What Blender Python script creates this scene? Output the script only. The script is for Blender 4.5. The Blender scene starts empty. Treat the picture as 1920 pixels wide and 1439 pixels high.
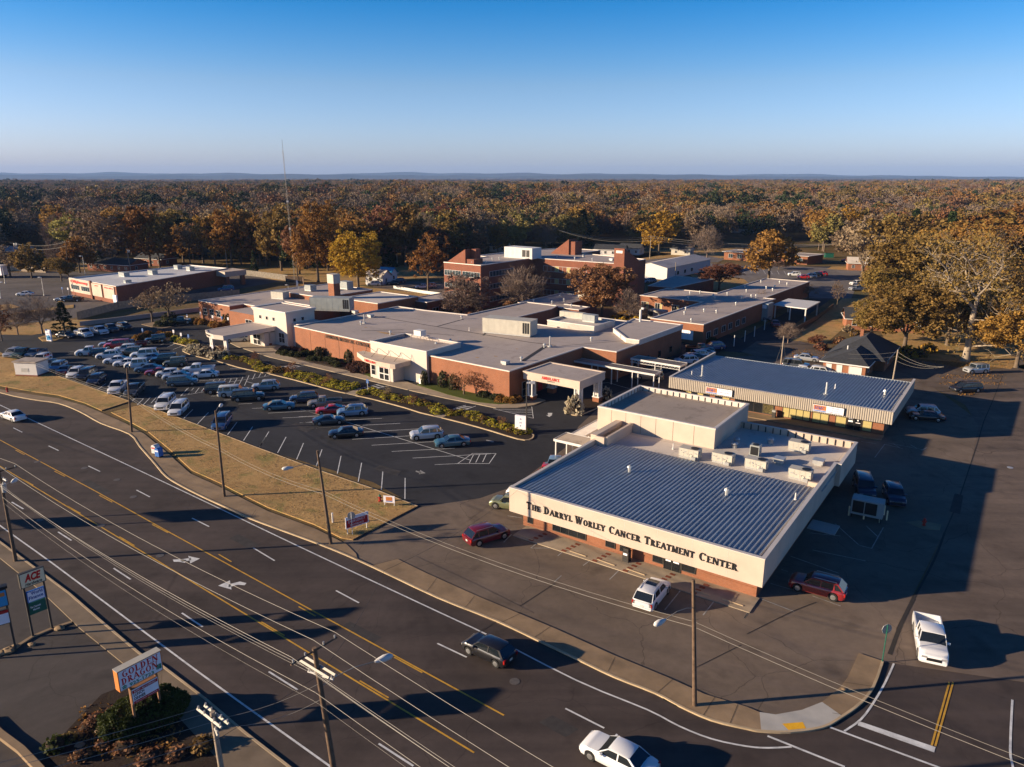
import bpy, math, random
from mathutils import Vector, Matrix
rad = math.radians
C = bpy.context.scene.collection
scene = bpy.context.scene

# ------------------------------------------------------------------ camera
CAM_H = 35.0; FPX = 1390.0; TH = math.atan(386.5 / FPX)
cd = bpy.data.cameras.new('camera'); cam = bpy.data.objects.new('camera', cd); C.objects.link(cam)
cam.location = (0, 0, CAM_H); cam.rotation_euler = (rad(90) - TH, 0, 0)
cd.sensor_width = 36; cd.lens = 36 * FPX / 1920; cd.clip_start = 1; cd.clip_end = 60000
scene.camera = cam
# ------------------------------------------------------------------ sky, sun, exposure
SUN_AZ, SUN_EL = 263.0, 13.0
W = bpy.data.worlds.new('World'); scene.world = W; W.use_nodes = True
nt = W.node_tree; nt.nodes.clear()
wo = nt.nodes.new('ShaderNodeOutputWorld'); bg = nt.nodes.new('ShaderNodeBackground')
sk = nt.nodes.new('ShaderNodeTexSky'); sk.sky_type = 'NISHITA'; sk.sun_disc = False
sk.sun_elevation = rad(SUN_EL); sk.sun_rotation = rad(SUN_AZ); sk.air_density = 1.0; sk.dust_density = 0.7; sk.ozone_density = 6.0; sk.air_density = 1.15
hs = nt.nodes.new('ShaderNodeHueSaturation'); hs.inputs['Saturation'].default_value = 1.15; hs.inputs['Value'].default_value = 1.0
nt.links.new(sk.outputs[0], hs.inputs['Color']); tn_ = nt.nodes.new('ShaderNodeMix'); tn_.data_type = 'RGBA'; tn_.blend_type = 'MULTIPLY'; tn_.inputs[0].default_value = 1.0
# sky tint: paler lower band, overhead dimmed to cut ambient (same for every ray)
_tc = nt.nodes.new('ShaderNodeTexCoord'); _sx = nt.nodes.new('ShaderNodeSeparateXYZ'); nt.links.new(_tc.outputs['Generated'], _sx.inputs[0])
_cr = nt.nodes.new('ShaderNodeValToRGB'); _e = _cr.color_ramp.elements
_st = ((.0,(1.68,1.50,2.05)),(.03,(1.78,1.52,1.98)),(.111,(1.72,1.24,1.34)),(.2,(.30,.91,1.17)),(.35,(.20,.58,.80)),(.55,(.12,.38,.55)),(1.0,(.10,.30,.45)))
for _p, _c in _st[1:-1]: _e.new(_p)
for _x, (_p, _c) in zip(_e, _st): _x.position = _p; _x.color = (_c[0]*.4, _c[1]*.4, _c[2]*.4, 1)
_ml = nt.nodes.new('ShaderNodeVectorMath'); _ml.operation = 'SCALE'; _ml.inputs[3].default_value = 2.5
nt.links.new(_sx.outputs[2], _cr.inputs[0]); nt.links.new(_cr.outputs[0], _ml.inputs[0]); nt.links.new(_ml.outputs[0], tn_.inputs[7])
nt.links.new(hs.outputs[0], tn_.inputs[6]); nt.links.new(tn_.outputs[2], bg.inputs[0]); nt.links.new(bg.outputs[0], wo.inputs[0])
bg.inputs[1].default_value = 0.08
sd = bpy.data.lights.new('sun', 'SUN'); sd.energy = 5.0; sd.angle = rad(0.5); sd.color = (1.0, 0.79, 0.55)
so = bpy.data.objects.new('sun', sd); C.objects.link(so)
_d = Vector((math.sin(rad(SUN_AZ)) * math.cos(rad(SUN_EL)), math.cos(rad(SUN_AZ)) * math.cos(rad(SUN_EL)), math.sin(rad(SUN_EL))))
so.rotation_euler = (-_d).to_track_quat('-Z', 'Y').to_euler()
scene.view_settings.view_transform = 'Standard'; scene.view_settings.look = 'None'
scene.view_settings.exposure = 1.1; scene.view_settings.gamma = 1.0
scene.cycles.max_bounces = 5; scene.cycles.diffuse_bounces = 2; scene.cycles.glossy_bounces = 2
scene.cycles.transmission_bounces = 2; scene.cycles.volume_bounces = 0; scene.cycles.transparent_max_bounces = 4

# ------------------------------------------------------------------ surveying: photograph pixel + known height -> real point on the site
def G(px, py, z=0.0):
    x = (px - 960) / FPX; y = -(py - 719.5) / FPX
    dy = math.cos(TH) + y * math.sin(TH); dz = -math.sin(TH) + y * math.cos(TH)
    t = (z - CAM_H) / dz
    return Vector((x * t, dy * t, z))
def proj(v):
    z = v.z - CAM_H
    f = v.y * math.cos(TH) - z * math.sin(TH); u = v.y * math.sin(TH) + z * math.cos(TH)
    return (960 + FPX * v.x / f, 719.5 - FPX * u / f)
class Frame:
    def __init__(s, o, az):
        s.o = Vector((o[0], o[1], 0)); s.rot = rad(90 - az)
        s.e1 = Vector((math.cos(s.rot), math.sin(s.rot), 0)); s.e2 = Vector((-math.sin(s.rot), math.cos(s.rot), 0))
    def w(s, a, b, z=0.0): return s.o + s.e1 * a + s.e2 * b + Vector((0, 0, z))
    def st(s, px, py, z=0.0):
        d = G(px, py, z) - s.o; return d.dot(s.e1), d.dot(s.e2)
FA = Frame((-0.2733, 70.360), 125.0)     # treatment centre and services building
FB = Frame((-0.426, 114.647), 127.3)     # medical centre and pharmacy
FW = Frame((0, 0), 90.0)

# ------------------------------------------------------------------ mesh helpers
class MB:
    def __init__(s): s.v = []; s.f = []; s.m = []
    def poly(s, pts, mi=0):
        n = len(s.v); s.v += [tuple(p) for p in pts]; s.f.append(tuple(range(n, n + len(pts)))); s.m.append(mi); return s
    def box(s, x0, y0, z0, x1, y1, z1, mi=0, bottom=True):
        n = len(s.v)
        s.v += [(x0,y0,z0),(x1,y0,z0),(x1,y1,z0),(x0,y1,z0),(x0,y0,z1),(x1,y0,z1),(x1,y1,z1),(x0,y1,z1)]
        F = [(4,5,6,7),(0,1,5,4),(1,2,6,5),(2,3,7,6),(3,0,4,7)] + ([(3,2,1,0)] if bottom else [])
        for f in F: s.f.append(tuple(n + i for i in f)); s.m.append(mi)
        return s
    def prism(s, pts, z0, z1, mi=0, top=True, bottom=False):
        k = len(pts); n = len(s.v)
        s.v += [(p[0], p[1], z0) for p in pts] + [(p[0], p[1], z1) for p in pts]
        for i in range(k):
            j = (i + 1) % k; s.f.append((n+i, n+j, n+k+j, n+k+i)); s.m.append(mi)
        if top: s.f.append(tuple(n + k + i for i in range(k))); s.m.append(mi)
        if bottom: s.f.append(tuple(n + k - 1 - i for i in range(k))); s.m.append(mi)
        return s
    def tube(s, path, r, n=6, mi=0, caps=True):
        path = [Vector(p) for p in path]; k = len(path)
        rs = r if isinstance(r, (list, tuple)) else [r] * k
        base = len(s.v)
        for i, p in enumerate(path):
            d = (path[min(i+1, k-1)] - path[max(i-1, 0)])
            if d.length < 1e-9: d = Vector((0,0,1))
            d.normalize(); a = Vector((0,0,1)) if abs(d.z) < .9 else Vector((1,0,0))
            u = d.cross(a).normalized(); w = d.cross(u)
            for j in range(n):
                t = 2 * math.pi * j / n; s.v.append(tuple(p + (u * math.cos(t) + w * math.sin(t)) * rs[i]))
        for i in range(k - 1):
            for j in range(n):
                a = base + i*n + j; b = base + i*n + (j+1) % n
                s.f.append((a, a + n, b + n, b)); s.m.append(mi)
        if caps:
            s.f.append(tuple(base + j for j in range(n))); s.m.append(mi)
            s.f.append(tuple(base + (k-1)*n + n-1-j for j in range(n))); s.m.append(mi)
        return s
    def cyl(s, x, y, z0, z1, r, n=12, r2=None, mi=0): return s.tube([(x,y,z0),(x,y,z1)], [r, r if r2 is None else r2], n, mi)
    def disc_x(s, x, y, z, r, h, n=16, mi=0): return s.tube([(x,y-h/2,z),(x,y+h/2,z)], r, n, mi)
    def blob(s, c, rx, ry, rz, seed=0, amp=.12, nu=12, nv=8, mi=0):
        rnd = random.Random(seed); n = len(s.v)
        ph = [rnd.uniform(0, 6.28) for _ in range(6)]
        for i in range(nv + 1):
            th = math.pi * i / nv
            for j in range(nu):
                a = 2 * math.pi * j / nu
                d = 1 + amp * (math.sin(3*a + ph[0]) * math.sin(2*th + ph[1]) + .7*math.sin(5*a + ph[2]) * math.sin(4*th+ph[3])) + rnd.uniform(-amp, amp) * .5
                s.v.append((c[0] + rx*d*math.sin(th)*math.cos(a), c[1] + ry*d*math.sin(th)*math.sin(a), c[2] + rz*d*math.cos(th)))
        for i in range(nv):
            for j in range(nu):
                a = n + i*nu + j; b = n + i*nu + (j+1) % nu
                s.f.append((a, a+nu, b+nu, b)); s.m.append(mi)
        return s
    def mesh(s, name, mats, off=(0,0,0), smooth=None):
        me = bpy.data.meshes.new(name)
        if off != (0,0,0): v = [(a-off[0], b-off[1], c-off[2]) for a,b,c in s.v]
        else: v = s.v
        me.from_pydata(v, [], s.f)
        for m in (mats if isinstance(mats, (list, tuple)) else [mats]): me.materials.append(m)
        if any(s.m): me.polygons.foreach_set('material_index', s.m)
        if smooth is not None:
            me.polygons.foreach_set('use_smooth', [True] * len(me.polygons)); me.set_sharp_from_angle(angle=rad(smooth))
        me.update(); return me

QUEUE = []       # (object, base label, reference point) - ordinals are added at the end where labels coincide
def link(name, me, parent=None, loc=None, rotz=None):
    o = bpy.data.objects.new(name, me); C.objects.link(o)
    if parent: o.parent = parent
    if loc is not None: o.location = loc
    if rotz is not None: o.rotation_euler = (0, 0, rotz)
    return o
def tag(o, label=None, cat=None, group=None, kind=None):
    if label: o['label'] = label; QUEUE.append(o)
    if cat: o['category'] = cat
    if group: o['group'] = group
    if kind: o['kind'] = kind
    return o
def thing(name, label, cat, loc, rotz=0, group=None):
    return tag(link(name, None, None, loc, rotz), label, cat, group)
def part(name, mb, m, parent, smooth=None, off=(0,0,0)):
    return link(name, mb.mesh(name, m, off, smooth), parent)

class Building:
    """an Empty at (s,t) of a site frame; parts are written in frame coordinates"""
    def __init__(s, name, label, cat, fr, s0, t0, group=None):
        s.fr = fr; s.off = (s0, t0, 0); s.root = thing(name, label, cat, fr.w(s0, t0), fr.rot, group)
    def part(s, name, mb, m, parent=None, smooth=None): return part(name, mb, m, parent or s.root, smooth, s.off)

# ------------------------------------------------------------------ materials
MATS = {}
def node_mat(name):
    m = bpy.data.materials.new(name); m.use_nodes = True; n = m.node_tree.nodes; n.clear()
    o = n.new('ShaderNodeOutputMaterial'); b = n.new('ShaderNodeBsdfPrincipled')
    m.node_tree.links.new(b.outputs[0], o.inputs[0]); MATS[name] = m
    return m, n, m.node_tree.links, b, o
def noise(n, l, vec, scale, detail=4, rough=.55, dist=0):
    t = n.new('ShaderNodeTexNoise'); t.inputs['Scale'].default_value = scale; t.inputs['Detail'].default_value = detail
    t.inputs['Roughness'].default_value = rough; t.inputs['Distortion'].default_value = dist
    l.new(vec, t.inputs['Vector']); return t.outputs[0]
def ramp(n, l, f, stops):
    r = n.new('ShaderNodeValToRGB'); e = r.color_ramp.elements
    while len(e) < len(stops): e.new(.5)
    for x, (p, c) in zip(e, stops): x.position = p; x.color = (*c, 1) if len(c) == 3 else c
    l.new(f, r.inputs[0]); return r.outputs[0]
def mix(n, l, f, a, b, mode='MIX'):
    m = n.new('ShaderNodeMix'); m.data_type = 'RGBA'; m.blend_type = mode
    for s, x in ((m.inputs[0], f), (m.inputs[6], a), (m.inputs[7], b)):
        if isinstance(x, (int, float)): s.default_value = x
        elif isinstance(x, tuple): s.default_value = (*x, 1)
        else: l.new(x, s)
    return m.outputs[2]
def mul(c, k): return tuple(min(1, x * k) for x in c)
def coords(n, which='Object'): return n.new('ShaderNodeTexCoord').outputs[which]
def worldpos(n): return n.new('ShaderNodeNewGeometry').outputs['Position']
def M(name, col, rough=.8, var=.15, scale=1.0, metal=0.0, spec=.3, bump=0.0, emit=None, coat=0.0):
    m, n, l, b, o = node_mat(name)
    b.inputs['Roughness'].default_value = rough; b.inputs['Metallic'].default_value = metal
    b.inputs['Specular IOR Level'].default_value = spec; b.inputs['Coat Weight'].default_value = coat; b.inputs['Coat Roughness'].default_value = .06
    v = coords(n)
    if var > 0:
        f = noise(n, l, v, scale, 5, .6)
        l.new(ramp(n, l, f, [(.3, mul(col, 1 - var)), (.7, mul(col, 1 + var))]), b.inputs['Base Color'])
        if bump: 
            bp = n.new('ShaderNodeBump'); bp.inputs['Strength'].default_value = bump; bp.inputs['Distance'].default_value = .02
            l.new(noise(n, l, v, scale * 12, 3), bp.inputs['Height']); l.new(bp.outputs[0], b.inputs['Normal'])
    else: b.inputs['Base Color'].default_value = (*col, 1)
    if emit: b.inputs['Emission Color'].default_value = (*emit, 1); b.inputs['Emission Strength'].default_value = 1
    return m
def brick_mat(name, c1, c2, mortar, sc=1.0):
    m, n, l, b, o = node_mat(name); v = coords(n)
    sp = n.new('ShaderNodeSeparateXYZ'); l.new(v, sp.inputs[0])
    ad = n.new('ShaderNodeMath'); l.new(sp.outputs[0], ad.inputs[0]); l.new(sp.outputs[1], ad.inputs[1])
    cb = n.new('ShaderNodeCombineXYZ'); l.new(ad.outputs[0], cb.inputs[0]); l.new(sp.outputs[2], cb.inputs[1])
    t = n.new('ShaderNodeTexBrick'); l.new(cb.outputs[0], t.inputs['Vector'])
    t.inputs['Scale'].default_value = 1.0; t.inputs['Brick Width'].default_value = .24 * sc; t.inputs['Row Height'].default_value = .08 * sc
    t.inputs['Mortar Size'].default_value = .008 * sc; t.inputs['Color1'].default_value = (*c1, 1); t.inputs['Color2'].default_value = (*c2, 1); t.inputs['Mortar'].default_value = (*mortar, 1)
    f = noise(n, l, v, .35, 5, .65)
    l.new(mix(n, l, .75, t.outputs[0], ramp(n, l, f, [(.25, (.72,.72,.74)), (.75, (1.15,1.12,1.1))]), 'MULTIPLY'), b.inputs['Base Color'])
    b.inputs['Roughness'].default_value = .85; b.inputs['Specular IOR Level'].default_value = .2
    return m
def asphalt_mat(name, col, crack=0.5, streak_az=None):
    m, n, l, b, o = node_mat(name); v = worldpos(n)
    f1 = noise(n, l, v, .06, 6, .65, 1.6); f2 = noise(n, l, v, 1.3, 6, .7)
    c = ramp(n, l, f1, [(.3, mul(col, .72)), (.5, col), (.7, mul(col, 1.3))])
    c = mix(n, l, .6, c, ramp(n, l, f2, [(.3, (.82,.82,.82)), (.7, (1.15,1.15,1.15))]), 'MULTIPLY')
    if crack:
        vo = n.new('ShaderNodeTexVoronoi'); vo.feature = 'DISTANCE_TO_EDGE'; vo.inputs['Scale'].default_value = .11
        wv = n.new('ShaderNodeVectorMath'); wv.operation = 'MULTIPLY_ADD'; wv.inputs[1].default_value = (2.5, 2.5, 0)
        tn = n.new('ShaderNodeTexNoise'); tn.inputs['Scale'].default_value = .3; tn.inputs['Detail'].default_value = 4; l.new(v, tn.inputs['Vector'])
        l.new(tn.outputs[1], wv.inputs[0]); l.new(v, wv.inputs[2]); l.new(wv.outputs[0], vo.inputs['Vector'])
        k = ramp(n, l, vo.outputs[0], [(.0, (1 - crack,) * 3), (.0035, (1,1,1))])
        c = mix(n, l, 1.0, c, k, 'MULTIPLY')
    # oil stains and patches
    f3 = noise(n, l, v, .35, 3, .5)
    c = mix(n, l, .55, c, ramp(n, l, f3, [(.30, (.55,.55,.55)), (.42, (1,1,1))]), 'MULTIPLY')
    if streak_az is not None:
        mp = n.new('ShaderNodeMapping'); mp.vector_type = 'POINT'; mp.inputs['Rotation'].default_value = (0, 0, -rad(90 - streak_az))
        mp.inputs['Scale'].default_value = (.012, .55, 1); l.new(v, mp.inputs['Vector'])
        f4 = noise(n, l, mp.outputs[0], 1.0, 3, .5)
        c = mix(n, l, .8, c, ramp(n, l, f4, [(.35, (.78,.78,.79)), (.65, (1.15,1.12,1.1))]), 'MULTIPLY')
    l.new(c, b.inputs['Base Color']); b.inputs['Roughness'].default_value = .9; b.inputs['Specular IOR Level'].default_value = .2
    bp = n.new('ShaderNodeBump'); bp.inputs['Strength'].default_value = .3; bp.inputs['Distance'].default_value = .01
    l.new(noise(n, l, v, 20, 3), bp.inputs['Height']); l.new(bp.outputs[0], b.inputs['Normal'])
    return m
def ground_mat(name, a, bcol, green, dark, gs=.05, rough=.95):
    m, n, l, b, o = node_mat(name); v = worldpos(n)
    f1 = noise(n, l, v, gs, 6, .65); f2 = noise(n, l, v, gs * 12, 6, .7); f3 = noise(n, l, v, gs * 2.7, 5, .6, .5)
    c = ramp(n, l, f1, [(.3, a), (.7, bcol)])
    c = mix(n, l, ramp(n, l, f3, [(.52, (0,0,0)), (.64, (.8,.8,.8))]), c, green)
    c = mix(n, l, ramp(n, l, f2, [(.45, (.0,.0,.0)), (.75, (.7,.7,.7))]), c, dark)
    f5 = noise(n, l, v, gs * 60, 4, .7)
    c = mix(n, l, .7, c, ramp(n, l, f5, [(.3, (.6,.6,.6)), (.7, (1.3,1.3,1.3))]), 'MULTIPLY')
    l.new(c, b.inputs['Base Color']); b.inputs['Roughness'].default_value = rough; b.inputs['Specular IOR Level'].default_value = .1
    bp = n.new('ShaderNodeBump'); bp.inputs['Strength'].default_value = .6; bp.inputs['Distance'].default_value = .06
    l.new(noise(n, l, v, 6, 5, .7), bp.inputs['Height']); l.new(bp.outputs[0], b.inputs['Normal'])
    return m
def leaf_mat(name, cols, trans=.25, hue=.012, speck=.8, sc=.45):
    m, n, l, b, o = node_mat(name)
    oi = n.new('ShaderNodeObjectInfo'); v = coords(n)
    stops = [(i / max(1, len(cols) - 1), c) for i, c in enumerate(cols)]
    f = noise(n, l, v, sc, 3, .6)
    ad = n.new('ShaderNodeMath'); ad.operation = 'MULTIPLY_ADD'; ad.inputs[1].default_value = 1.5; ad.inputs[2].default_value = -.25; l.new(f, ad.inputs[0])
    c = ramp(n, l, ad.outputs[0], stops)
    f2 = noise(n, l, v, 2.5, 2, .6)
    c = mix(n, l, speck, c, ramp(n, l, f2, [(.3, (.6,.6,.6)), (.7, (1.4,1.4,1.4))]), 'MULTIPLY')
    h = n.new('ShaderNodeHueSaturation'); l.new(c, h.inputs['Color'])
    mr = n.new('ShaderNodeMapRange'); l.new(oi.outputs['Random'], mr.inputs[0]); mr.inputs[3].default_value = .5 - hue; mr.inputs[4].default_value = .5 + hue; l.new(mr.outputs[0], h.inputs['Hue'])
    mr2 = n.new('ShaderNodeMapRange'); l.new(oi.outputs['Random'], mr2.inputs[0]); mr2.inputs[3].default_value = .75; mr2.inputs[4].default_value = 1.25; l.new(mr2.outputs[0], h.inputs['Value'])
    l.new(h.outputs[0], b.inputs['Base Color']); b.inputs['Roughness'].default_value = .7; b.inputs['Specular IOR Level'].default_value = .15
    if trans:
        tr = n.new('ShaderNodeBsdfTranslucent'); l.new(h.outputs[0], tr.inputs[0])
        ms = n.new('ShaderNodeMixShader'); ms.inputs[0].default_value = trans
        l.new(b.outputs[0], ms.inputs[1]); l.new(tr.outputs[0], ms.inputs[2]); l.new(ms.outputs[0], o.inputs[0])
    return m

m_road = asphalt_mat('road_asphalt', (.068,.053,.047), .25, 127)
m_lot = asphalt_mat('dark_lot_asphalt', (.034,.034,.038), .15)
m_lot2 = asphalt_mat('worn_lot_asphalt', (.160,.122,.092), .45)
m_near = asphalt_mat('near_forecourt_asphalt', (.075,.064,.058), .3)  # darker paving tone, with some corner vignette put into the colour
m_side = asphalt_mat('side_street_asphalt', (.138,.106,.084), .5, 37)
m_phlot = asphalt_mat('pharmacy_lot_asphalt', (.115,.098,.088), .3)
m_farlot = asphalt_mat('far_lot_asphalt', (.17,.15,.14), .3)
m_ground = ground_mat('leaf_litter_ground', (.15,.10,.045), (.21,.14,.06), (.10,.10,.035), (.07,.045,.025), .03)
m_grass = ground_mat('dry_lawn', (.40,.24,.095), (.50,.32,.13), (.24,.21,.07), (.24,.14,.06), .12)
m_green = ground_mat('green_lawn', (.07,.10,.02), (.10,.12,.03), (.05,.08,.015), (.12,.09,.03), .4)
m_mulch = ground_mat('dark_mulch', (.04,.028,.022), (.055,.038,.028), (.05,.04,.025), (.02,.015,.012), .5)
m_conc = M('concrete_walk', (.34,.27,.19), .9, .2, .5, bump=.2)
m_conc_old = M('old_concrete', (.26,.18,.105), .9, .28, .35, bump=.3)
m_conc_near = M('vignette_dimmed_concrete', (.18,.135,.09), .9, .28, .35, bump=.3)  # old concrete, lens vignette darkening painted into its base colour
m_conc_new = M('new_concrete', (.42,.40,.36), .85, .12, .6)
m_kerb = M('kerb_concrete', (.45,.34,.21), .9, .2, .6)
m_white = M('road_paint_white', (.62,.62,.60), .7, .25, 1.5)
m_faded = M('faded_paint_white', (.30,.29,.27), .8, .35, 1.8)
m_yellow = M('road_paint_yellow', (.55,.30,.035), .7, .25, 1.5)
m_tactile = M('tactile_yellow', (.80,.42,.02), .7, .1, 2)
m_dark = M('dark_crack_seal', (.035,.03,.027), .9, .1, 1)
m_brick = brick_mat('red_brick', (.26,.085,.045), (.20,.065,.035), (.22,.13,.10))
m_brick2 = brick_mat('orange_brick', (.31,.115,.055), (.25,.09,.042), (.26,.16,.11))
m_cream = M('cream_stucco', (.52,.42,.335), .85, .09, .4)
m_cream2 = M('pale_stucco', (.57,.49,.42), .85, .05, .4)
def memb_mat(name, col, dirt):
    m, n, l, b, o = node_mat(name); v = coords(n)
    c = ramp(n, l, noise(n, l, v, .07, 5, .6, .6), [(.3, mul(col, .86)), (.55, col), (.75, mul(col, 1.08))])
    c = mix(n, l, dirt, c, ramp(n, l, noise(n, l, v, .42, 6, .7, 1.2), [(.30, (.62,.60,.58)), (.46, (1,1,1)), (.7, (1.05,1.04,1.02))]), 'MULTIPLY')
    mp = n.new('ShaderNodeMapping'); mp.inputs['Scale'].default_value = (1/3.0, 1/12.0, 1); l.new(v, mp.inputs['Vector'])   # laid in rolls: faint laps
    bt = n.new('ShaderNodeTexBrick'); bt.inputs['Scale'].default_value = 1; bt.inputs['Mortar Size'].default_value = .012; bt.inputs['Brick Width'].default_value = 1; bt.inputs['Row Height'].default_value = 1
    bt.inputs['Color1'].default_value = (1,1,1,1); bt.inputs['Color2'].default_value = (.94,.94,.94,1); bt.inputs['Mortar'].default_value = (.8,.8,.8,1); l.new(mp.outputs[0], bt.inputs['Vector'])
    c = mix(n, l, .8, c, bt.outputs[0], 'MULTIPLY')
    c = mix(n, l, .5, c, ramp(n, l, noise(n, l, v, 5, 4, .7), [(.3, (.9,.9,.9)), (.7, (1.08,1.08,1.08))]), 'MULTIPLY')
    l.new(c, b.inputs['Base Color']); b.inputs['Roughness'].default_value = .8; b.inputs['Specular IOR Level'].default_value = .25; return m
m_memb = memb_mat('grey_roof_membrane', (.43,.365,.325), .55)
m_memb_w = memb_mat('white_roof_membrane', (.62,.55,.48), .75)
m_memb_d = memb_mat('stained_roof_membrane', (.36,.30,.25), 1.0)
m_memb_p = memb_mat('pharmacy_roof_membrane', (.60,.60,.60), .5)
m_post = M('brown_sign_post', (.24,.12,.06), .7, .15, 2)
m_cover = M('utility_cover_iron', (.10,.09,.085), .7, .2, 3)
m_seam = M('black_seam_tape', (.035,.032,.03), .7, .2, 1)
m_coping = M('pale_metal_coping', (.62,.56,.50), .5, .06, 1, metal=.2)
m_roofmetal = M('ribbed_roof_metal', (.35,.38,.40), .5, .10, .5, metal=.15, spec=.4)
m_fascia_rib = M('corrugated_fascia', (.38,.33,.27), .6, .06, 1)
m_glass = M('dark_glass', (.012,.014,.017), .08, 0, spec=.6)
m_glass_blue = M('tinted_glass', (.03,.05,.06), .08, 0, spec=.6)
m_blind = M('drawn_blinds', (.44,.36,.15), .5, .06, 2)
m_frame_w = M('white_frame', (.62,.60,.57), .6, .04, 2)
m_frame_d = M('bronze_frame', (.05,.045,.04), .5, .05, 2)
m_hvac = M('beige_hvac_metal', (.46,.43,.36), .55, .1, .8)
m_hvac_g = M('grey_hvac_metal', (.30,.32,.31), .5, .12, .8)
m_galv = M('galvanised_metal', (.50,.50,.48), .4, .1, 2, metal=.5)
m_wood = M('weathered_pole_wood', (.13,.085,.055), .9, .3, 3)
m_wood_l = M('pale_pole_wood', (.30,.24,.18), .9, .25, 3)
m_fence_w = M('grey_fence_wood', (.22,.19,.15), .9, .3, 1.5)
m_black = M('black_plastic', (.015,.015,.016), .5, 0)
m_rubber = M('tyre_rubber', (.018,.018,.018), .85, 0)
m_rim = M('alloy_rim', (.5,.5,.5), .3, 0, metal=.8)
m_carglass = M('car_glass', (.012,.016,.02), .05, 0, spec=.8)
m_head = M('headlight_lens', (.30,.30,.31), .1, 0, spec=.6)
m_tail = M('tail_light_lens', (.35,.012,.01), .2, 0, spec=.6)
m_plate = M('number_plate', (.6,.6,.55), .5, 0)
m_text_k = M('black_lettering', (.02,.018,.016), .5, 0)
m_text_r = M('red_lettering', (.60,.012,.008), .5, 0)
m_text_g = M('green_lettering', (.02,.22,.12), .5, 0)
m_text_b = M('blue_lettering', (.03,.06,.25), .5, 0)
m_text_w = M('white_lettering', (.75,.75,.75), .5, 0)
m_sign_w = M('white_sign_face', (.85,.82,.85), .5, .04, 2)
m_sign_c = M('cream_sign_face', (.88,.72,.45), .5, .04, 2)
m_orange = M('orange_sign', (.55,.19,.05), .5, .04, 2)
m_blue = M('blue_sign', (.04,.14,.42), .5, .04, 2)
m_blue2 = M('sky_blue_sign', (.04,.30,.55), .5, .1, 2)
m_red = M('red_paint', (.45,.02,.02), .5, .05, 2)
m_greenp = M('green_sign', (.015,.11,.075), .5, .05, 2)
m_shingle = M('dark_shingle', (.045,.047,.052), .85, .25, 2.5)
m_wire = M('wire_aluminium', (.25,.23,.20), .6, 0, metal=0)
m_wire_k = M('wire_black', (.03,.028,.026), .6, 0)
m_bark = M('brown_bark', (.13,.095,.065), .95, .3, 2)
m_bark_w = M('pale_bark', (.31,.25,.185), .95, .25, 1.2)
m_bark_g = M('grey_bark', (.24,.19,.15), .95, .25, 2)
m_hydr = M('hydrant_red', (.40,.03,.02), .5, .05, 3)
LEAF = {
 'orange': leaf_mat('orange_brown_leaves', [(.13,.065,.02), (.28,.145,.035), (.38,.20,.05)]),
 'russet': leaf_mat('russet_leaves', [(.11,.05,.028), (.22,.10,.05), (.31,.16,.08)]),
 'gold': leaf_mat('golden_leaves', [(.20,.11,.015), (.38,.22,.025), (.46,.29,.04)]),
 'olive': leaf_mat('olive_leaves', [(.095,.065,.022), (.205,.13,.036), (.30,.185,.05)]),
 'yellowgreen': leaf_mat('yellow_green_leaves', [(.16,.13,.04), (.28,.23,.07), (.36,.30,.10)]),
 'tan': leaf_mat('tan_leaves', [(.15,.105,.065), (.25,.18,.11), (.34,.25,.155)]),
 'evergreen': leaf_mat('dark_evergreen_leaves', [(.012,.02,.008), (.03,.045,.014), (.06,.075,.02)]),
 'greyplum': leaf_mat('grey_plum_leaves', [(.10,.065,.052), (.17,.115,.09), (.24,.165,.12)]),
 'flower': leaf_mat('yellow_green_shrub_leaves', [(.10,.11,.015), (.36,.30,.03), (.58,.44,.05)]),
 'plume': leaf_mat('pale_plume_grass', [(.22,.18,.12), (.40,.34,.24), (.52,.46,.36)]),
 'darkshrub': leaf_mat('dark_shrub_leaves', [(.025,.03,.012), (.05,.055,.02), (.08,.08,.03)]),
 'plumshrub': leaf_mat('plum_brown_shrub_leaves', [(.05,.025,.02), (.09,.045,.035), (.13,.07,.05)]),
}
m_forest = leaf_mat('mixed_forest_leaves', [(.07,.045,.028), (.13,.08,.045), (.20,.12,.055)], 0, .055)
m_twig = M('bare_twigs', (.20,.145,.11), .95, .25, 1)
# ------------------------------------------------------------------ ground, roads, kerbs, markings (the setting)
def sheet(name, pts, z, m, label=None):
    mb = MB(); mb.poly([(p[0], p[1], z) for p in pts]); o = link(name, mb.mesh(name, m)); o['kind'] = 'structure'
    # make sure the face looks up
    me = o.data
    if me.polygons[0].normal.z < 0: me.flip_normals()
    return o
def px(*pts): return [G(a, b) for a, b in pts]
def slab(name, pts, z1, m, z0=-.05):
    pts = [(p[0], p[1]) for p in pts]
    ar = sum(pts[i][0]*pts[(i+1)%len(pts)][1] - pts[(i+1)%len(pts)][0]*pts[i][1] for i in range(len(pts)))
    if ar < 0: pts = pts[::-1]
    mb = MB().prism(pts, z0, z1); o = link(name, mb.mesh(name, m)); o['kind'] = 'structure'; return o
def offset_line(pts, w):
    out = []
    for i, p in enumerate(pts):
        a = pts[max(0, i-1)]; b = pts[min(len(pts)-1, i+1)]
        d = Vector((b[0]-a[0], b[1]-a[1], 0)); 
        if d.length < 1e-6: d = Vector((1,0,0))
        d.normalize(); out.append(Vector((p[0] - d.y*w, p[1] + d.x*w, 0)))
    return out
def ribbon(mb, pts, w, z, mi=0):
    L = offset_line(pts, w/2); R = offset_line(pts, -w/2)
    for i in range(len(pts)-1):
        mb.poly([(R[i].x,R[i].y,z),(R[i+1].x,R[i+1].y,z),(L[i+1].x,L[i+1].y,z),(L[i].x,L[i].y,z)], mi)
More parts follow.
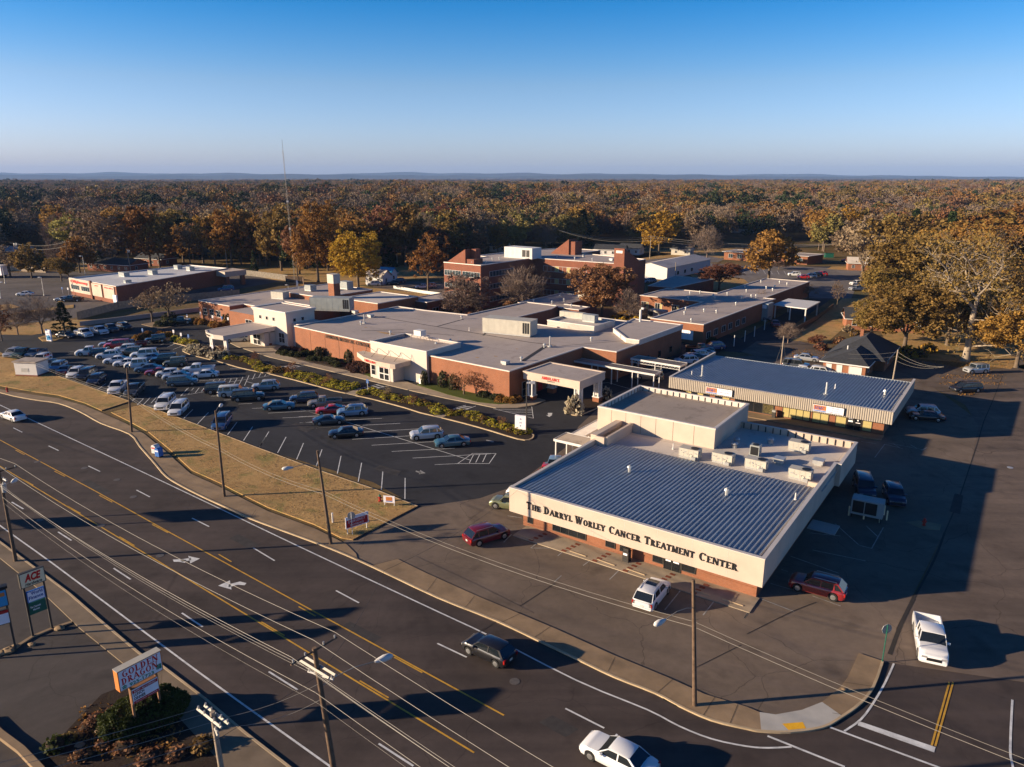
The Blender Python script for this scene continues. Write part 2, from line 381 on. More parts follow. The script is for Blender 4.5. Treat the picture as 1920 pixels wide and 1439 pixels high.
def kerb(name, pts, w=.16, h=.14, m=None, z0=-.05):
    L = offset_line(pts, w/2); R = offset_line(pts, -w/2); mb = MB()
    for i in range(len(pts)-1):
        a,b,c,d = R[i],R[i+1],L[i+1],L[i]
        mb.poly([(a.x,a.y,h),(b.x,b.y,h),(c.x,c.y,h),(d.x,d.y,h)])
        mb.poly([(a.x,a.y,z0),(b.x,b.y,z0),(b.x,b.y,h),(a.x,a.y,h)]); mb.poly([(c.x,c.y,z0),(d.x,d.y,z0),(d.x,d.y,h),(c.x,c.y,h)])
    mb.poly([(L[0].x,L[0].y,z0),(R[0].x,R[0].y,z0),(R[0].x,R[0].y,h),(L[0].x,L[0].y,h)])
    o = link(name, mb.mesh(name, m or m_kerb)); o['kind'] = 'structure'; return o
def smooth_line(pts, n=4):
    out = []
    P = [pts[0]] + list(pts) + [pts[-1]]
    for i in range(1, len(P)-2):
        for k in range(n):
            t = k / n; a,b,c,d = P[i-1],P[i],P[i+1],P[i+2]
            out.append(Vector([.5*((2*b[j]) + (-a[j]+c[j])*t + (2*a[j]-5*b[j]+4*c[j]-d[j])*t*t + (-a[j]+3*b[j]-3*c[j]+d[j])*t**3) for j in range(3)]))
    out.append(Vector(pts[-1])); return out
def lerp(a, b, t): return a + (b - a) * t

S = 20000
sheet('ground', [(-S,-3000,0),(S,-3000,0),(S,S,0),(-S,S,0)], 0, m_ground)

# main road kerb line on the far side (pixels), then side-street corner
far_kerb = smooth_line(px((-260,640),(-120,700),(0,737),(60,750),(110,757.5),(150,773),(190,795),(243,815),(262,838),(290,870),(312,895),(345,915),(385,935),(420,951),(470,974),(540,1000),(620,1030),(700,1065),(820,1121.5),(929,1165),(1016,1206),(1089,1241),(1152,1271),(1228,1301),(1273,1325),(1334,1352),(1400,1368),(1427,1373),(1481,1374.6),(1541,1366),(1576,1347.5),(1614,1320),(1638,1288),(1654.6,1242)), 3)
near_kerb = px((-300,858),(-60,972),(0,1018),(130,1115),(185,1163),(262,1228),(305,1252),(385,1313),(460,1377),(540,1439),(700,1570),(900,1760))
nk = near_kerb
sheet('main_road', [(-400, 330, 0)] + [p for p in far_kerb] + list(px((1700,1240),(1990,1250),(2400,1500),(2400,2200),(900,2200))) + [p for p in reversed(near_kerb)] + [(-420,240,0)], .012, m_road)
# forecourts on the near side
sheet('near_forecourt', [nk[0]] + nk[1:] + [(2,5,0),(-60,-20,0),(-200,60,0)], .008, m_near)
# lots beyond the road
sheet('treatment_lot', px((785,952),(1655,1242),(1700,1246),(1680,1180),(1740,1060),(1830,880),(1850,800),(1700,690),(1500,660),(1250,680),(1150,700),(1000,880),(880,930)), .016, m_lot2)
sheet('treatment_lot_verge', px((640,1018),(785,952),(1400,1130),(1655,1242),(1640,1285),(1560,1355),(1440,1365),(1400,1366),(1228,1301),(1016,1206),(820,1121.5),(700,1065)), .022, m_lot2)
sheet('side_street', px((1654.6,1242),(1713,1123),(1752,1040),(1800,930),(1822,860),(1835,800),(1810,760),(1700,700),(1640,700),(1500,690),(1390,660),(1420,640),(1500,640),(1560,655),(1690,670),(1800,690),(1990,705),(2300,790),(2300,1250),(1990,1290)), .028, m_side)
sheet('medical_lot', px((-120,645),(0,628),(60,629),(125,618),(180,609),(240,602),(300,597),(372,600),(470,640),(560,640),(720,680),(960,700),(1130,650),(1290,600),(1400,640),(1300,680),(1150,740),(1085,800),(1060,840),(960,915),(900,935),(785,958),(783,951),(700,905),(475,838),(347,789),(266,760),(244,754),(105,705),(60,690),(20,670),(0,661),(-120,690)), .020, m_lot)
sheet('medical_lot_exit', px((640,1018),(785,952),(900,935),(965,912),(880,975),(745,1060),(700,1066),(625,1034)), .026, m_lot2)
sheet('back_lane', px((1290,655),(1400,662),(1500,655),(1520,640),(1470,622),(1560,560),(1600,530),(1640,512),(1640,500),(1595,500),(1510,500),(1520,560),(1450,600),(1380,640)), .014, m_lot)
sheet('far_lot', px((1290,512),(1392,522),(1440,560),(1520,560),(1596,560),(1610,530),(1640,500),(1595,505),(1480,499),(1392,499),(1330,494)), .018, m_farlot)
sheet('pharmacy_lot', px((-200,640),(0,612),(60,605),(130,598),(215,584),(430,545),(540,525),(430,508),(300,505),(200,510),(100,510),(0,512),(-200,520)), .010, m_phlot)
sheet('far_road', px((-400,490),(0,478),(60,476),(60,482),(0,487),(-400,505)), .012, m_farlot)
sheet('patient_lot', px((700,548),(760,552),(840,548),(840,532),(780,528),(700,530)), .012, m_lot2)
sheet('back_street', px((1190,490),(1310,478),(1360,486),(1345,492),(1250,498)), .016, m_farlot)
sheet('cross_street', px((1700,720),(1990,760),(2400,800),(2400,740),(1990,712),(1870,680),(1925,640),(2100,640),(2100,655)), .034, m_side)

# lawns
lawn_a = px((-120,690),(0,662),(20,670),(60,690),(105,705),(244,754),(191,771),(168,760),(130,745),(90,735),(0,722),(-120,690))
slab('lawn', px((-260,655),(-120,662),(0,661),(20,670),(45,678),(83,697),(105,705),(244,754),(191,771),(160,757),(110,742),(60,735),(0,724),(-260,630)), .10, m_grass)
lawn_b = [(244,765),(266,760),(347,789),(475,838),(600,884),(700,918),(783,951),(700,995),(662,1014),(640,1010),(590,985),(503,953),(437,920),(415,908),(360,883),(337,862),(322,847),(277,810),(240,790),(208,774)]
slab('lawn', px(*lawn_b), .10, m_grass)
walk = [Vector(p) for p in far_kerb if 0 <= proj(p)[0] + 40 and proj(p)[0] < 690 and proj(p)[1] < 1062]
inner = px((650,1022),(590,992),(503,960),(437,927),(412,914),(357,889),(331,866),(316,852),(271,815),(236,795),(200,779),(160,762),(110,748),(60,741),(0,731))
slab('pavement', list(walk) + [G(668,1040)] + inner, .075, m_conc_old)
mbj = MB()
for i in range(0, len(inner)-1):
    pass
slab('pavement', px((700,1062),(745,1050),(800,1077),(895.5,1120),(965,1149),(1043.5,1182),(1149,1230),(1252,1272.6),(1321,1304),(1400,1328),(1424,1338),(1427,1373)) + [p for p in reversed([q for q in far_kerb if 695 < proj(q)[0] < 1426 and proj(q)[1] > 1060])], .11, m_conc_old)
slab('pavement_ramp', px((1424,1338),(1454,1342.6),(1503,1334),(1541,1319),(1578,1345),(1541,1366),(1481,1374.6),(1427,1373)), .113, m_conc_new)
slab('pavement', px((1541,1319),(1576,1290.6),(1589.6,1271.7),(1610,1227),(1654.6,1242),(1638,1288),(1614,1320),(1578,1345)), .11, m_conc_old)
sheet('pavement_tactile', px((1466,1360),(1505,1357),(1511,1369),(1478,1372)), .118, m_tactile)
kerb('kerb', far_kerb, .17, .13)
kerb('kerb', px((244,754),(191,771)), .1, .12, m_dark); kerb('kerb', px((783,951),(662,1014)), .12, .12, m_dark)
kerb('kerb', px((266,760),(347,789),(475,838),(600,884),(700,918),(783,951)), .14, .12)
kerb('kerb', px((20,669),(60,687),(105,705),(244,754)), .14, .12)
kerb('kerb', near_kerb, .17, .13)
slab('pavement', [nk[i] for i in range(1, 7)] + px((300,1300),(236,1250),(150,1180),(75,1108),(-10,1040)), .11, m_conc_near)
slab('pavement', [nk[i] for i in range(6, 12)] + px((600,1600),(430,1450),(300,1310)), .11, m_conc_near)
jn = MB()
for a, b in (((935,1172),(975,1153)),((1002,1198),(1034,1176)),((1140,1262),(1153,1235)),((1232,1302),(1262,1276)),((1318,1345),(1340,1310)),((1368,1360),(1383,1324)),((1560,1340),(1590,1345)),((1582,1282),(1636,1290)),((130,760),(145,747)),((700,1062),(745,1050)),((480,958),(470,974)),((820,1085),(800,1112)),((890,1120),(870,1145))):
    ribbon(jn, px(a, b), .03, .125)
o = link('pavement_joints', jn.mesh('pavement_joints', m_dark)); o['kind'] = 'structure'
slab('storm_drain', px((1244,1306),(1253,1303),(1275,1319),(1268,1326),(1243,1314)), .05, m_black)
slab('gravel_apron', px((735,1050),(780,1044),(900,1100),(1000,1150),(965,1149),(895,1120),(800,1077)), .05, m_lot2, 0)
# hospital front walk, islands, beds
slab('pavement', px((431,644),(455,636),(500,640),(560,640),(545,657),(528,664),(560,676),(620,690),(682,702),(700,711),(722,702),(782,724),(840,741.5),(896,755),(934,758),(977,755),(1010,748),(1023,752),(1001,761),(971,766),(930,766.5),(896,759.5),(840,749),(780,736),(700,716.5),(640,702),(560,683),(506,671),(472,660),(445,651)), .13, m_conc)
slab('pavement', px((440,628),(520,618),(560,640),(528,664),(500,668),(450,650)), .126, m_conc)
beds = [[(343,659),(352,651),(372,646),(405,650),(430,664),(470,673),(500,683),(521,692),(499,700),(487,698.5),(447,690),(410,679),(360,667)],
        [(505,702),(518,694),(535,692),(560,701),(616,710),(674,730),(648,738.5),(600,726.5),(550,713)],
        [(667,743),(682,734),(700,733),(747,747),(790,757),(841,770),(813,781),(760,766),(700,750)],
        [(828,784.5),(862,772),(890,780),(922,791),(960,800),(995,813),(1000,820),(992,826),(971,824.5),(920,809),(870,795)]]
for b in beds:
    slab('planting_bed', px(*b), .10, m_mulch)
    pts = px(*b); pts.append(pts[0]); kerb('kerb', smooth_line(pts, 2), .2, .14)
slab('pavement', px((499,700),(521,692),(535,692),(505,702)), .11, m_conc); slab('pavement', px((648,738.5),(674,729),(684,733),(667,743)), .11, m_conc); slab('pavement', px((813,781.5),(841,770),(860,773),(828,784.5)), .11, m_conc)
slab('planting_bed', px((528,656),(556,660),(702,695),(730,712),(700,709),(620,688),(560,674),(530,666)), .16, m_mulch)
slab('lawn', px((683,703),(715,700),(724,703),(708,709),(696,710)), .19, m_green)
slab('lawn', px((782,723),(800,719),(953,752),(985,750),(978,757),(934,760),(896,756),(840,742)), .18, m_green)
slab('planting_bed', px((1068,772),(1066,776),(1078,780),(1092,778),(1134,760),(1128,754),(1100,748),(1070,762)), .12, m_mulch)
_k = px((1068,772),(1066,776),(1078,780),(1092,778),(1134,760)); kerb('kerb', smooth_line(_k, 3), .2, .15)
slab('planting_bed', px((267,632),(272,637),(285,640),(300,640),(330,645),(352,651),(366,648),(345,636),(310,630),(280,627)), .12, m_mulch)
_k = px((267,632),(272,637),(285,640),(300,640),(330,645),(352,651)); kerb('kerb', smooth_line(_k, 3), .2, .15)
slab('pavement', px((265,609),(300,618),(330,612),(370,604),(345,600),(300,603)), .11, m_conc_old)
slab('planting_bed', px((292,608),(303,614),(328,612),(330,605),(310,602)), .14, m_mulch)
slab('planting_bed', px((372,603),(430,612),(470,625),(470,618),(440,606),(380,598)), .12, m_mulch)
slab('lawn', px((72,634),(80,641),(100,641),(122,634),(110,629),(85,630)), .12, m_grass)
# lawns of the far side
sheet('lawn', px((-300,625),(0,618),(60,606),(130,600),(240,602),(180,609),(60,629),(0,628),(-300,650)), .032, m_grass)
sheet('lawn', px((1465,648),(1545,648),(1600,600),(1620,560),(1580,560),(1500,628)), .024, m_grass)
sheet('lawn', px((1672,660),(1700,672),(1800,680),(1895,693),(1930,660),(1935,600),(1800,560),(1640,600),(1660,640)), .040, m_grass)
sheet('lawn', px((640,548),(700,552),(836,566),(836,556),(700,540),(560,520),(500,512),(440,510),(560,535)), .016, m_grass)
sheet('lawn', px((1395,524),(1440,560),(1380,556),(1320,540),(1290,512)), .022, m_grass)
sheet('lawn', px((1550,505),(1600,508),(1590,500),(1560,500)), .030, m_grass)
for q in (((400,520),(640,538),(820,520),(800,500),(600,488),(420,492)),((60,500),(190,506),(260,492),(150,480),(60,486)),((940,472),(1180,488),(1260,476),(1100,462),(960,462)),((1180,496),(1290,498),(1420,470),(1300,462),(1180,478)),((620,470),(760,480),(800,470),(700,462)),((1700,600),(1935,640),(1935,560),(1800,520))):
    sheet('lawn', px(*q), .006, m_grass)
sheet('lawn', px((0,606),(40,603),(42,600),(0,602)), .03, m_grass)
for q in (((0,583),(38,577),(20,571),(0,573)),((102,564),(112,567),(130,567),(132,560),(118,559)),((18,592),(78,585),(138,578),(138,572),(80,580),(30,587))):
    slab('traffic_island', px(*q), .12, m_grass)
# near side bed with shrubs and rock border
slab('planting_bed', px((70,1439),(128,1370),(190,1305),(240,1285),(300,1300),(350,1360),(440,1450),(440,1560),(60,1560)), .10, m_mulch)

# ---- painted markings
mk = MB()      # 0 white 1 yellow 2 faded
def line(a, b, w=.12, z=.020, mi=0): ribbon(mk, px(a, b), w, z, mi)
def pline(pts, w=.12, z=.020, mi=0, n=3): ribbon(mk, smooth_line(px(*pts), n), w, z, mi)
ZR = .018
pline([(-200,666),(0,760),(319,910),(560,1025),(820,1147),(914,1191),(1080,1276),(1213,1331),(1273,1362),(1334,1386),(1400,1400),(1441,1403),(1484,1401)], .14, ZR)
pline([(-200,838),(0,986),(100,1058),(360,1252),(618,1437),(800,1570)], .14, ZR)
line((-160,733),(0,825.6),.13,ZR,1); line((0,825.6),(180,922),.13,ZR,1); line((180,922),(320,1000),.13,ZR,1); line((320,1000),(945,1342),.13,ZR,1)
line((-160,764),(0,874.6),.13,ZR,1); line((0,874.6),(308,1060),.13,ZR,1); line((308,1060),(889,1412),.13,ZR,1)
Yr0, Yr1 = G(0,830.6), G(930,1338); Yl0, Yl1 = G(0,870), G(880,1402)
def dashes(p0, p1, first, w, mi, n, L=3.05, P=12.2):
    d = (p1 - p0).normalized()
    for k in range(n):
        a = first + d * (P * k); ribbon(mk, [a, a + d * L], w, ZR, mi)
for (a,b) in (((140,405),(220,447)),((490,595),(585,643)),((893,812),(1010,875)),((1370,1075),(1510,1148))):
    line((a[0]/4.797,760+a[1]/4.797),(b[0]/4.797,760+b[1]/4.797),.12,ZR,1)
for (a,b) in (((205,668),(298,720)),((605,908),(725,975)),((1075,1185),(1210,1265))):
    line((a[0]/4.797,760+a[1]/4.797),(b[0]/4.797,760+b[1]/4.797),.12,ZR,1)
for (a,b) in (((650,90),(800,180)),((1285,470),(1470,580))): line((300+a[0]/3.43,1140+a[1]/3.43),(300+b[0]/3.43,1140+b[1]/3.43),.12,ZR,1)
for (a,b) in (((410,1040),(434,1054)),((560,1138),(592,1156)),((739,1233),(792,1262))): line(a,b,.12,ZR,1)
for (a,b) in (((120,205),(200,245)),((437,367),(527,410)),((795,548),(900,598)),((1228,765),(1348,827))):
    line((a[0]/4.797,760+a[1]/4.797),(b[0]/4.797,760+b[1]/4.797),.14,ZR)
for a,b in (((360,972),(392,988)),((475,1028),(515,1052)),((630,1108),(673,1131)),((820,1207),(875,1233)),((1060,1329),(1133,1366)),((22,942),(44,955)),((109,998),(134,1014)),((213,1066),(245,1087)),((341,1150),(380,1176)),((504,1260),(558,1294)),((710,1395),(775,1437))): line(a,b,.14,ZR)
# turn arrows
def arrow_px(pts, mi=0, z=ZR): 
    p = px(*pts); q = [(a.x, a.y, z) for a in p]
    ar = sum(q[i][0]*q[(i+1)%len(q)][1] - q[(i+1)%len(q)][0]*q[i][1] for i in range(len(q)))
    mk.poly(q if ar > 0 else q[::-1], mi)
arrow_px([(324,1050),(338,1049),(350,1051),(347,1056),(336,1054),(326,1054)]); arrow_px([(338,1049.5),(358,1047),(358,1050.5),(350,1053),(341,1054)]); arrow_px([(353,1043),(375,1048),(357,1057)])
arrow_px([(462,1094),(450,1091),(430,1096),(428,1102),(446,1097),(459,1098)]); arrow_px([(431,1089),(409,1099),(434,1106)])
# side street
zs = .032
line((1780,1280),(1746.7,1399),.12,zs,1); line((1787,1280),(1753.5,1400),.12,zs,1)
arrow_px([(1610,1353),(1754,1402),(1751.5,1412),(1608,1361)], 0, zs); line((1556,1364.6),(1757.5,1439),.17,zs); line((1439,1381),(1584,1439),.17,zs); line((1757.5,1439),(2000,1530),.17,zs)
pline([(1676,1245),(1660,1280),(1638,1318),(1614,1350),(1583,1372)], .14, zs); pline([(1898,1313),(1894,1404),(1899,1439),(1915,1520)], .14, zs)
for a,b in (((700,1000),(1640,1120)),): pass
# hospital lot: street-side stalls
zl = .030
for a,b in (((740,400),(850,290)),((900,455),(1025,325)),((1240,575),(1345,435)),((1420,640),(1522,485)),((1605,705),(1705,540))): line((220+a[0]/6,720+a[1]/6),(220+b[0]/6,720+b[1]/6),.11,zl)
for a,b in (((37,90),(90,0)),((205,150),(285,0)),((385,213),(450,58)),((570,278),(625,118)),((770,347),(805,180)),((968,423),(1000,245)),((1187,500),(1202,315)),((1410,587),(1412,388))): line((480+a[0]/5.05,820+a[1]/5.05),(480+b[0]/5.05,820+b[1]/5.05),.11,zl)
for a,b in (((0,865),(200,855)),((10,925),(150,918)),((175,978),(430,962)),((475,897),(835,880)),((640,950),(1015,930)),((535,1090),(1125,1055)),((650,1018),(1205,985)),((730,1150),(1370,1112)),((930,1212),(1560,1180)),((1140,1278),(1920,1235)),((20,790),(220,848)),((440,905),(1720,1300))): line((560+a[0]/5.333,620+a[1]/5.333),(560+b[0]/5.333,620+b[1]/5.333),.11,zl)
for a,b in (((205,763),(285,683)),((283,745),(337,683)),((352,732),(393,680)),((415,718),(445,678)),((470,720),(492,682)),((205,763),(480,715)),((520,630),(545,598)),((580,625),(602,592)),((630,630),(655,592)),((690,635),(712,590)),((735,650),(772,585)),((790,652),(830,573)),((845,660),(890,558)),((925,597),(952,540)),((985,580),(1010,535)),((1045,570),(1058,548)),((490,600),(772,585)),((600,640),(1100,560)),((860,618),(940,640)),((510,765),(610,760)),((640,805),(720,800)),((785,845),(920,838)),((1080,935),(1560,910)),((1225,983),(1600,965)),((1395,1033),(1560,1020)),((1560,1085),(1800,1070)),((1405,895),(1600,955)),((920,888),(1030,883)),((1180,275),(1240,252)),((75,275),(160,235)),((130,300),(240,255)),((0,255),(40,240)),((390,610),(540,605)),((700,490),(940,484))): line((300+a[0]/5.333,600+a[1]/5.333),(300+b[0]/5.333,600+b[1]/5.333),.10,zl)
for a,b in (((1320,815),(1365,775)),((1370,855),(1435,790)),((1435,850),(1505,775)),((1510,835),(1570,770)),((1330,790),(1435,790)),((1195,775),(1225,750)),((975,700),(1060,640)),((1465,855),(1560,860)),((1480,868),(1560,872)),((1810,765),(1870,690)),((1885,745),(1920,700)),((1550,1340),(1550,1340)),((680,325),(850,305)),((870,660),(900,640))): line((a[0]/5.333,600+a[1]/5.333),(b[0]/5.333,600+b[1]/5.333),.10,zl)
for a,b in (((815,872),(858,870)),((858,870),(886,851)),((886,851),(930,851)),((930,851),(917,870)),((858,870),(917,870)),((892,868),(900,852)),((905,867),(912,852)),((880,869),(888,853))): line(a,b,.10,zl)
arrow_px([(780,883),(790,886),(789,889),(779,885)],2,zl); arrow_px([(788,882),(798,888),(785,890)],2,zl)
arrow_px([(1027,775),(1036,775),(1034,779),(1028,779)],0,zl); arrow_px([(1024,779),(1036,778.5),(1030,782.5)],0,zl); arrow_px([(912,825),(926,828),(925,830),(911,827)],2,zl)
# crossings on the hospital drive
for q in (((675,729),(712,720),(688,734),(728,724)),((841,770),(874,760),(860,774),(892,762)),((520,690),(552,684),(532,694),(570,686))):
    (a,b,c,d) = q; line(a,b,.12,zl); line(c,d,.12,zl)
    for t in (.2,.4,.6,.8): line((a[0]+(b[0]-a[0])*t,a[1]+(b[1]-a[1])*t),(c[0]+(d[0]-c[0])*t,c[1]+(d[1]-c[1])*t),.25,zl)
for a,b in (((925,767),(1000,785)),((1000,785),(997,763)),((935,769),(997,768)),((945,772),(997,771)),((960,775),(998,774)),((975,779),(999,778)),((1140,718),(1182,730)),((1100,722),(1140,718))): line(a,b,.10,zl)
# treatment-centre lot
for a,b in (((527,528),(463,578)),((693,582),(637,628)),((867,642),(800,690)),((1050,702),(970,780)),((1455,815),(1325,975)),((1670,885),(1570,1010)),((1885,955),(1835,1028)),((315,370),(410,385)),((340,490),(290,540)),((465,578),(700,578)),((660,755),(615,795))): line((860+a[0]/3.4286,860+a[1]/3.4286),(860+b[0]/3.4286,860+b[1]/3.4286),.10,.034,2)
for a,b in (((220,900),(440,985)),((290,805),(480,860)),((560,885),(740,950)),((360,715),(400,728)),((420,630),(730,740)),((540,480),(740,500)),((705,420),(860,560)),((860,560),(940,580)),((905,435),(980,505)),((1015,445),(940,580)),((560,590),(900,660)),((175,955),(120,1030))): line((1360+a[0]/3.427,860+a[1]/3.427),(1360+b[0]/3.427,860+b[1]/3.427),.10,.034,2)
for a,b in (((875,855),(1010,888)),((875,855),(800,955)),((680,840),(650,870)),((900,845),(1180,900)),((940,852),(985,880)),((1070,860),(1115,885)),((1150,900),(1190,880)),((700,835),(810,850))): line((1440+a[0]/4,620+a[1]/4),(1440+b[0]/4,620+b[1]/4),.10,.036,2)
for a,b in (((290,180),(400,215)),((300,165),(415,200)),((0,0),(1,1))): line((1440+a[0]/4,620+a[1]/4),(1440+b[0]/4,620+b[1]/4),.10,.036,2)
# far lot faint lines
for k in range(7): line((1396+k*13,512+k*.6),(1392+k*13,505+k*.6),.12,.024,0)
o = link('road_markings', mk.mesh('road_markings', [m_white, m_yellow, m_faded])); o['kind'] = 'structure'
# tar bands and ruts
tar = MB()
for pts, w in (([(1668,1228),(1690,1170),(1713,1123)],.3),([(1713,1123),(1752,1050),(1771,1000)],.2),([(1771,1000),(1800,930),(1833,830),(1845,790),(1858,760),(1880,705)],.12),([(1040,1095),(940,1160),(860,1210)],.06),([(1400,1190),(1480,1150),(1530,1130)],.06),([(1300,1255),(1390,1210)],.05)):
    ribbon(tar, smooth_line(px(*pts), 4), w, .040)
o = link('tar_bands', tar.mesh('tar_bands', m_dark)); o['kind'] = 'structure'
for (x,y) in ((250,932),(219,900),(70,866),(158,878),(190,986),(74,976),(965,1278),(600,1012),(840,1110),(300,1042)):
    o = link('manhole_cover', MB().cyl(0,0,0,.01,.38,14).mesh('manhole_cover', m_cover), None, G(x, y, .019)); tag(o, 'small round utility cover in the main road', 'utility cover')
pt = MB()
for q in (((640,1175),(700,1206),(716,1196),(656,1166)),((150,905),(196,930),(210,923),(165,899)),((1010,1355),(1060,1383),(1085,1368),(1036,1342)),((430,1010),(470,1031),(486,1022),(447,1002)),((1780,960),(1800,965),(1806,930),(1790,926)),((700,880),(745,893),(752,884),(712,873)),((540,800),(575,812),(590,803),(556,793))):
    p_ = px(*q); pt.poly([(a.x,a.y,.0405 if q[0][0] > 1500 else (.0305 if 500 < q[0][0] < 760 and q[0][1] < 900 else (.023 if q[0][0] == 1000 else .0165))) for a in p_][::-1])
o = link('asphalt_patches', pt.mesh('asphalt_patches', M('patched_asphalt', (.045,.040,.038), .9, .3, 1.2))); o['kind'] = 'structure'
# wheel stops
for i, (a, b) in enumerate((((715,600),(820,637)),((893,655),(1005,695)),((1080,715),(1198,757)),((1490,845),(1615,888)),((1695,910),(1830,955)),((370,490),(475,530)))):
    A_ = G(860+a[0]/3.4286, 860+a[1]/3.4286); B_ = G(860+b[0]/3.4286, 860+b[1]/3.4286); d = B_-A_; L = d.length
    mb = MB(); mb.prism([(0,-.08),(L,-.08),(L,.08),(0,.08)], .04, .13); mb.prism([(.04,-.06),(L-.04,-.06),(L-.04,.06),(.04,.06)], .131, .15)
    o = link('wheel_stop', mb.mesh('wheel_stop', m_kerb), None, A_, math.atan2(d.y, d.x)); tag(o, 'concrete wheel stop in front of the treatment centre', 'wheel stop', 'concrete wheel stops')
# ------------------------------------------------------------------ lettering
# serif capitals built from strokes: ('l',x0,y0,x1,y1,width) / ('a',cx,cy,rx,ry,deg0,deg1,thin,thick) / ('s',x,y) little foot serif
K, N = .20, .09
GL = {
 'A': (.86, [('l',.06,0,.43,1,N),('l',.41,1,.80,0,K),('l',.2,.34,.64,.34,N),('s',.06,0),('s',.80,0)]),
 'B': (.74, [('l',.2,0,.2,1,K),('a',.35,.75,.24,.23,-90,90,N,K),('a',.35,.27,.30,.26,-90,90,N,K),('s',.14,0),('s',.14,1)]),
 'C': (.80, [('a',.45,.5,.35,.47,50,310,N,K),('l',.70,.72,.70,.95,N)]),
 'D': (.84, [('l',.2,0,.2,1,K),('a',.32,.5,.40,.47,-90,90,N,K),('l',.2,.03,.34,.03,N),('l',.2,.97,.34,.97,N),('s',.14,0),('s',.14,1)]),
 'E': (.70, [('l',.2,0,.2,1,K),('l',.2,.96,.62,.96,N),('l',.2,.5,.52,.5,N),('l',.2,.04,.64,.04,N),('l',.62,.78,.62,1,N),('l',.64,0,.64,.22,N),('s',.14,0),('s',.14,1)]),
 'F': (.66, [('l',.2,0,.2,1,K),('l',.2,.96,.62,.96,N),('l',.2,.5,.52,.5,N),('s',.2,0)]),
 'G': (.84, [('a',.45,.5,.35,.47,50,320,N,K),('l',.70,.1,.70,.45,K),('l',.5,.45,.8,.45,N)]),
 'H': (.88, [('l',.2,0,.2,1,K),('l',.70,0,.70,1,K),('l',.2,.5,.70,.5,N),('s',.2,0),('s',.2,1),('s',.7,0),('s',.7,1)]),
 'I': (.40, [('l',.2,0,.2,1,K),('s',.2,0),('s',.2,1)]),
 'L': (.68, [('l',.2,0,.2,1,K),('l',.2,.04,.62,.04,N),('l',.62,0,.62,.25,N),('s',.2,1),('s',.14,0)]),
 'M': (1.0, [('l',.14,0,.16,1,N),('l',.2,1,.5,.05,K),('l',.5,.05,.84,1,N),('l',.84,0,.84,1,K),('s',.14,0),('s',.84,0),('s',.12,1),('s',.88,1)]),
 'N': (.90, [('l',.14,0,.14,1,N),('l',.18,1,.74,0,K),('l',.76,0,.76,1,N),('s',.14,0),('s',.12,1),('s',.76,1)]),
 'O': (.90, [('a',.45,.5,.36,.47,0,360,N,K)]),
 'R': (.80, [('l',.2,0,.2,1,K),('a',.35,.74,.26,.23,-90,90,N,K),('l',.38,.48,.70,0,K),('s',.16,0),('s',.14,1),('s',.74,0)]),
 'S': (.62, [('a',.32,.73,.22,.23,40,260,N,K),('a',.30,.26,.24,.24,-140,90,N,K)]),
 'T': (.74, [('l',.37,0,.37,1,K),('l',.06,.96,.68,.96,N),('l',.06,.76,.06,1,N),('l',.68,.76,.68,1,N),('s',.37,0)]),
 'U': (.84, [('l',.18,.3,.18,1,K),('l',.68,.3,.68,1,N),('a',.43,.32,.25,.30,180,360,N,K),('s',.18,1),('s',.68,1)]),
 'W': (1.15, [('l',.08,1,.32,0,K),('l',.32,0,.54,.9,N),('l',.5,1,.76,0,K),('l',.78,0,1.02,1,N),('s',.08,1),('s',.5,1),('s',1.02,1)]),
 'Y': (.80, [('l',.08,1,.38,.45,K),('l',.70,1,.38,.45,N),('l',.38,0,.38,.5,K),('s',.38,0),('s',.08,1),('s',.70,1)]),
}
def stroke_text(text, h, wid=None, small=.78, gap=.10, depth=.06):
    """returns MB in x (right), z (up), thickness in -y; capitals larger than small caps: text in 'Aa' form"""
    mb = MB(); x = 0; polys = []
    for ch in text:
        if ch == ' ': x += h * .42; continue
        s = h if ch.isupper() else h * small
        w, st = GL[ch.upper()]
        for q in st:
            if q[0] == 'l':
                _, x0, y0, x1, y1, t = q; a = Vector((x0, y0)); b = Vector((x1, y1)); d = (b - a).normalized(); n = Vector((-d.y, d.x)) * t / 2
                polys.append([(x + p.x*s, p.y*s) for p in (a - n, b - n, b + n, a + n)])
            elif q[0] == 's':
                _, cx, cy = q; y0, y1 = (0, .07) if cy < .5 else (.93, 1)
                polys.append([(x + p*s, r*s) for p, r in ((cx-.17,y0),(cx+.17,y0),(cx+.17,y1),(cx-.17,y1))])
            else:
                _, cx, cy, rx, ry, a0, a1, t0, t1 = q; k = max(4, int(abs(a1-a0)/22))
                for i in range(k):
                    P = []
                    for aa in (a0+(a1-a0)*i/k, a0+(a1-a0)*(i+1)/k):
                        c, sn = math.cos(rad(aa)), math.sin(rad(aa)); t = t0 + (t1-t0)*abs(c)
                        P.append(((cx+(rx+t/2-.06)*c, cy+(ry+.03)*sn), (cx+(rx-t/2-.06)*c, cy+(ry-t*.5)*sn)))
                    polys.append([(x + u*s, v*s) for u, v in (P[0][0], P[1][0], P[1][1], P[0][1])])
        x += (w + gap) * s
    sc = wid / x if wid else 1
    for i, p in enumerate(polys):
        p = [(u*sc, v) for u, v in p]
        ar = sum(p[i][0]*p[(i+1)%4][1] - p[(i+1)%4][0]*p[i][1] for i in range(4))
        if ar < 0: p = p[::-1]
        dd = depth + .0004 * (i % 7); n = len(mb.v)
        mb.v += [(u, -dd, v) for u, v in p] + [(u, 0, v) for u, v in p]
        mb.f.append((n, n+1, n+2, n+3)); mb.m.append(0)
        for i in range(4): j = (i+1) % 4; mb.f.append((n+i, n+4+i, n+4+j, n+j)); mb.m.append(0)
    return mb
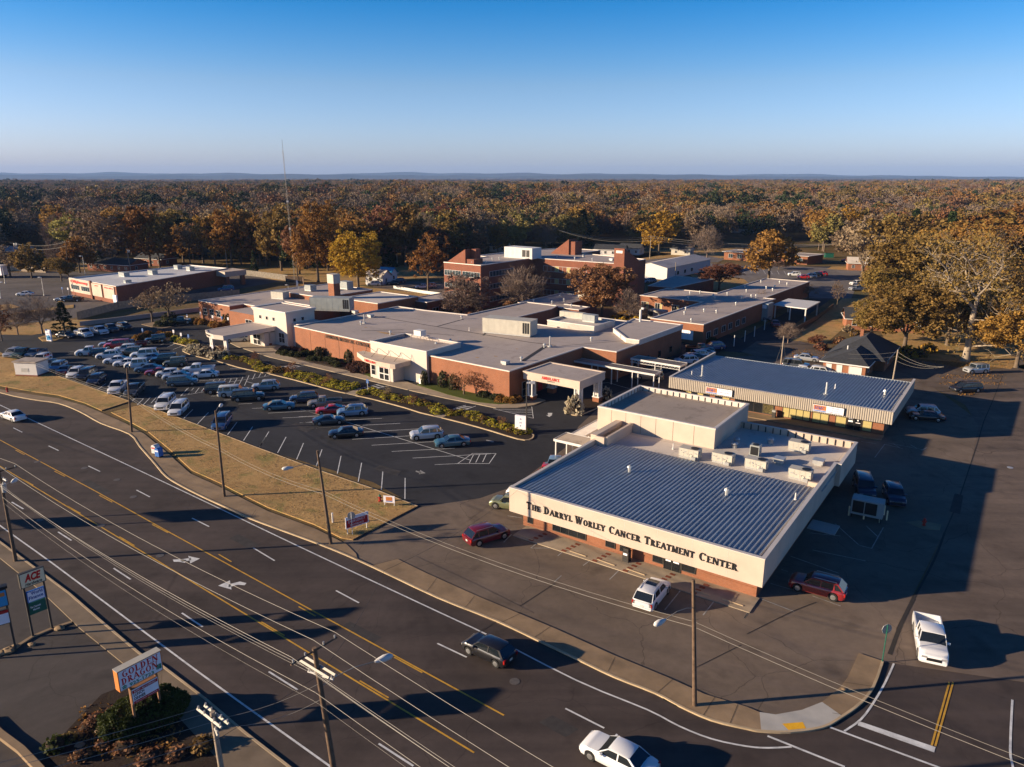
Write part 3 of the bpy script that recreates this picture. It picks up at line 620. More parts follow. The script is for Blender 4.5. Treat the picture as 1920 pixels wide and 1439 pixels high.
def font_mesh(text, h, wid=None, depth=.02, shear=0, bold=.0):
    cu = bpy.data.curves.new('lettering', 'FONT'); cu.body = text; cu.size = 1; cu.extrude = .01; cu.shear = shear; cu.offset = bold; cu.resolution_u = 3
    ob = bpy.data.objects.new('lettering', cu); me = bpy.data.meshes.new_from_object(ob)
    bpy.data.objects.remove(ob); bpy.data.curves.remove(cu)
    xs = [v.co.x for v in me.vertices]; ys = [v.co.y for v in me.vertices]
    w0 = max(xs) - min(xs); h0 = max(ys) - min(ys); x0, y0 = min(xs), min(ys)
    sy = h / h0; sx = (wid / w0) if wid else sy
    mb = MB(); mb.v = [((v.co.x-x0)*sx, -(v.co.z+.01)*depth/.02, (v.co.y-y0)*sy) for v in me.vertices]
    mb.f = [tuple(p.vertices) for p in me.polygons]; mb.m = [0]*len(mb.f); bpy.data.meshes.remove(me); return mb
def place_text(name, mb, m, parent, loc, rot=0, rx=0):
    me = mb.mesh(name, m); o = link(name, me, parent); o.location = loc; o.rotation_euler = (rx, 0, rot); return o

# ------------------------------------------------------------------ building helpers
def inset(poly, d):
    k = len(poly); out = []
    for i in range(k):
        p0, p1, p2 = Vector(poly[i-1][:2]), Vector(poly[i][:2]), Vector(poly[(i+1) % k][:2])
        a = (p1-p0).normalized(); b = (p2-p1).normalized(); na = Vector((-a.y, a.x)); nb = Vector((-b.y, b.x))
        q = (na + nb); q = q / max(.3, (1 + na.dot(nb)))
        out.append((p1.x + q.x*d, p1.y + q.y*d))
    return out
def flat_top(B, poly, h, wall, roof, cope, z0=0, par=.3, th=.28, lip=.06, wname='wall', rname='roof', inner=None):
    """poly counter-clockwise; walls, membrane roof, coping ring"""
    w = MB(); k = len(poly); ins = inset(poly, th)
    for i in range(k):
        a, b = poly[i], poly[(i+1)%k]; w.poly([(a[0],a[1],z0),(b[0],b[1],z0),(b[0],b[1],h),(a[0],a[1],h)], 0)
    for i in range(k):
        a, b = ins[i], ins[(i+1)%k]; w.poly([(b[0],b[1],h-par-.02),(a[0],a[1],h-par-.02),(a[0],a[1],h),(b[0],b[1],h)], 1)
    wo_ = B.part(wname, w, [wall, inner or roof])
    r = MB(); r.poly([(p[0],p[1],h-par) for p in ins]); ro = B.part(rname, r, roof)
    c = MB(); oc = inset(poly, -lip); ic = inset(poly, th + .03)
    for i in range(k):
        j = (i+1)%k
        c.poly([(oc[i][0],oc[i][1],h+.02),(oc[j][0],oc[j][1],h+.02),(ic[j][0],ic[j][1],h+.02),(ic[i][0],ic[i][1],h+.02)])
        c.poly([(oc[i][0],oc[i][1],h-.16),(oc[j][0],oc[j][1],h-.16),(oc[j][0],oc[j][1],h+.02),(oc[i][0],oc[i][1],h+.02)])
        c.poly([(ic[j][0],ic[j][1],h-.1),(ic[i][0],ic[i][1],h-.1),(ic[i][0],ic[i][1],h+.02),(ic[j][0],ic[j][1],h+.02)])
    B.part('coping', c, cope, ro)
    return wo_, ro
def R4(s0, t0, s1, t1): return [(s0,t0),(s1,t0),(s1,t1),(s0,t1)]
def fbox(mb, face, c, a0, a1, z0, z1, d0, d1, mi=0):
    """box on a wall: face '-t','+t','-s','+s' at coordinate c; d0..d1 outward"""
    if face == '-t': mb.box(a0, c-d1, z0, a1, c-d0, z1, mi)
    elif face == '+t': mb.box(a0, c+d0, z0, a1, c+d1, z1, mi)
    elif face == '-s': mb.box(c-d1, a0, z0, c-d0, a1, z1, mi)
    else: mb.box(c+d0, a0, z0, c+d1, a1, z1, mi)
def window(B, parent, face, c, a0, a1, z0, z1, nx=2, nz=1, fm=None, gm=None, f=.07, blinds=None, name='window'):
    fm = fm or m_frame_w; gm = gm or m_glass; mb = MB()
    fbox(mb, face, c, a0, a1, z0, z0+f, -.02, .07); fbox(mb, face, c, a0, a1, z1-f, z1, -.02, .07)
    fbox(mb, face, c, a0, a0+f, z0+f, z1-f, -.02, .069); fbox(mb, face, c, a1-f, a1, z0+f, z1-f, -.02, .069)
    for i in range(1, nx): x = a0+(a1-a0)*i/nx; fbox(mb, face, c, x-f*.4, x+f*.4, z0+f, z1-f, -.02, .066)
    for i in range(1, nz): z = z0+(z1-z0)*i/nz; fbox(mb, face, c, a0+f, a1-f, z-f*.4, z+f*.4, -.02, .063)
    w = B.part(name, mb, fm, parent)
    g = MB(); fbox(g, face, c, a0+f*.5, a1-f*.5, z0+f*.5, z1-f*.5, -.02, .03); B.part('pane', g, gm, w)
    if blinds:
        bl = MB()
        for i in blinds: x0 = a0+(a1-a0)*i/nx+f*.6; x1 = a0+(a1-a0)*(i+1)/nx-f*.6; fbox(bl, face, c, x0, x1, z0+f, z1-f, .03, .034)
        B.part('blind', bl, m_blind, w)
    return w
def roof_vent(x, y, z, fr, kind, where, group):
    """small roof fittings are things of their own"""
    mb = MB(); p = fr.w(x, y, z)
    if kind == 'goose': mb.cyl(0,0,0,.55,.16,8); mb.cyl(0,0,.55,.75,.28,8,.22); mb.cyl(0,0,.75,.85,.1,8); nm, lb, m = 'roof_vent', 'white mushroom-cap roof vent on ', m_galv
    elif kind == 'stack': mb.cyl(0,0,0,.25,.4,8); mb.cyl(0,0,.25,2.0,.13,8); nm, lb, m = 'vent_stack', 'tall thin metal flue standing on ', m_galv
    elif kind == 'pipe': mb.cyl(0,0,0,.12,.13,8); mb.cyl(0,0,.12,.75,.07,8); nm, lb, m = 'vent_pipe', 'short white vent pipe on ', m_frame_w
    elif kind == 'dome': mb.cyl(0,0,0,.3,.35,10); mb.blob((0,0,.5),.42,.42,.25,1,.02,10,6); nm, lb, m = 'roof_fan', 'domed exhaust fan on ', m_galv
    elif kind == 'box': mb.box(-.4,-.4,0,.4,.4,.2); mb.box(-.55,-.55,.2,.55,.55,.6); mb.box(-.6,-.6,.601,.6,.6,.66); nm, lb, m = 'roof_vent', 'low square ventilator on ', m_galv
    o = link(nm, mb.mesh(nm, m, smooth=40), None, p, fr.rot); tag(o, lb + where, 'roof vent', group); return o
def hvac(name, label, fr, s, t, z, L, Wd, Hh, cat, m=None, fans=1, group=None, legs=True, rot=0, panels=4, grille=False):
    m = m or m_hvac; r = thing(name, label, cat, fr.w(s, t, z), fr.rot + rot, group)
    b = MB(); b.box(-L/2,-Wd/2,.25,L/2,Wd/2,Hh)
    for i in range(panels + 1):
        x = -L/2 + L*i/panels; b.box(x-.02,-Wd/2-.015,.27,x+.02,-Wd/2,Hh-.03); 
    b.box(-L/2-.03,-Wd/2-.03,Hh,L/2+.03,Wd/2+.03,Hh+.05); b.box(L/2,-Wd/2+.15,.4,L/2+.1,-Wd/2+.6,Hh-.25)
    part('cabinet', b, m, r)
    c = MB(); c.box(-L/2+.05,-Wd/2+.05,0,L/2-.05,Wd/2-.05,.25); part('base_curb', c, m_galv, r)
    if legs:
        q = MB(); rnd = random.Random(int(s*10+t))
        for i in range(7): x = rnd.uniform(-L/2+.1, L/2-.2); zz = rnd.uniform(.35, Hh*.75); q.box(x,-Wd/2-.04,zz,x+.14,-Wd/2-.016,zz+.1)
        q.tube([(L*.1,-Wd/2-.08,.7),(L*.1,-Wd/2-.3,.7),(L*.1,-Wd/2-.3,.1),(L*.35,-Wd/2-.3,.1)],.035,5); q.box(L*.2,-Wd/2-.35,.08,L*.42,-Wd/2-.05,.45)
        part('pipework', q, m_galv, r)
    for i in range(fans):
        x = L/2 - Wd*.5 if fans == 1 else -L/2 + L*(i+.5)/fans
        f = MB(); f.cyl(x,0,Hh+.05,Hh+.12,min(.45,Wd*.36),14); part('fan_guard', f, m_black, r)
    if grille:
        f = MB()
        for i in range(4): f.box(-L/2-.02,-Wd/2+.2+i*.3*Wd/1.6,.5,-L/2,-Wd/2+.35+i*.3*Wd/1.6,Hh-.3)
        for i in range(3): f.box(L/2-1.6+i*.5,-Wd/2-.02,.6,L/2-1.2+i*.5,-Wd/2,Hh-.3)
        part('grille', f, m_black, r)
    return r

# ------------------------------------------------------------------ 1. treatment centre (front right)
T = Building('treatment_centre', 'low cream and brick treatment centre with a blue-grey ribbed roof and tall cream block behind', 'building', FA, 0, 0)
wb = MB()
poly = [(1.0,1.1),(25.3,1.1),(25.3,34.2),(1.0,34.2)]
for i in range(4):
    a, b = poly[i], poly[(i+1)%4]; wb.poly([(a[0],a[1],-.05),(b[0],b[1],-.05),(b[0],b[1],2.8),(a[0],a[1],2.8)])
wall_b = T.part('wall', wb, m_brick2)
fo = [(0,0),(26,0),(26,26.2),(26.5,26.2),(26.5,34.9),(0,34.9)]; fi = inset(fo, .3); f = MB()
for i in range(6):
    j = (i+1)%6; a,b,c,d = fo[i],fo[j],fi[i],fi[j]
    zb = 1.75 if i < 1 or i == 5 else 1.75
    f.poly([(a[0],a[1],zb),(b[0],b[1],zb),(b[0],b[1],4.4),(a[0],a[1],4.4)])
    f.poly([(d[0],d[1],3.2),(c[0],c[1],3.2),(c[0],c[1],4.4),(d[0],d[1],4.4)])
for i in (0,1,3,4,5):    # soffit
    pass
f.poly([(0,0,1.75),(0,34.9,1.75),(1.05,34.2,1.75),(1.05,1.05,1.75)]); f.poly([(0,0,1.75),(1.05,1.15,1.75),(25.25,1.15,1.75),(26,0,1.75)]); f.poly([(26,0,1.75),(25.25,1.1,1.75),(25.25,34.2,1.75),(26,34.9,1.75)])
fas = T.part('fascia', f, m_cream)
for s in (3.2, 6.5, 9.8, 13.1, 16.4, 19.7, 22.9): T.part('panel_joint', MB().box(s-.012,-.006,1.76,s+.012,.004,4.38), m_coping, fas)
for t in (4,8,12,16,20,24): T.part('panel_joint', MB().box(25.996,t-.012,1.76,26.006,t+.012,4.38), m_coping, fas)
c = MB(); oc = inset(fo, -.03); ic = inset(fo, .34)
for i in range(6):
    j = (i+1)%6; c.poly([(oc[i][0],oc[i][1],4.43),(oc[j][0],oc[j][1],4.43),(ic[j][0],ic[j][1],4.43),(ic[i][0],ic[i][1],4.43)])
    c.poly([(oc[i][0],oc[i][1],4.34),(oc[j][0],oc[j][1],4.34),(oc[j][0],oc[j][1],4.43),(oc[i][0],oc[i][1],4.43)])
T.part('coping', c, m_coping, fas)
# ribbed metal roof
rb = MB(); rb.poly([(.3,.3,4.16),(25.7,.3,4.16),(25.7,19.3,3.72),(.3,19.3,3.72)])
for i in range(56):
    s = .6 + i*.4495
    rb.poly([(s-.1,.3,4.165),(s-.04,.3,4.27),(s-.04,19.3,3.83),(s-.1,19.3,3.725)]); rb.poly([(s-.04,.3,4.27),(s+.04,.3,4.27),(s+.04,19.3,3.83),(s-.04,19.3,3.83)]); rb.poly([(s+.04,.3,4.27),(s+.1,.3,4.165),(s+.1,19.3,3.725),(s+.04,19.3,3.83)])
mroof = T.part('metal_roof', rb, m_roofmetal)
fl = MB(); fl.poly([(.3,19.3,3.6),(26.2,19.3,3.6),(26.2,34.6,3.6),(.3,34.6,3.6)]); fl.poly([(.3,19.3,3.6),(.3,19.3,3.73),(25.7,19.3,3.73),(25.7,19.3,3.6)])
froof = T.part('flat_roof', fl, m_memb_w)
for i in range(15): s = 12.9 + i*.93; T.part('parapet_batten', MB().box(s-.05,34.5,3.62,s+.05,34.61,4.34), m_black, froof)
# side parapet step
T.part('parapet_step', MB().box(24.6,19.6,3.6,25.7,19.9,4.2), m_cream, fas); T.part('parapet_step', MB().box(.3,17.6,3.6,1.5,17.9,4.9), m_cream, fas); T.part('parapet_step', MB().box(-.5,17.9,2.5,.3,24.6,4.9), m_cream, fas); T.part('parapet_step', MB().box(1.5,17.9,3.6,1.8,24.6,4.9), m_cream, fas)
tw = [(-3.3,24.8),(12.5,24.8),(12.5,37.2),(-3.3,37.2)]
flat_top(T, tw, 6.2, m_cream, m_memb_d, m_coping, par=.65, wname='tower_wall', rname='tower_roof', inner=m_memb_w)
for s in (-1.3,.75,2.85,4.9,7.2,9.9): T.part('panel_joint', MB().box(s-.018,24.79,3.5,s+.018,24.801,6.1), m_dark)
for t in range(26,37,1): T.part('parapet_batten', MB().box(-3.03,t-.05,5.56,-2.98,t+.05,6.12), m_black)
for i in range(17): s = -2.6+i*.92; T.part('parapet_batten', MB().box(s-.04,36.84,5.56,s+.04,36.93,6.12), m_black)
# windows and door on the street side
wl = [(.0,0)]
window(T, wall_b, '-t', 1.1, 1.55, 2.2, .45, 1.74, 1, 1, m_frame_d)
window(T, wall_b, '-t', 1.1, 4.6, 8.5, .45, 1.74, 4, 1, m_frame_d)
window(T, wall_b, '-t', 1.1, 10.65, 11.7, .5, 1.74, 1, 1, m_frame_d); window(T, wall_b, '-t', 1.1, 12.2, 13.25, .5, 1.74, 1, 1, m_frame_d)
window(T, wall_b, '-t', 1.1, 15.6, 16.65, .45, 1.74, 1, 1, m_frame_d); window(T, wall_b, '-t', 1.1, 18.45, 19.8, .45, 1.74, 1, 1, m_frame_d)
d = window(T, wall_b, '-t', 1.1, 16.7, 18.4, .02, 1.74, 2, 1, m_frame_d, name='door')
T.part('door_notice', MB().box(16.9,1.05,.95,17.4,1.06,1.1), m_sign_w, d); T.part('door_notice', MB().box(17.65,1.05,.95,18.2,1.06,1.1), m_sign_w, d)
for t in (5,9,13,17,21,26,30): window(T, wall_b, '+s', 25.3, t, t+.9, .55, 1.7, 1, 1, m_frame_d)
pl = MB(); pl.box(20.6,1.05,-.02,25.3,1.1,.9); T.part('planter_rail', pl, m_brick2, wall_b)
for wd, x0_, x1_ in (('The',2.15,3.85),('Darryl',4.22,7.55),('Worley',7.85,11.15),('Cancer',11.48,14.8),('Treatment',15.15,20.0),('Center',20.35,23.85)):
    place_text('sign_lettering', stroke_text(wd, .78, x1_-x0_, small=.80, depth=.07), m_text_k, T.root, (x0_, -.004, 2.62))
# sidewalk with brick-red bands
sw = MB(); sw.box(1.5,-1.6,0,25.6,1.09,.1); w_ = T.part('entrance_walk', sw, m_conc); sw2 = MB()
for s in (3.4,7.2,10.6,13.8,17.2,20.4): [sw2.box(s+.14*k,-1.55+.62*k,.1,s+.14*k+.5,-1.2+.62*k,.112) for k in range(4)]
T.part('brick_band', sw2, m_brick, w_)
ds = MB(); ds.box(25.5,17.2,0,28.2,19.6,.12); T.part('side_doorstep', ds, m_conc_new)

for i, (s, t) in enumerate(((11.2,20.6),(14.9,21.3),(18.6,21.6),(23.4,21.4),(21.0,30.2))):
    hvac('rooftop_air_conditioner', 'beige boxy air conditioner on the treatment centre flat roof', FA, s, t, 3.6, 2.3, 1.25, 1.15, 'air conditioner', m_hvac, 1, 'air conditioners on the treatment centre roof')
r = thing('cooling_unit', 'upright grey condenser with dark grilles in the shade of the cream block', 'air conditioner', FA.w(17.2, 25.6, 3.6), FA.rot)
b = MB(); b.box(-.55,-.5,.12,.55,.5,1.35); part('cabinet', b, m_hvac_g, r); b = MB(); b.box(-.45,-.52,.2,.45,-.5,1.2); b.cyl(0,0,1.35,1.4,.38,14); part('grille', b, m_black, r)
for (a, b_, kd) in ((7.8,11.7,'goose'),(18.6,11.8,'goose'),(24.6,14.7,'pipe')): roof_vent(a, b_, 3.95, FA, kd, 'the ribbed roof of the treatment centre', 'vents on the treatment centre')
for (a, b_, kd) in ((17.4,30.9,'dome'),(14.0,28.5,'dome'),(14.3,26.8,'dome'),(20.2,24.8,'box'),(24.0,26.8,'box'),(8.5,22.0,'pipe')): roof_vent(a, b_, 3.6, FA, kd, 'the pale flat roof of the treatment centre', 'vents on the treatment centre')

# covered walk beside the treatment centre
def covered_walk(name, label, fr, s0, t0, s1, t1, z, ribs_along='s', m_roof=None, posts=3, truss=False, group=None):
    B = Building(name, label, 'covered walkway', fr, s0, t0, group); mb = MB(); mb.box(s0,t0,z,s1,t1,z+.12)
    n = int(((s1-s0) if ribs_along == 's' else (t1-t0)) / .28)
    for i in range(n):
        if ribs_along == 's': x = s0 + (i+.5)*(s1-s0)/n; mb.box(x-.05,t0,z+.12,x+.05,t1,z+.17)
        else: y = t0 + (i+.5)*(t1-t0)/n; mb.box(s0,y-.05,z+.12,s1,y+.05,z+.17)
    B.part('roof', mb, m_roof or m_coping); g = MB()
    g.box(s0-.05,t0-.06,z-.12,s1+.05,t0,z+.2); g.box(s0-.05,t1,z-.12,s1+.05,t1+.06,z+.2); g.box(s0-.06,t0,z-.12,s0,t1,z+.2); g.box(s1,t0,z-.12,s1+.06,t1,z+.2)
    if truss:
        for y in (t0-.05, t1+.05):
            g.tube([(s0,y,z-.55),(s1,y,z-.55)],.05,4); k = int((s1-s0)/.6)
            for i in range(k): x = s0+(s1-s0)*i/k; xm = x+(s1-s0)/k/2; g.tube([(x,y,z-.55),(xm,y,z-.1),(x+(s1-s0)/k,y,z-.55)],.03,4)
    B.part('edge_beam', g, m_frame_w)
    long_s = (s1-s0) > (t1-t0)
    for i in range(posts):
        for q in (0,1):
            if long_s: x = s0+.2+(s1-s0-.4)*i/(posts-1); y = t0+.15 if q == 0 else t1-.15
            else: y = t0+.2+(t1-t0-.4)*i/(posts-1); x = s0+.15 if q == 0 else s1-.15
            p = MB(); p.box(x-.07,y-.07,0,x+.07,y+.07,z-.12 if not truss else z-.02); B.part('post', p, m_frame_w)
    return B
covered_walk('covered_walkway', 'short brown-ribbed walkway canopy on white posts left of the treatment centre', FA, -5.9, 18.2, -.7, 21.2, 2.9, 't', m_roof=m_memb_d, posts=2)
covered_walk('covered_walkway', 'pale ribbed walkway canopy running to the wall of the cream block', FA, -5.3, 21.4, -3.4, 30.5, 2.8, 't', posts=3)
covered_walk('covered_walkway', 'pale ribbed canopy strip along the far side of the cream block', FA, -4.6, 31.5, -3.4, 38.6, 3.0, 't', posts=2)
covered_walk('covered_walkway', 'dark-roofed white-edged walkway canopy along the medical centre brick wall', FB, -.6, 19.2, 16.0, 21.6, 3.0, 's', m_roof=m_memb_d, posts=5)
covered_walk('covered_walkway', 'higher dark-roofed walkway canopy on white trusses with a gold car below', FB, 8.0, 25.6, 17.6, 28.4, 3.4, 's', m_roof=m_memb_d, posts=3, truss=True)

# ------------------------------------------------------------------ 2. services building
S2 = Building('services_building', 'long low brick services building with a blue ribbed roof and corrugated fascia', 'building', FA, -4.6, 51)
w = MB(); x0,x1,y0,y1 = -3.9,26.8,53,70.4
for a,b in (((x0,y0),(x1,y0)),((x1,y0),(x1,y1)),((x1,y1),(x0,y1)),((x0,y1),(x0,y0))): w.poly([(a[0],a[1],-.05),(b[0],b[1],-.05),(b[0],b[1],3.4),(a[0],a[1],3.4)])
wl2 = S2.part('wall', w, m_brick2)
f = MB(); n = 110
for i in range(n):     # corrugated front fascia: trapezoid ribs
    a = -4.6+32.6*i/n; b = a+32.6/n; mdl = (a+b)/2
    f.poly([(a,51,2.42),(mdl-.05,51,2.42),(mdl-.05,51,4.2),(a,51,4.2)]); f.poly([(mdl-.05,51,2.42),(mdl,50.93,2.42),(mdl,50.93,4.2),(mdl-.05,51,4.2)]); f.poly([(mdl,50.93,2.42),(b-.03,50.93,2.42),(b-.03,50.93,4.2),(mdl,50.93,4.2)]); f.poly([(b-.03,50.93,2.42),(b,51,2.42),(b,51,4.2),(b-.03,50.93,4.2)])
f.poly([(-4.6,51,2.42),(-3.9,53,2.42),(26.8,53,2.42),(28,51,2.42)])
f.poly([(28,51,2.42),(28,71.1,2.42),(28,71.1,4.4),(28,51,4.2)]); f.poly([(-4.6,71.1,2.42),(-4.6,51,2.42),(-4.6,51,4.2),(-4.6,71.1,4.4)]); f.poly([(28,71.1,3.2),(-4.6,71.1,3.2),(-4.6,71.1,3.75),(28,71.1,3.75)])
f.poly([(28,51,2.42),(26.8,53,2.42),(26.8,71,2.42),(28,71,2.42)]); f.poly([(27.75,71.1,3.7),(27.75,51.2,3.7),(27.75,51.2,4.25),(27.75,71.1,4.42)]); f.poly([(-4.35,51.2,3.7),(-4.35,71.1,3.7),(-4.35,71.1,4.42),(-4.35,51.2,4.25)])
fs2 = S2.part('fascia', f, m_fascia_rib)
c = MB(); c.poly([(-4.65,50.9,4.23),(28.05,50.9,4.23),(28.05,51.25,4.25),(-4.65,51.25,4.25)]); c.poly([(27.7,51.2,4.26),(28.06,51.2,4.26),(28.06,71.15,4.44),(27.7,71.15,4.44)]); c.poly([(-4.66,51.2,4.26),(-4.3,51.2,4.26),(-4.3,71.15,4.44),(-4.66,71.15,4.44)])
S2.part('coping', c, m_coping, fs2)
r_ = MB(); r_.poly([(-4.35,51.25,4.12),(27.75,51.25,4.12),(27.75,71.1,3.75),(-4.35,71.1,3.75)])
for i in range(72):
    s = -4.1+i*.445; r_.poly([(s-.08,51.25,4.125),(s-.03,51.25,4.21),(s-.03,71.1,3.84),(s-.08,71.1,3.755)]); r_.poly([(s-.03,51.25,4.21),(s+.03,51.25,4.21),(s+.03,71.1,3.84),(s-.03,71.1,3.84)]); r_.poly([(s+.03,51.25,4.21),(s+.08,51.25,4.125),(s+.08,71.1,3.755),(s+.03,71.1,3.84)])
r_.box(-4.35,71.0,3.7,27.75,71.15,3.86)
S2.part('metal_roof', r_, m_roofmetal)
window(S2, wl2, '-t', 53, 5.6, 11.6, .22, 2.35, 4, 1, m_frame_d, blinds=[])
window(S2, wl2, '-t', 53, 9.9, 11.7, .3, 2.36, 1, 1, m_frame_d, m_blind)
window(S2, wl2, '-t', 53, 12.9, 16.9, .25, 2.36, 4, 1, m_frame_d, blinds=[0,1,2,3]); window(S2, wl2, '-t', 53, 17.2, 19.5, .25, 2.36, 2, 1, m_frame_d, blinds=[0,1])
window(S2, wl2, '-t', 53, 20.4, 21.9, .25, 2.36, 1, 1, m_frame_d, blinds=[0]); window(S2, wl2, '-t', 53, 24.0, 25.3, .25, 2.36, 1, 1, m_frame_d, blinds=[0])
window(S2, wl2, '-t', 53, -2.5, 1.5, .25, 2.36, 4, 1, m_frame_d, blinds=[0,2]); window(S2, wl2, '-t', 53, 2.4, 4.8, .25, 2.36, 2, 1, m_frame_d, blinds=[1])
d = window(S2, wl2, '-t', 53, 22.0, 23.9, .12, 2.36, 2, 1, m_frame_d, name='door')
dn = MB(); dn.box(22.15,52.95,1.7,22.75,52.96,1.85); dn.box(22.15,52.95,1.25,22.75,52.96,1.5); dn.box(23.15,52.95,1.2,23.75,52.96,1.3); dn.cyl(23.45,52.95,1.55,1.75,.12,8); S2.part('door_notice', dn, m_sign_w, d)
sw = MB(); sw.box(-4.2,50.4,0,27.0,52.98,.13); S2.part('entrance_walk', sw, m_conc_old)
for k, (s0, words, z0) in enumerate(((1.6, ['Counseling','Services'], 2.62), (17.6, ['Wound','Care','Services'], 2.6))):
    b = MB(); b.box(s0,50.74,z0,s0+4.25,50.92,z0+1.12); r = thing('wall_sign', ['white and orange sign board for counseling services on the corrugated fascia','white and orange sign board for wound care services on the corrugated fascia'][k], 'sign', FA.w(s0, 50.9, z0), FA.rot)
    off = (s0, 50.9, z0)
    part('sign_case', b, m_frame_d, r, off=off); b = MB(); b.box(s0+.06,50.72,z0+.06,s0+4.19,50.74,z0+1.06); part('sign_face', b, m_sign_w, r, off=off)
    b = MB(); b.box(s0+.12,50.71,z0+.3,s0+1.85,50.72,z0+1.0); part('orange_panel', b, m_orange, r, off=off); b = MB(); b.box(s0+.12,50.708,z0+.12,s0+1.85,50.718,z0+.26); part('blue_panel', b, m_blue, r, off=off)
    t_ = stroke_text('HMC' , .5, 1.5, depth=.01); o = part('lettering', t_, m_text_b, r); o.location = (.25, -.192, .38)
    for i, wd in enumerate(words):
        hh = .28 if len(words) == 2 else .22; t_ = font_mesh(wd, hh, min(2.0, .19*len(wd)), .01); o = part('lettering', t_, m_text_b, r); o.location = (2.95-min(2.0,.19*len(wd))/2+.08, -.182, .72 - i*.36 if len(words) == 2 else .76 - i*.31)
for (a, b_, kd) in ((-2.3,54.7,'pipe'),(-.7,55.0,'stack'),(18.2,55.6,'stack'),(18.6,59.7,'pipe'),(25.4,60.3,'goose')): roof_vent(a, b_, 4.0 if kd != 'stack' else 3.9, FA, kd, 'the blue ribbed roof of the services building', 'vents on the services building')

# ------------------------------------------------------------------ 3. medical centre main block
Hc = Building('medical_centre', 'sprawling one-storey brick medical centre with grey membrane roofs', 'hospital', FB, 0, 0)
main = [(-58.5,2.6),(-32,1.0),(-32,.3),(0,0),(0,22.0),(6.8,22.4),(6.8,49.5),(-14.5,49.5),(-14.5,35.0),(-27.5,35.0),(-27.5,52),(-29,57),(-38.5,57),(-38.5,34.5),(-50,33),(-59,33)]
wall_h, roof_h = flat_top(Hc, main, 5.2, m_brick2, m_memb, m_coping, par=.18)
sm = MB()
def seam(a, b, w=.28, z=5.035):
    a, b = Vector(a), Vector(b); d = (b-a).normalized(); n = Vector((-d.y, d.x))*w/2
    sm.poly([(a.x-n.x,a.y-n.y,z),(b.x-n.x,b.y-n.y,z),(b.x+n.x,b.y+n.y,z),(a.x+n.x,a.y+n.y,z)])
seam((-58,21),(-10.5,19.9),.3); seam((-10.5,19.9),(-5,20.6),.3,5.039); seam((-2.7,7.3),(-6.1,18.8),.75,5.043); seam((-34.9,20.8),(-35.9,30.3),.3,5.043); seam((-21.4,19.4),(-24.4,25.1),.3,5.043); seam((-4,21),(5,35),.12,5.047); seam((-44,8),(-38,14),.25,5.043); seam((-30,10),(-22,12.2),.3,5.047); seam((-33,14),(-26,16),.2,5.043); seam((-38,9.5),(-34.5,13.5),.2,5.047)
Hc.part('roof_seams', sm, m_seam, roof_h)
st = MB(); m_rust = M('rust_stain', (.42,.26,.12), .8, .3, 1.5)
for (s,t,a,b) in ((-38.2,9.5,3.2,.7),(-10.5,4.6,.5,.3),(-8.5,7.2,.5,.3),(5.0,46,1.4,.9),(-46,11,.5,.3),(4.2,30,.9,.5),(-24.5,33,1.6,.7),(-9,14,.4,.2)):
    rnd = random.Random(int(s*7)); k = 12; st.poly([(s+a*math.cos(6.283*i/k)*rnd.uniform(.6,1), t+b*math.sin(6.283*i/k)*rnd.uniform(.6,1), 5.028) for i in range(k)])
Hc.part('roof_stains', st, m_rust, roof_h)
tx = stroke_text('HARDIN MEDICAL CENTER', .66, 13.8, gap=.26, depth=.06); place_text('sign_lettering', tx, m_text_k, Hc.root, (-47.6, 1.84, 4.2), rot=math.atan2(-1.6, 26.5))
pj = MB()
for s in (-53,-48,-43.5,-39,-35): y = 2.6-(s+58.5)*1.6/26.5; pj.box(s-.03,y-.02,.3,s+.03,y+.02,4.6)
Hc.part('control_joints', pj, m_dark, wall_h)
window(Hc, wall_h, '+s', 0, 8.0, 9.2, .05, 2.3, 1, 1, m_red, m_red, name='door')
window(Hc, wall_h, '+s', 0, 3.4, 7.0, .05, 2.6, 2, 2, m_galv, name='door')
for t in (24,29,34,39,44): window(Hc, wall_h, '+s', 6.8, t, t+1.2, 1.0, 2.2, 1, 1, m_frame_d)
# emergency block
E_ = Building('emergency_entrance', 'pale stucco emergency entrance block projecting above the brick medical centre', 'building', FB, -32, -.4)
w1, r1 = flat_top(E_, R4(-32,-.4,-17.8,8.6), 6.0, m_cream2, m_memb, m_coping, par=.5, inner=m_blue and m_memb)
vb = MB(); vb.box(-29.2,-3.2,0,-23.4,-.4,3.0); v_ = E_.part('vestibule', vb, m_cream2)
window(E_, v_, '-t', -3.2, -27.0, -24.2, .05, 2.6, 2, 2, m_frame_w, f=.22, name='door')
window(E_, v_, '-t', -3.2, -28.9, -27.8, .7, 2.6, 1, 2, m_frame_w)
tx = font_mesh('EMERGENCY', .2, 2.2, .02); place_text('lettering', tx, m_text_r, v_, (-26.75+32, -3.29+.4, 2.42))
cn = MB(); pts = [(-34.0,-2.0),(-30,-3.9),(-26,-4.6),(-22.6,-4.6),(-21.6,-4.3),(-21.6,-.45),(-34.0,-.45)]; cn.prism(pts, 3.0, 3.85, 0, True, True); cn_ = E_.part('canopy', cn, m_cream)
for i, s in enumerate((-32.0,-29,-26,-23.2)):
    t_ = MB(); y = -3.0 if i else -2.0
    t_.tube([(s,y,3.86),(s+.6,-1.6,5.3),(s+1.6,-.42,4.0)],.035,4); E_.part('tie_rod', t_, m_black)
tx = stroke_text('EMERGENCY', .42, 3.6, gap=.14, depth=.05); place_text('sign_lettering', tx, m_text_r, E_.root, (-29.6+32, -4.12+.4, 3.25), rot=math.atan2(-.62, 3.8))
r = thing('rooftop_machine', 'white machine on a metal stand behind the emergency parapet', 'roof equipment', FB.w(-26.5, 7.0, 5.5), FB.rot)
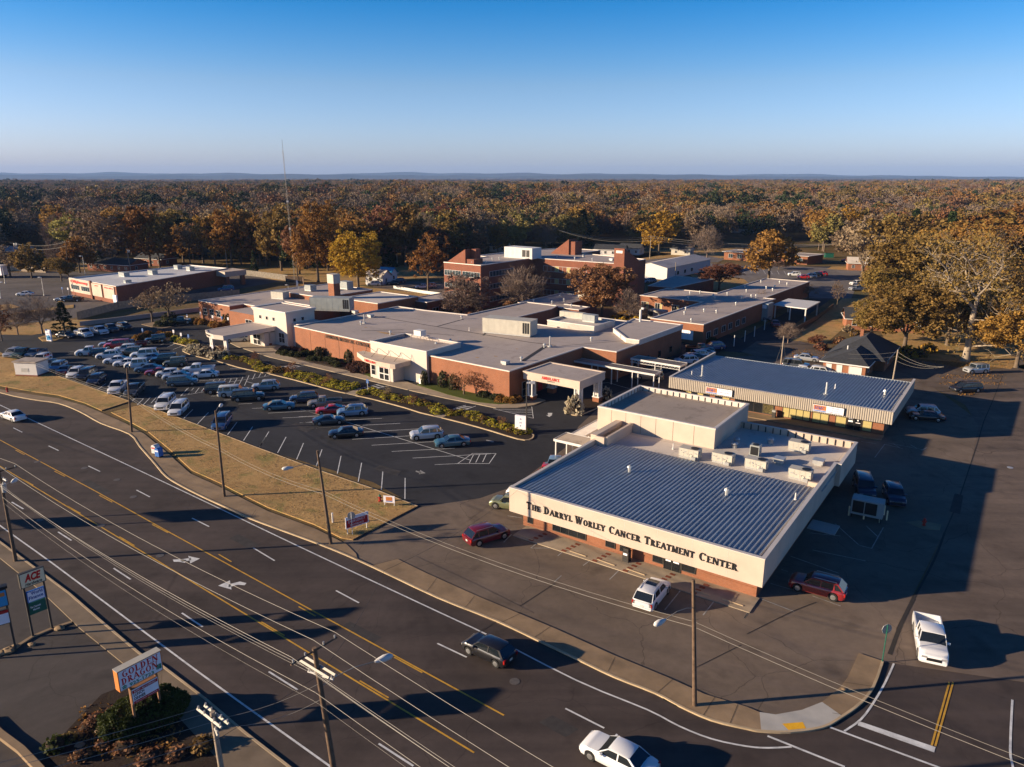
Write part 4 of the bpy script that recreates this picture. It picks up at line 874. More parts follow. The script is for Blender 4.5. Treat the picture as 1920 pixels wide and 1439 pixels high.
b = MB(); b.box(-.9,-.7,1.0,.9,.7,2.0); part('cabinet', b, m_frame_w, r); b = MB()
for x in (-1.6,1.6): b.tube([(x,-.6,0),(x,-.6,1.0),(x,.9,1.0),(x,.9,0)],.06,4)
b.tube([(-1.6,-.6,.95),(1.6,-.6,.95)],.06,4); b.tube([(-1.6,.9,.95),(1.6,.9,.95)],.06,4); part('stand', b, m_galv, r)
# ambulance canopy
Am = Building('ambulance_canopy', 'square cream ambulance canopy on clustered white columns', 'canopy', FB, 1.3, 2.0)
flat_top(Am, R4(1.3,2.0,12.0,9.6), 5.0, m_cream, m_memb, m_cream, z0=3.7, par=.1, wname='fascia')
sf = MB(); sf.poly([(1.3,2,3.71),(1.3,9.6,3.71),(12,9.6,3.71),(12,2,3.71)]); Am.part('soffit', sf, m_cream)
for (x,y) in ((2.3,3.0),(11.2,3.0),(11.2,8.8),(2.3,8.8)):
    c = MB()
    for dx in (-.38,.38):
        for dy in (-.38,.38): c.cyl(x+dx,y+dy,.95,3.7,.2,10,.17)
    c.box(x-.65,y-.65,.85,x+.65,y+.65,1.0); c.box(x-.62,y-.62,3.55,x+.62,y+.62,3.7); q = Am.part('column', c, m_frame_w, smooth=40); b = MB(); b.box(x-.58,y-.58,0,x+.58,y+.58,.85); Am.part('brick_plinth', b, m_brick2, q)
tx = stroke_text('AMBULANCE', .46, 3.4, gap=.14, depth=.05); place_text('sign_lettering', tx, m_text_r, Am.root, (4.95-1.3, -.004, 4.28))
tx = font_mesh('ENTRANCE', .16, 1.4, .03); place_text('sign_lettering', tx, m_text_k, Am.root, (6.0-1.3, -.004, 4.02))
# main entrance tower and canopy
Et = Building('entrance_tower', 'tall pale stucco lobby block with small square windows and a moulded cornice', 'building', FB, -74, 3.2)
w2, r2 = flat_top(Et, R4(-73.6,3.2,-62.0,10.6), 7.6, m_cream2, m_memb, m_coping, par=.15, lip=.35)
cc = MB(); 
for k_, (lp, za, zb) in enumerate(((.12,6.9,7.1),(.22,7.1,7.3),(.3,7.3,7.44))): cc.prism(inset(R4(-73.6,3.2,-62.0,10.6), -lp), za, zb, 0, True, True)
Et.part('cornice', cc, m_cream2, w2)
for s in (-71.6,-69.2,-66.8): window(Et, w2, '-t', 3.2, s, s+.8, 5.2, 6.0, 1, 1, m_frame_w, f=.05)
for t in (4.9,7.0): window(Et, w2, '+s', -62.0, t, t+.8, 5.2, 6.0, 1, 1, m_frame_w, f=.05)
window(Et, w2, '-t', 3.2, -65.0, -63.0, .7, 2.9, 2, 2, m_frame_w)
lk = MB(); lk.box(-62,4.6,0,-58.4,10.4,5.0); Et.part('link_wall', lk, m_cream2)
vb = MB(); vb.prism([(-71.5,.4),(-66.3,.4),(-66.3,3.2),(-71.5,3.2)],0,2.9); vb.poly([(-71.5,.39,2.9),(-66.3,.39,2.9),(-68.9,.39,3.9)]); v2 = Et.part('vestibule', vb, m_cream2)
window(Et, v2, '-t', .4, -70.4, -67.4, .05, 2.6, 2, 2, m_frame_w, f=.2, name='door')
Ec = Building('entrance_canopy', 'long pale drive-through canopy with a curved front on paired white columns', 'canopy', FB, -74, -9.5)
cp = [(-74.2,-8.2),(-71.5,-9.5),(-68.5,-9.9),(-65.8,-9.4),(-65.8,3.15),(-74.2,3.15)]
flat_top(Ec, cp, 4.1, m_cream2, m_memb, m_cream2, z0=3.2, par=.06, wname='fascia')
sf = MB(); sf.poly([(p[0],p[1],3.21) for p in cp[::-1]]); Ec.part('soffit', sf, m_cream2)
for (x,y) in ((-73.2,-7.6),(-67.0,-8.2),(-73.2,1.8),(-66.8,1.8)):
    c = MB()
    for dx,dy in ((-.3,0),(.3,0)): c.box(x+dx-.2,y-.2,.7,x+dx+.2,y+.2,3.2)
    c.box(x-.6,y-.35,.6,x+.6,y+.35,.72); q = Ec.part('column', c, m_frame_w); b = MB(); b.box(x-.58,y-.33,0,x+.58,y+.33,.6); Ec.part('brick_plinth', b, m_brick2, q)
tx = font_mesh('OUTPATIENT', .34, 3.4, .03, bold=.01); place_text('sign_lettering', tx, m_text_k, Ec.root, (-72.9+74, -9.55+9.5+.42, 3.5), rot=math.atan2(-.95, 3.6))
# north-west wing and its raised roofs
Nw = Building('clinic_wing', 'lower brick wing with three white-framed windows left of the entrance', 'building', FB, -107, 9.5)
w3, r3 = flat_top(Nw, [(-107,9.6),(-93.2,9.6),(-93.2,13.5),(-88.5,13.5),(-88.5,22),(-78,22),(-78,40),(-88,44),(-107,44)], 4.9, m_brick2, m_memb, m_coping, par=.12)
for s in (-105.2,-102.2,-99.2): window(Nw, w3, '-t', 9.6, s, s+1.8, 1.5, 3.2, 2, 2)
lw = MB(); lw.box(-90.5,7.6,0,-74,22.6,4.3); l_ = Nw.part('low_wall', lw, m_brick2); window(Nw, l_, '-t', 7.6, -83.8, -81.2, 1.3, 3.0, 2, 2); lr = MB(); lr.poly([(-90.6,7.5,4.34),(-73.9,7.5,4.34),(-73.9,22.6,4.34),(-90.6,22.6,4.34)]); Nw.part('roof', lr, m_memb)
rz = Building('raised_roof_block', 'stepped brick roof block with pale edges behind the clinic wing', 'building', FB, -92, 26)
flat_top(rz, R4(-99,27.5,-80.5,44.5), 6.0, m_brick2, m_memb, m_coping, par=.12)
flat_top(rz, R4(-78.0,31,-64,45), 5.6, m_brick2, m_memb_w, m_coping, par=.12)
ch = Building('brick_chimney', 'square brick chimney with a pale metal louvre top rising from the medical centre', 'chimney', FB, -80, 29)
b = MB(); b.box(-80.4,29.6,4,-78.2,31.6,9.3); ch.part('shaft', b, m_brick2); b = MB(); b.box(-80.5,29.5,9.3,-78.1,31.7,11.6); ch.part('louvre_top', b, m_hvac)
# roof plant
hvac('long_air_handler', 'long green-grey air handling unit on the roof beside the lobby block', FB, -66.8, 19.5, 5.3, 9.6, 3.0, 3.0, 'air handler', m_hvac_g, 0, None, False, rad(28), 7, True)
hvac('white_air_handler', 'long cream panelled air handling unit in the middle of the grey roof', FB, -18.3, 24.0, 5.1, 10.4, 3.6, 3.0, 'air handler', m_hvac, 0, None, False, rad(12), 8, True)
b3 = Building('plant_penthouse', 'low pale walled roof block behind the cream air handling unit', 'roof block', FB, -17, 35.2)
flat_top(b3, R4(-17,35.2,-5.6,43.6), 6.3, m_memb_w, m_memb_w, m_coping, par=.35, z0=5)
b4 = Building('raised_roof', 'slightly raised grey roof over the right corner of the medical centre', 'roof block', FB, -2.6, 30.6)
flat_top(b4, [(4.2,30.6),(6.9,30.6),(6.9,49.6),(-4.5,49.6),(-2.6,37.6)], 5.9, m_memb_w, m_memb, m_coping, par=.1, z0=4.9)
hvac('rooftop_condenser', 'beige condenser bank on the low pale roof block', FB, -14.8, 41.5, 6.0, 5.6, 1.3, 1.3, 'air conditioner', m_hvac, 0, None, False, rad(5), 5)
hvac('rooftop_condenser', 'grey stepped condenser beside the beige condenser bank', FB, -9.6, 40.2, 6.0, 3.0, 1.6, 1.5, 'air conditioner', m_hvac_g, 0, None, False, 0, 3)
hvac('rooftop_condenser', 'small grey condenser on the north-west roof beside the satellite dish', FB, -92, 33.0, 6.0, 2.6, 2.0, 1.5, 'air conditioner', m_hvac_g, 0, None, False)
hvac('rooftop_condenser', 'grey condenser with dark louvre on the stepped brick roof block', FB, -87, 41, 6.0, 3.2, 2.2, 2.0, 'air conditioner', m_hvac_g, 0, None, False)
hvac('rooftop_condenser', 'tilted beige intake hood on the clinic wing roof', FB, -93.5, 24.5, 4.8, 4.0, 2.4, 1.8, 'air conditioner', m_hvac, 0, None, False, .2)
r = thing('satellite_dish', 'white satellite dish on the stepped brick roof block', 'satellite dish', FB.w(-95.0,31.5,6.0), FB.rot)
b = MB(); b.cyl(0,0,0,1.2,.08,6); part('mast', b, m_galv, r); b = MB(); b.tube([(-.2,-.3,1.9),(0,-.12,1.9),(.02,0,1.9)],[.95,.5,.05],16); part('dish', b, m_frame_w, r, 60)
for nm_, (s,t,k_) in enumerate(((-21.9,10.4,'goose'),(-2.9,7.1,'goose'),(-3.6,3.6,'box'),(-5.2,19.0,'stack'),(-5.6,17.8,'goose'),(-1.8,27.9,'goose'),(1.4,33.5,'goose'),(-26.5,21.2,'pipe'),(-49.5,13.8,'stack'),(-49.0,12.4,'goose'),(-36.6,9.0,'goose'),(-60.4,20.8,'box'),(-53.8,19.5,'box'),(-22.1,6.7,'goose'),(-36.4,30.2,'goose'),(-27.5,33.5,'dome'))):
    roof_vent(s, t, 5.02, FB, k_, 'the main grey roof of the medical centre', 'vents on the medical centre roof')
# middle wing (behind, with parapet running back)
Mw = Building('courtyard_wing', 'narrow brick wing with grey roofs running back beside the courtyard trees', 'building', FB, -41, 57)
w5, r5 = flat_top(Mw, [(-41,57),(-23,57),(-23,62),(-30,62),(-30,77),(-41,77)], 4.8, m_brick, m_memb, m_coping, par=.2)
Mw2 = Building('west_wing', 'low brick wing with white-framed windows left of the three-storey block', 'building', FB, -72, 40)
w6, r6 = flat_top(Mw2, [(-68,44),(-60,44),(-60,56),(-63,66),(-68,66)], 4.6, m_brick, m_memb, m_coping, par=.15)
for t in (46,50): window(Mw2, w6, '+s', -60, t, t+2.2, 1.2, 2.9, 2, 1)
for t in (58.5,63,68): window(Mw, w5, '+s', -30 if t > 62 else -23, t, t+2, 1.2, 2.8, 2, 1)
for s,t,k_ in ((-36.9,70,'goose'),(-33.1,66,'goose'),(-38.7,60.6,'goose'),(-33.5,61.2,'goose'),(-27,60,'goose'),(-38.8,73,'goose')): roof_vent(s, t, 4.6, FB, k_, 'the narrow courtyard wing roof', 'vents on the courtyard wing')
hvac('rooftop_condenser', 'small pale air conditioner at the far end of the courtyard wing roof', FB, -33, 74.5, 4.6, 1.8, 1.4, 1.7, 'air conditioner', m_hvac, 0, None, False)
# three-storey block
T3 = Building('three_storey_block', 'three-storey red brick hospital block with ribbon windows and sloped stair towers', 'building', FB, -73, 64.8)
w7, r7 = flat_top(T3, [(-73,64.8),(-59.5,64.8),(-59.5,89.2),(-31.2,91.2),(-31.2,106),(-56,110),(-56,122),(-70,122),(-77,104),(-77,84),(-73,84)], 12.05, m_brick, m_memb, m_coping, par=.2)
for (z0,z1) in ((8.45,10.0),(5.0,6.45),(1.6,3.0)):
    window(T3, w7, '-t', 64.8, -72.8, -66.6, z0, z1, 6, 1, gm=m_glass_blue); window(T3, w7, '-t', 64.8, -66.1, -59.8, z0, z1, 6, 1, gm=m_glass_blue)
    window(T3, w7, '+s', -59.5, 68.6, 79.6, z0, z1, 8, 1, gm=m_glass_blue)
    o_ = window(T3, w7, '-t', 89.95, -55.9, -41.6, z0-.1, z1, 11, 1, gm=m_glass_blue, blinds=[3,6]); o_.rotation_euler = (0,0,math.atan2(2,28.3)); o_.location = (-(-59.5+73)*0, 0, 0)
    # rotate about the inner corner of the block
    a_ = math.atan2(2,28.3); cx_, cy_ = (-59.5+73), (89.2-64.8); o_.location = (cx_ - (cx_*math.cos(a_) - cy_*math.sin(a_)), cy_ - (cx_*math.sin(a_) + cy_*math.cos(a_)) - .72, 0)
def stair_tower(s0, t0, s1, t1, zlo, zhi, hi_right=True):
    b = MB(); v = [(s0,t0),(s1,t0),(s1,t1),(s0,t1)]; zt = [zlo,zhi,zhi,zlo] if hi_right else [zhi,zlo,zlo,zhi]; n = len(b.v)
    b.v += [(x,y,0 if (s0 < -34 and False) else (11.7 if s1 < -34 else 0)) for x,y in v] + [(x,y,z) for (x,y),z in zip(v, zt)]
    for i in range(4): j = (i+1)%4; b.f.append((n+i,n+j,n+4+j,n+4+i)); b.m.append(0)
    b.f.append((n+4,n+5,n+6,n+7)); b.m.append(0); return T3.part('stair_tower', b, m_brick)
stair_tower(-72.6,66.0,-66.0,70.0,12.1,15.9); 
b = MB(); b.box(-66.0,66.3,11.8,-63.2,70.2,13.2); b.box(-66.0,68.2,13.2,-64.0,70.2,15.8); T3.part('stair_tower', b, m_brick)
stair_tower(-63.5,104.5,-57.0,109,12.1,16.6); b = MB(); b.box(-57.0,105,11.8,-55,109,15.9); T3.part('stair_tower', b, m_brick)
b = MB(); v = [(-33.2,90.9),(-30.0,90.9),(-30.0,99.5),(-33.2,99.5)]; zt = [16.2,16.2,12.4,12.4]; b.v += [(x,y,0) for x,y in v] + [(x,y,z) for (x,y),z in zip(v, zt)]
for i in range(4): j = (i+1)%4; b.f.append((i,j,4+j,4+i)); b.m.append(0)
b.f.append((4,5,6,7)); b.m.append(0); T3.part('stair_tower', b, m_brick)
b = MB(); b.box(-32.6,90.87,14.9,-30.6,90.9,15.6); T3.part('louvre', b, m_coping)
r = Building('roof_penthouse', 'white ribbed metal penthouse with dark louvres on the three-storey block', 'roof block', FB, -68, 88)
b = MB(); b.box(-68.5,86.8,11.85,-58.2,91.5,15.0)
for i in range(22): s = -68.3+i*.47; b.box(s,86.76,11.9,s+.08,86.8,14.95)
r.part('wall', b, m_frame_w); b = MB(); b.box(-61.8,86.72,12.4,-60.6,86.75,14.4); b.box(-60.3,86.72,12.4,-59.2,86.75,14.4); r.part('louvre', b, m_black)
for s,t,k_ in ((-68,75,'goose'),(-65,80,'goose'),(-62,70,'goose'),(-64,66.5,'goose'),(-55,95,'goose'),(-48,94,'goose'),(-42,94,'goose'),(-50,102,'dome'),(-38,98,'box'),(-36,101,'box'),(-66,78,'goose')): roof_vent(s, t, 11.85, FB, k_, 'the three-storey block roof', 'vents on the three-storey block')
# east wings
Ea = Building('east_wing', 'low brick wing with a grey roof dotted with mushroom vents', 'building', FB, -5, 58)
w8, r8 = flat_top(Ea, [(-5,58.6),(7.6,58.6),(7.6,91),(8.2,103),(5.4,103),(5.4,142.5),(-8,142.5),(-8,103.5),(-22.8,103.5),(-22.8,87.2),(-5,87.2)], 4.6, m_brick2, m_memb, m_coping, par=.15)
window(Ea, w8, '-t', 58.6, 1.8, 5.4, .8, 2.9, 3, 1, m_frame_w, m_sign_w)
for t in (60.5,64.5,69,73,77.5,81.5): window(Ea, w8, '+s', 7.6, t, t+2.2, 1.1, 2.6, 2, 1)
for s in (-22.2,-18.2,-13.4,-10.0): window(Ea, w8, '-t', 87.2, s, s+2.1, 1.1, 3.0, 3, 1, blinds=[2])
for (x,y) in ((423,727),(455,608),(625,634),(440,645),(560,740),(653,750),(413,760),(800,690),(845,645),(878,592),(950,632),(915,632),(640,645),(530,602),(735,615),(1027,568),(1075,583),(1183,540),(988,523),(1127,527),(866,565),(465,815),(630,628),(1090,558)):
    s, t = FB.st(1180+x/4, 400+y/4, 4.5); roof_vent(s, t, 4.47, FB, 'goose', 'the east wing roof', 'vents on the east wing')
Ea2 = Building('blue_roof_annex', 'low brick annex with a flat roof between the three-storey block and white warehouse', 'building', FB, -27, 122)
s0, t0 = FB.st(1215, 536, 4.2); s1, t1 = FB.st(1316, 538, 4.2); flat_top(Ea2, [(s0,t0),(s1-6,t0+1),(s1-4,t0+26),(s0-4,t0+26)], 4.2, m_brick, m_memb, m_coping, par=.15)
# carport with white roof
q = [FB.st(1450,571,3.6), FB.st(1513,579,3.6), FB.st(1538,566,3.6), FB.st(1478,560,3.6)]
Cp = Building('carport', 'flat white-roofed carport on slim posts beside the east wing', 'carport', FB, q[0][0], q[0][1])
b = MB(); b.prism([q[0],q[1],q[2],q[3]], 3.35, 3.6, 0, True, True); Cp.part('roof', b, m_frame_w)
for (u,v) in ((.05,.06),(.95,.06),(.05,.95),(.95,.95),(.5,.06)):
    x = (q[0][0]*(1-u)+q[1][0]*u)*(1-v)+(q[3][0]*(1-u)+q[2][0]*u)*v; y = (q[0][1]*(1-u)+q[1][1]*u)*(1-v)+(q[3][1]*(1-u)+q[2][1]*u)*v
    b = MB(); b.box(x-.14,y-.14,0,x+.14,y+.14,3.35); Cp.part('post', b, m_frame_w)
a0, a1 = FB.st(1417,570,4.0), FB.st(1450,570,4.0)
Sg = Building('screen_wall', 'grey metal screen wall with a small white sign beside the carport', 'screen wall', FB, a0[0], a0[1])
b = MB(); b.box(a0[0]+.2,a0[1]-1,0,a1[0],a0[1]+3,4.4); Sg.part('panel', b, m_hvac_g); b = MB(); b.box(a1[0]-3.2,a0[1]-1.04,3.2,a1[0]-.4,a0[1]-1.0,4.1); Sg.part('sign_face', b, m_sign_w)

# ------------------------------------------------------------------ 4. pharmacy
Ph = Building('pharmacy', 'long brick and cream pharmacy with red lettering and a white roof at far left', 'shop', FB, -177.6, 8.5)
w9, r9 = flat_top(Ph, [(-177.6,8.5),(-147.3,8.2),(-161.4,52.5),(-181,50)], 5.2, m_brick, m_memb_p, m_coping, par=.35, inner=m_memb_p)
b = MB(); b.box(-177.4,8.2,1.1,-163.2,8.34,5.15); f_ = Ph.part('facade_panel', b, m_cream); b = MB(); b.box(-162.3,8.05,1.2,-156.2,8.2,4.9); b.box(-154.8,8.0,1.2,-148.4,8.15,4.9); Ph.part('facade_panel', b, m_cream)
window(Ph, w9, '-t', 8.2, -176.4, -170.9, 1.9, 3.4, 4, 1, gm=m_glass_blue); window(Ph, w9, '-t', 8.2, -169.6, -164.2, 1.9, 3.4, 4, 1, gm=m_glass_blue)
tx = font_mesh('CVS/pharmacy', 1.1, 11.0, .08, bold=.02); place_text('sign_lettering', tx, m_text_r, Ph.root, (-176+177.6, -.42, 3.75))
tx = font_mesh('photo', .45, 1.9, .05); place_text('sign_lettering', tx, m_text_r, Ph.root, (-160+177.6, -.48, 4.1)); tx = font_mesh('drive-thru', .45, 5, .05); place_text('sign_lettering', tx, m_text_r, Ph.root, (-154+177.6, -.53, 4.1))
b = MB(); b.box(-163.3,7.9,0,-162.4,8.3,5.5); Ph.part('pilaster', b, m_brick)
dr = Building('drive_through_canopy', 'cream drive-through canopy on a brick pier at the far corner of the pharmacy', 'canopy', FB, -162, 52)
b = MB(); b.box(-162.5,47,3.2,-154.5,55,4.9); dr.part('roof', b, m_cream); b = MB(); b.box(-156,47.5,0,-154.8,48.7,3.2); b.box(-156,53.3,0,-154.8,54.5,3.2); dr.part('pier', b, m_brick)
for i,(x,y) in enumerate(((227,519),(281,515),(329,505),(352,508),(233,531))):
    s, t = FB.st(x, y, 4.9); hvac('rooftop_air_conditioner', 'dark grilled air conditioner on the white pharmacy roof', FB, s, t+1, 4.86, [3.6,3.0,2.4,2.2,1.3][i], 1.8, 1.3 if i < 4 else .8, 'air conditioner', m_hvac_g, 0, 'air conditioners on the pharmacy roof', False, 0, 4)
# ------------------------------------------------------------------ 5. white warehouse and far buildings
wp = [FB.st(1194,518.5), FB.st(1250,525.5), FB.st(1325,509)]
Wh = Building('white_warehouse', 'long white metal warehouse with a shallow grey gable roof', 'warehouse', FB, wp[0][0], wp[0][1])
x0, y0 = wp[0]; L_ = 38.0; wd = 13.5; b = MB(); zz = 4.2; zr = 5.6; y0 = wp[1][1]; x0 = wp[1][0]-wd
b.poly([(x0,y0,0),(x0+wd,y0,0),(x0+wd,y0,zz),(x0+wd/2,y0,zr),(x0,y0,zz)]); b.poly([(x0+wd,y0,0),(x0+wd,y0+L_,0),(x0+wd,y0+L_,zz),(x0+wd,y0,zz)]); b.poly([(x0+wd,y0+L_,0),(x0,y0+L_,0),(x0,y0+L_,zz),(x0+wd/2,y0+L_,zr),(x0+wd,y0+L_,zz)]); b.poly([(x0,y0+L_,0),(x0,y0,0),(x0,y0,zz),(x0,y0+L_,zz)])
w10 = Wh.part('wall', b, m_frame_w); b = MB(); b.poly([(x0-.3,y0-.3,zz-.03),(x0+wd/2,y0-.3,zr+.06),(x0+wd/2,y0+L_+.3,zr+.06),(x0-.3,y0+L_+.3,zz-.03)]); b.poly([(x0+wd/2,y0-.3,zr+.06),(x0+wd+.3,y0-.3,zz-.03),(x0+wd+.3,y0+L_+.3,zz-.03),(x0+wd/2,y0+L_+.3,zr+.06)]); Wh.part('roof', b, m_memb_w)
for t in (8,14,20): window(Wh, w10, '+s', x0+wd, y0+t, y0+t+1.8, 1, 2.4, 1, 1)
m1 = [FB.st(1357,487), FB.st(1513,497), FB.st(1532,494)]
Fm = Building('roadside_clinic', 'low tan brick clinic with white-trimmed windows beyond the big orange oak', 'building', FB, m1[0][0], m1[0][1])
x0, y0 = m1[0]; w11, _ = flat_top(Fm, [(x0,y0),(m1[1][0],m1[1][1]),(m1[2][0]+1,m1[2][1]+4),(x0+1,y0+12)], 3.6, m_brick2, m_memb_d, m_coping, par=.05, lip=.8)
for s in (2,6,10,17,22,27,32): window(Fm, w11, '-t', y0+.1-s*.02, x0+s, x0+s+1.9, .9, 2.7, 2, 1, gm=m_glass_blue)
def gable_house(name, label, cx, cy, L, Wd, hw, hr, az, wall, roof, trim=m_frame_w, cat='house', wins=True, porch=False, hip=0):
    fr = Frame((0,0), az); fr.o = Vector((cx, cy, 0)); B = Building(name, label, cat, fr, 0, 0)
    b = MB(); 
    b.poly([(0,0,0),(L,0,0),(L,0,hw),(0,0,hw)]); b.poly([(L,Wd,0),(0,Wd,0),(0,Wd,hw),(L,Wd,hw)])
    if hip: b.poly([(L,0,0),(L,Wd,0),(L,Wd,hw),(L,0,hw)]); b.poly([(0,Wd,0),(0,0,0),(0,0,hw),(0,Wd,hw)])
    else: b.poly([(L,0,0),(L,Wd,0),(L,Wd,hw),(L,Wd/2,hr-.05),(L,0,hw)]); b.poly([(0,Wd,0),(0,0,0),(0,0,hw),(0,Wd/2,hr-.05),(0,Wd,hw)])
    w = B.part('wall', b, wall); e = .5; r = MB(); z0 = hw-.1; h2 = hip
    r.poly([(-e,-e,z0),(L+e,-e,z0),(L-h2+ (e if not hip else 0),Wd/2,hr),(h2-(e if not hip else 0),Wd/2,hr)]); r.poly([(L+e,Wd+e,z0),(-e,Wd+e,z0),(h2-(e if not hip else 0),Wd/2,hr),(L-h2+(e if not hip else 0),Wd/2,hr)])
    if hip: r.poly([(L+e,-e,z0),(L+e,Wd+e,z0),(L-h2,Wd/2,hr)]); r.poly([(-e,Wd+e,z0),(-e,-e,z0),(h2,Wd/2,hr)])
    rf = B.part('roof', r, roof); t = MB()
    t.box(-e-.02,-e-.03,z0-.16,L+e+.02,-e,z0+.01); t.box(-e-.02,Wd+e,z0-.16,L+e+.02,Wd+e+.03,z0+.01); t.box(-e-.03,-e,z0-.16,-e,Wd+e,z0+.01); t.box(L+e,-e,z0-.16,L+e+.03,Wd+e,z0+.01); B.part('eaves_trim', t, trim, rf)
    if wins:
        k = max(2, int(L/3.2))
        for i in range(k): x = (i+.5)*L/k-.5; window(B, w, '-t', 0, x, x+1.1, .9, 2.1, 1, 2)
        window(B, w, '+s', L, Wd*.3, Wd*.3+1.1, .9, 2.1, 1, 2)
    if porch:
        p = MB(); p.box(L*.2,-2.4,2.5,L*.6,0,2.65); B.part('porch_roof', p, roof)
        for x in (L*.22,L*.4,L*.58): p = MB(); p.box(x-.08,-2.3,0,x+.08,-2.1,2.5); B.part('porch_post', p, trim)
    return B
# dark-roofed brick house
Dh = Building('brick_house', 'red brick house with a steep dark hipped roof behind the services building', 'house', FA, 10.8, 82.6)
b = MB(); hp = [(11.6,83.6),(18.8,83.6),(18.8,92),(20.6,92),(20.6,103),(11.6,103)]
for i in range(6): a, c_ = hp[i], hp[(i+1)%6]; b.poly([(a[0],a[1],0),(c_[0],c_[1],0),(c_[0],c_[1],2.7),(a[0],a[1],2.7)])
w12 = Dh.part('wall', b, m_brick2); b = MB(); z0, zr = 2.65, 5.6
b.poly([(11.0,83,z0),(19.4,83,z0),(16.0,88.5,zr-1.2)]); b.poly([(11,83,z0),(16.0,88.5,zr-1.2),(16,94,zr-1.2),(11,95,z0)]); b.poly([(19.4,83,z0),(19.4,92,z0),(16,94,zr-1.2),(16,88.5,zr-1.2)])
b.poly([(10.6,88,z0),(21.2,88.5,z0+.02),(16.2,96,zr)]); b.poly([(10.6,88,z0),(16.2,96,zr),(16.2,101,zr),(10.6,105,z0)]); b.poly([(21.2,88.5,z0+.02),(21.2,105,z0),(16.2,101,zr),(16.2,96,zr)]); b.poly([(21.2,105,z0),(10.6,105,z0),(16.2,101,zr)])
rf = Dh.part('roof', b, m_shingle); b = MB(); b.box(10.98,82.96,z0-.2,19.42,83.0,z0+.02); b.box(19.4,83,z0-.2,19.44,92,z0+.02); b.box(21.2,92,z0-.2,21.24,105,z0+.02); b.box(10.96,83,z0-.2,11,88,z0+.02); b.box(19.4,91.96,z0-.2,21.2,92,z0+.02); Dh.part('eaves_trim', b, m_frame_w, rf)
window(Dh, w12, '-t', 83.6, 16.0, 18.2, .8, 2.2, 1, 1, gm=m_frame_w); window(Dh, w12, '-t', 83.6, 12.1, 13.1, .05, 2.2, 1, 1, gm=m_frame_w, name='door'); window(Dh, w12, '-t', 83.6, 13.9, 14.9, .05, 2.2, 1, 1, gm=m_frame_w, name='door')
window(Dh, w12, '+s', 18.8, 86, 87, .9, 2.1, 1, 1); window(Dh, w12, '+s', 20.6, 95, 96.4, .9, 2.1, 1, 1)
b = MB(); b.box(14.6,99,4.8,15.2,99.6,6.3); Dh.part('chimney', b, m_brick2); b = MB(); b.cyl(14.3,90,3.9,4.6,.12,6); Dh.part('vent_pipe', b, m_frame_w)
p_ = G(1588, 622); gable_house('brick_house', 'brick house with a white-posted porch half hidden by the olive oak', p_.x+1, p_.y+3, 17, 8, 2.7, 4.6, 108, m_brick2, m_shingle, porch=False)
p_ = G(1582, 602); b = MB(); r = thing('porch', 'white-posted grey-roofed porch left of the half-hidden brick house', 'porch', p_, rad(-18)); b.box(0,0,2.6,4.5,5,2.8); part('roof', b, m_shingle, r)
for x in (.1,1.5,4.2): b = MB(); b.box(x,0,0,x+.15,.15,2.6); part('post', b, m_frame_w, r)
p_ = G(1712, 588); gable_house('outbuilding', 'small dark-roofed outbuilding behind the olive oak', p_.x, p_.y, 8, 6, 2.6, 3.9, 110, m_brick, m_shingle, wins=False)
far_houses = [(1142,479,14,8,110,'white clapboard house with a dark roof left of the far utility pole',m_frame_w,m_shingle),(1180,477,10,7,118,'white house with porch windows right of the brick stair tower',m_frame_w,m_shingle),
 (218,507,22,9,112,'long low brick ranch house with a dark roof behind the pharmacy',m_brick,m_shingle),(288,497,14,8,112,'low brick house under the orange oaks behind the pharmacy',m_brick,m_shingle),(360,458,14,8,120,'white house glimpsed between trunks above the pharmacy',m_frame_w,m_memb_w),(312,455,7,5,120,'small white shed between the oaks at upper left',m_frame_w,m_frame_w),
 (705,533,7,5,115,'white metal shed right of the golden tree',m_frame_w,m_memb_w),(724,528,5,4,115,'small blue-roofed shed beside the parked cars',m_frame_w,m_blue2),(1276,478,9,6,120,'pale shed in the shade behind the bare grey tree',m_hvac,m_shingle),(1623,507,14,7,108,'tan brick bungalow behind the roadside oaks',m_brick2,m_memb_w),
 (1722,508,12,7,108,'pale house with white window frames beyond the right-hand oaks',m_cream,m_shingle),(1700,580,18,8,112,'tan-walled low house with a flat grey roof behind the olive oak',m_cream,m_shingle),(935,472,9,6,110,'small white house behind the left brick stair tower',m_frame_w,m_shingle),(25,482,24,9,110,'white-roofed shed at the far left edge',m_memb_w,m_memb_w),(1850,497,14,8,110,'pale house deep behind the oaks at the right edge',m_cream,m_shingle),(1530,418,16,8,100,'distant white-roofed house above the yellow-green tree',m_cream,m_memb_w),(1395,437,16,8,100,'distant grey house above the orange oak',m_hvac,m_shingle),(1248,372,20,12,100,'distant pale building in a gap of the woods',m_frame_w,m_memb_w),(640,392,18,9,110,'distant white-roofed house in the woods above the golden tree',m_frame_w,m_memb_w),(430,402,16,9,120,'distant cream house in the woods above the pharmacy',m_cream,m_shingle),(860,398,18,9,100,'distant house in the woods above the penthouse',m_frame_w,m_memb_w),(1080,405,16,9,110,'distant white house behind the middle stair tower',m_frame_w,m_shingle),(1690,392,18,9,100,'distant cream house high on the right',m_cream,m_memb_w)]
for (x,y,L,Wd,az,lb,mw,mr_) in far_houses:
    p_ = G(x, y); gable_house('house', lb, p_.x - L/2, p_.y, L, Wd, 2.9, 4.9, az, mw, mr_, wins=(y > 470), cat='shed' if 'shed' in lb else 'house')
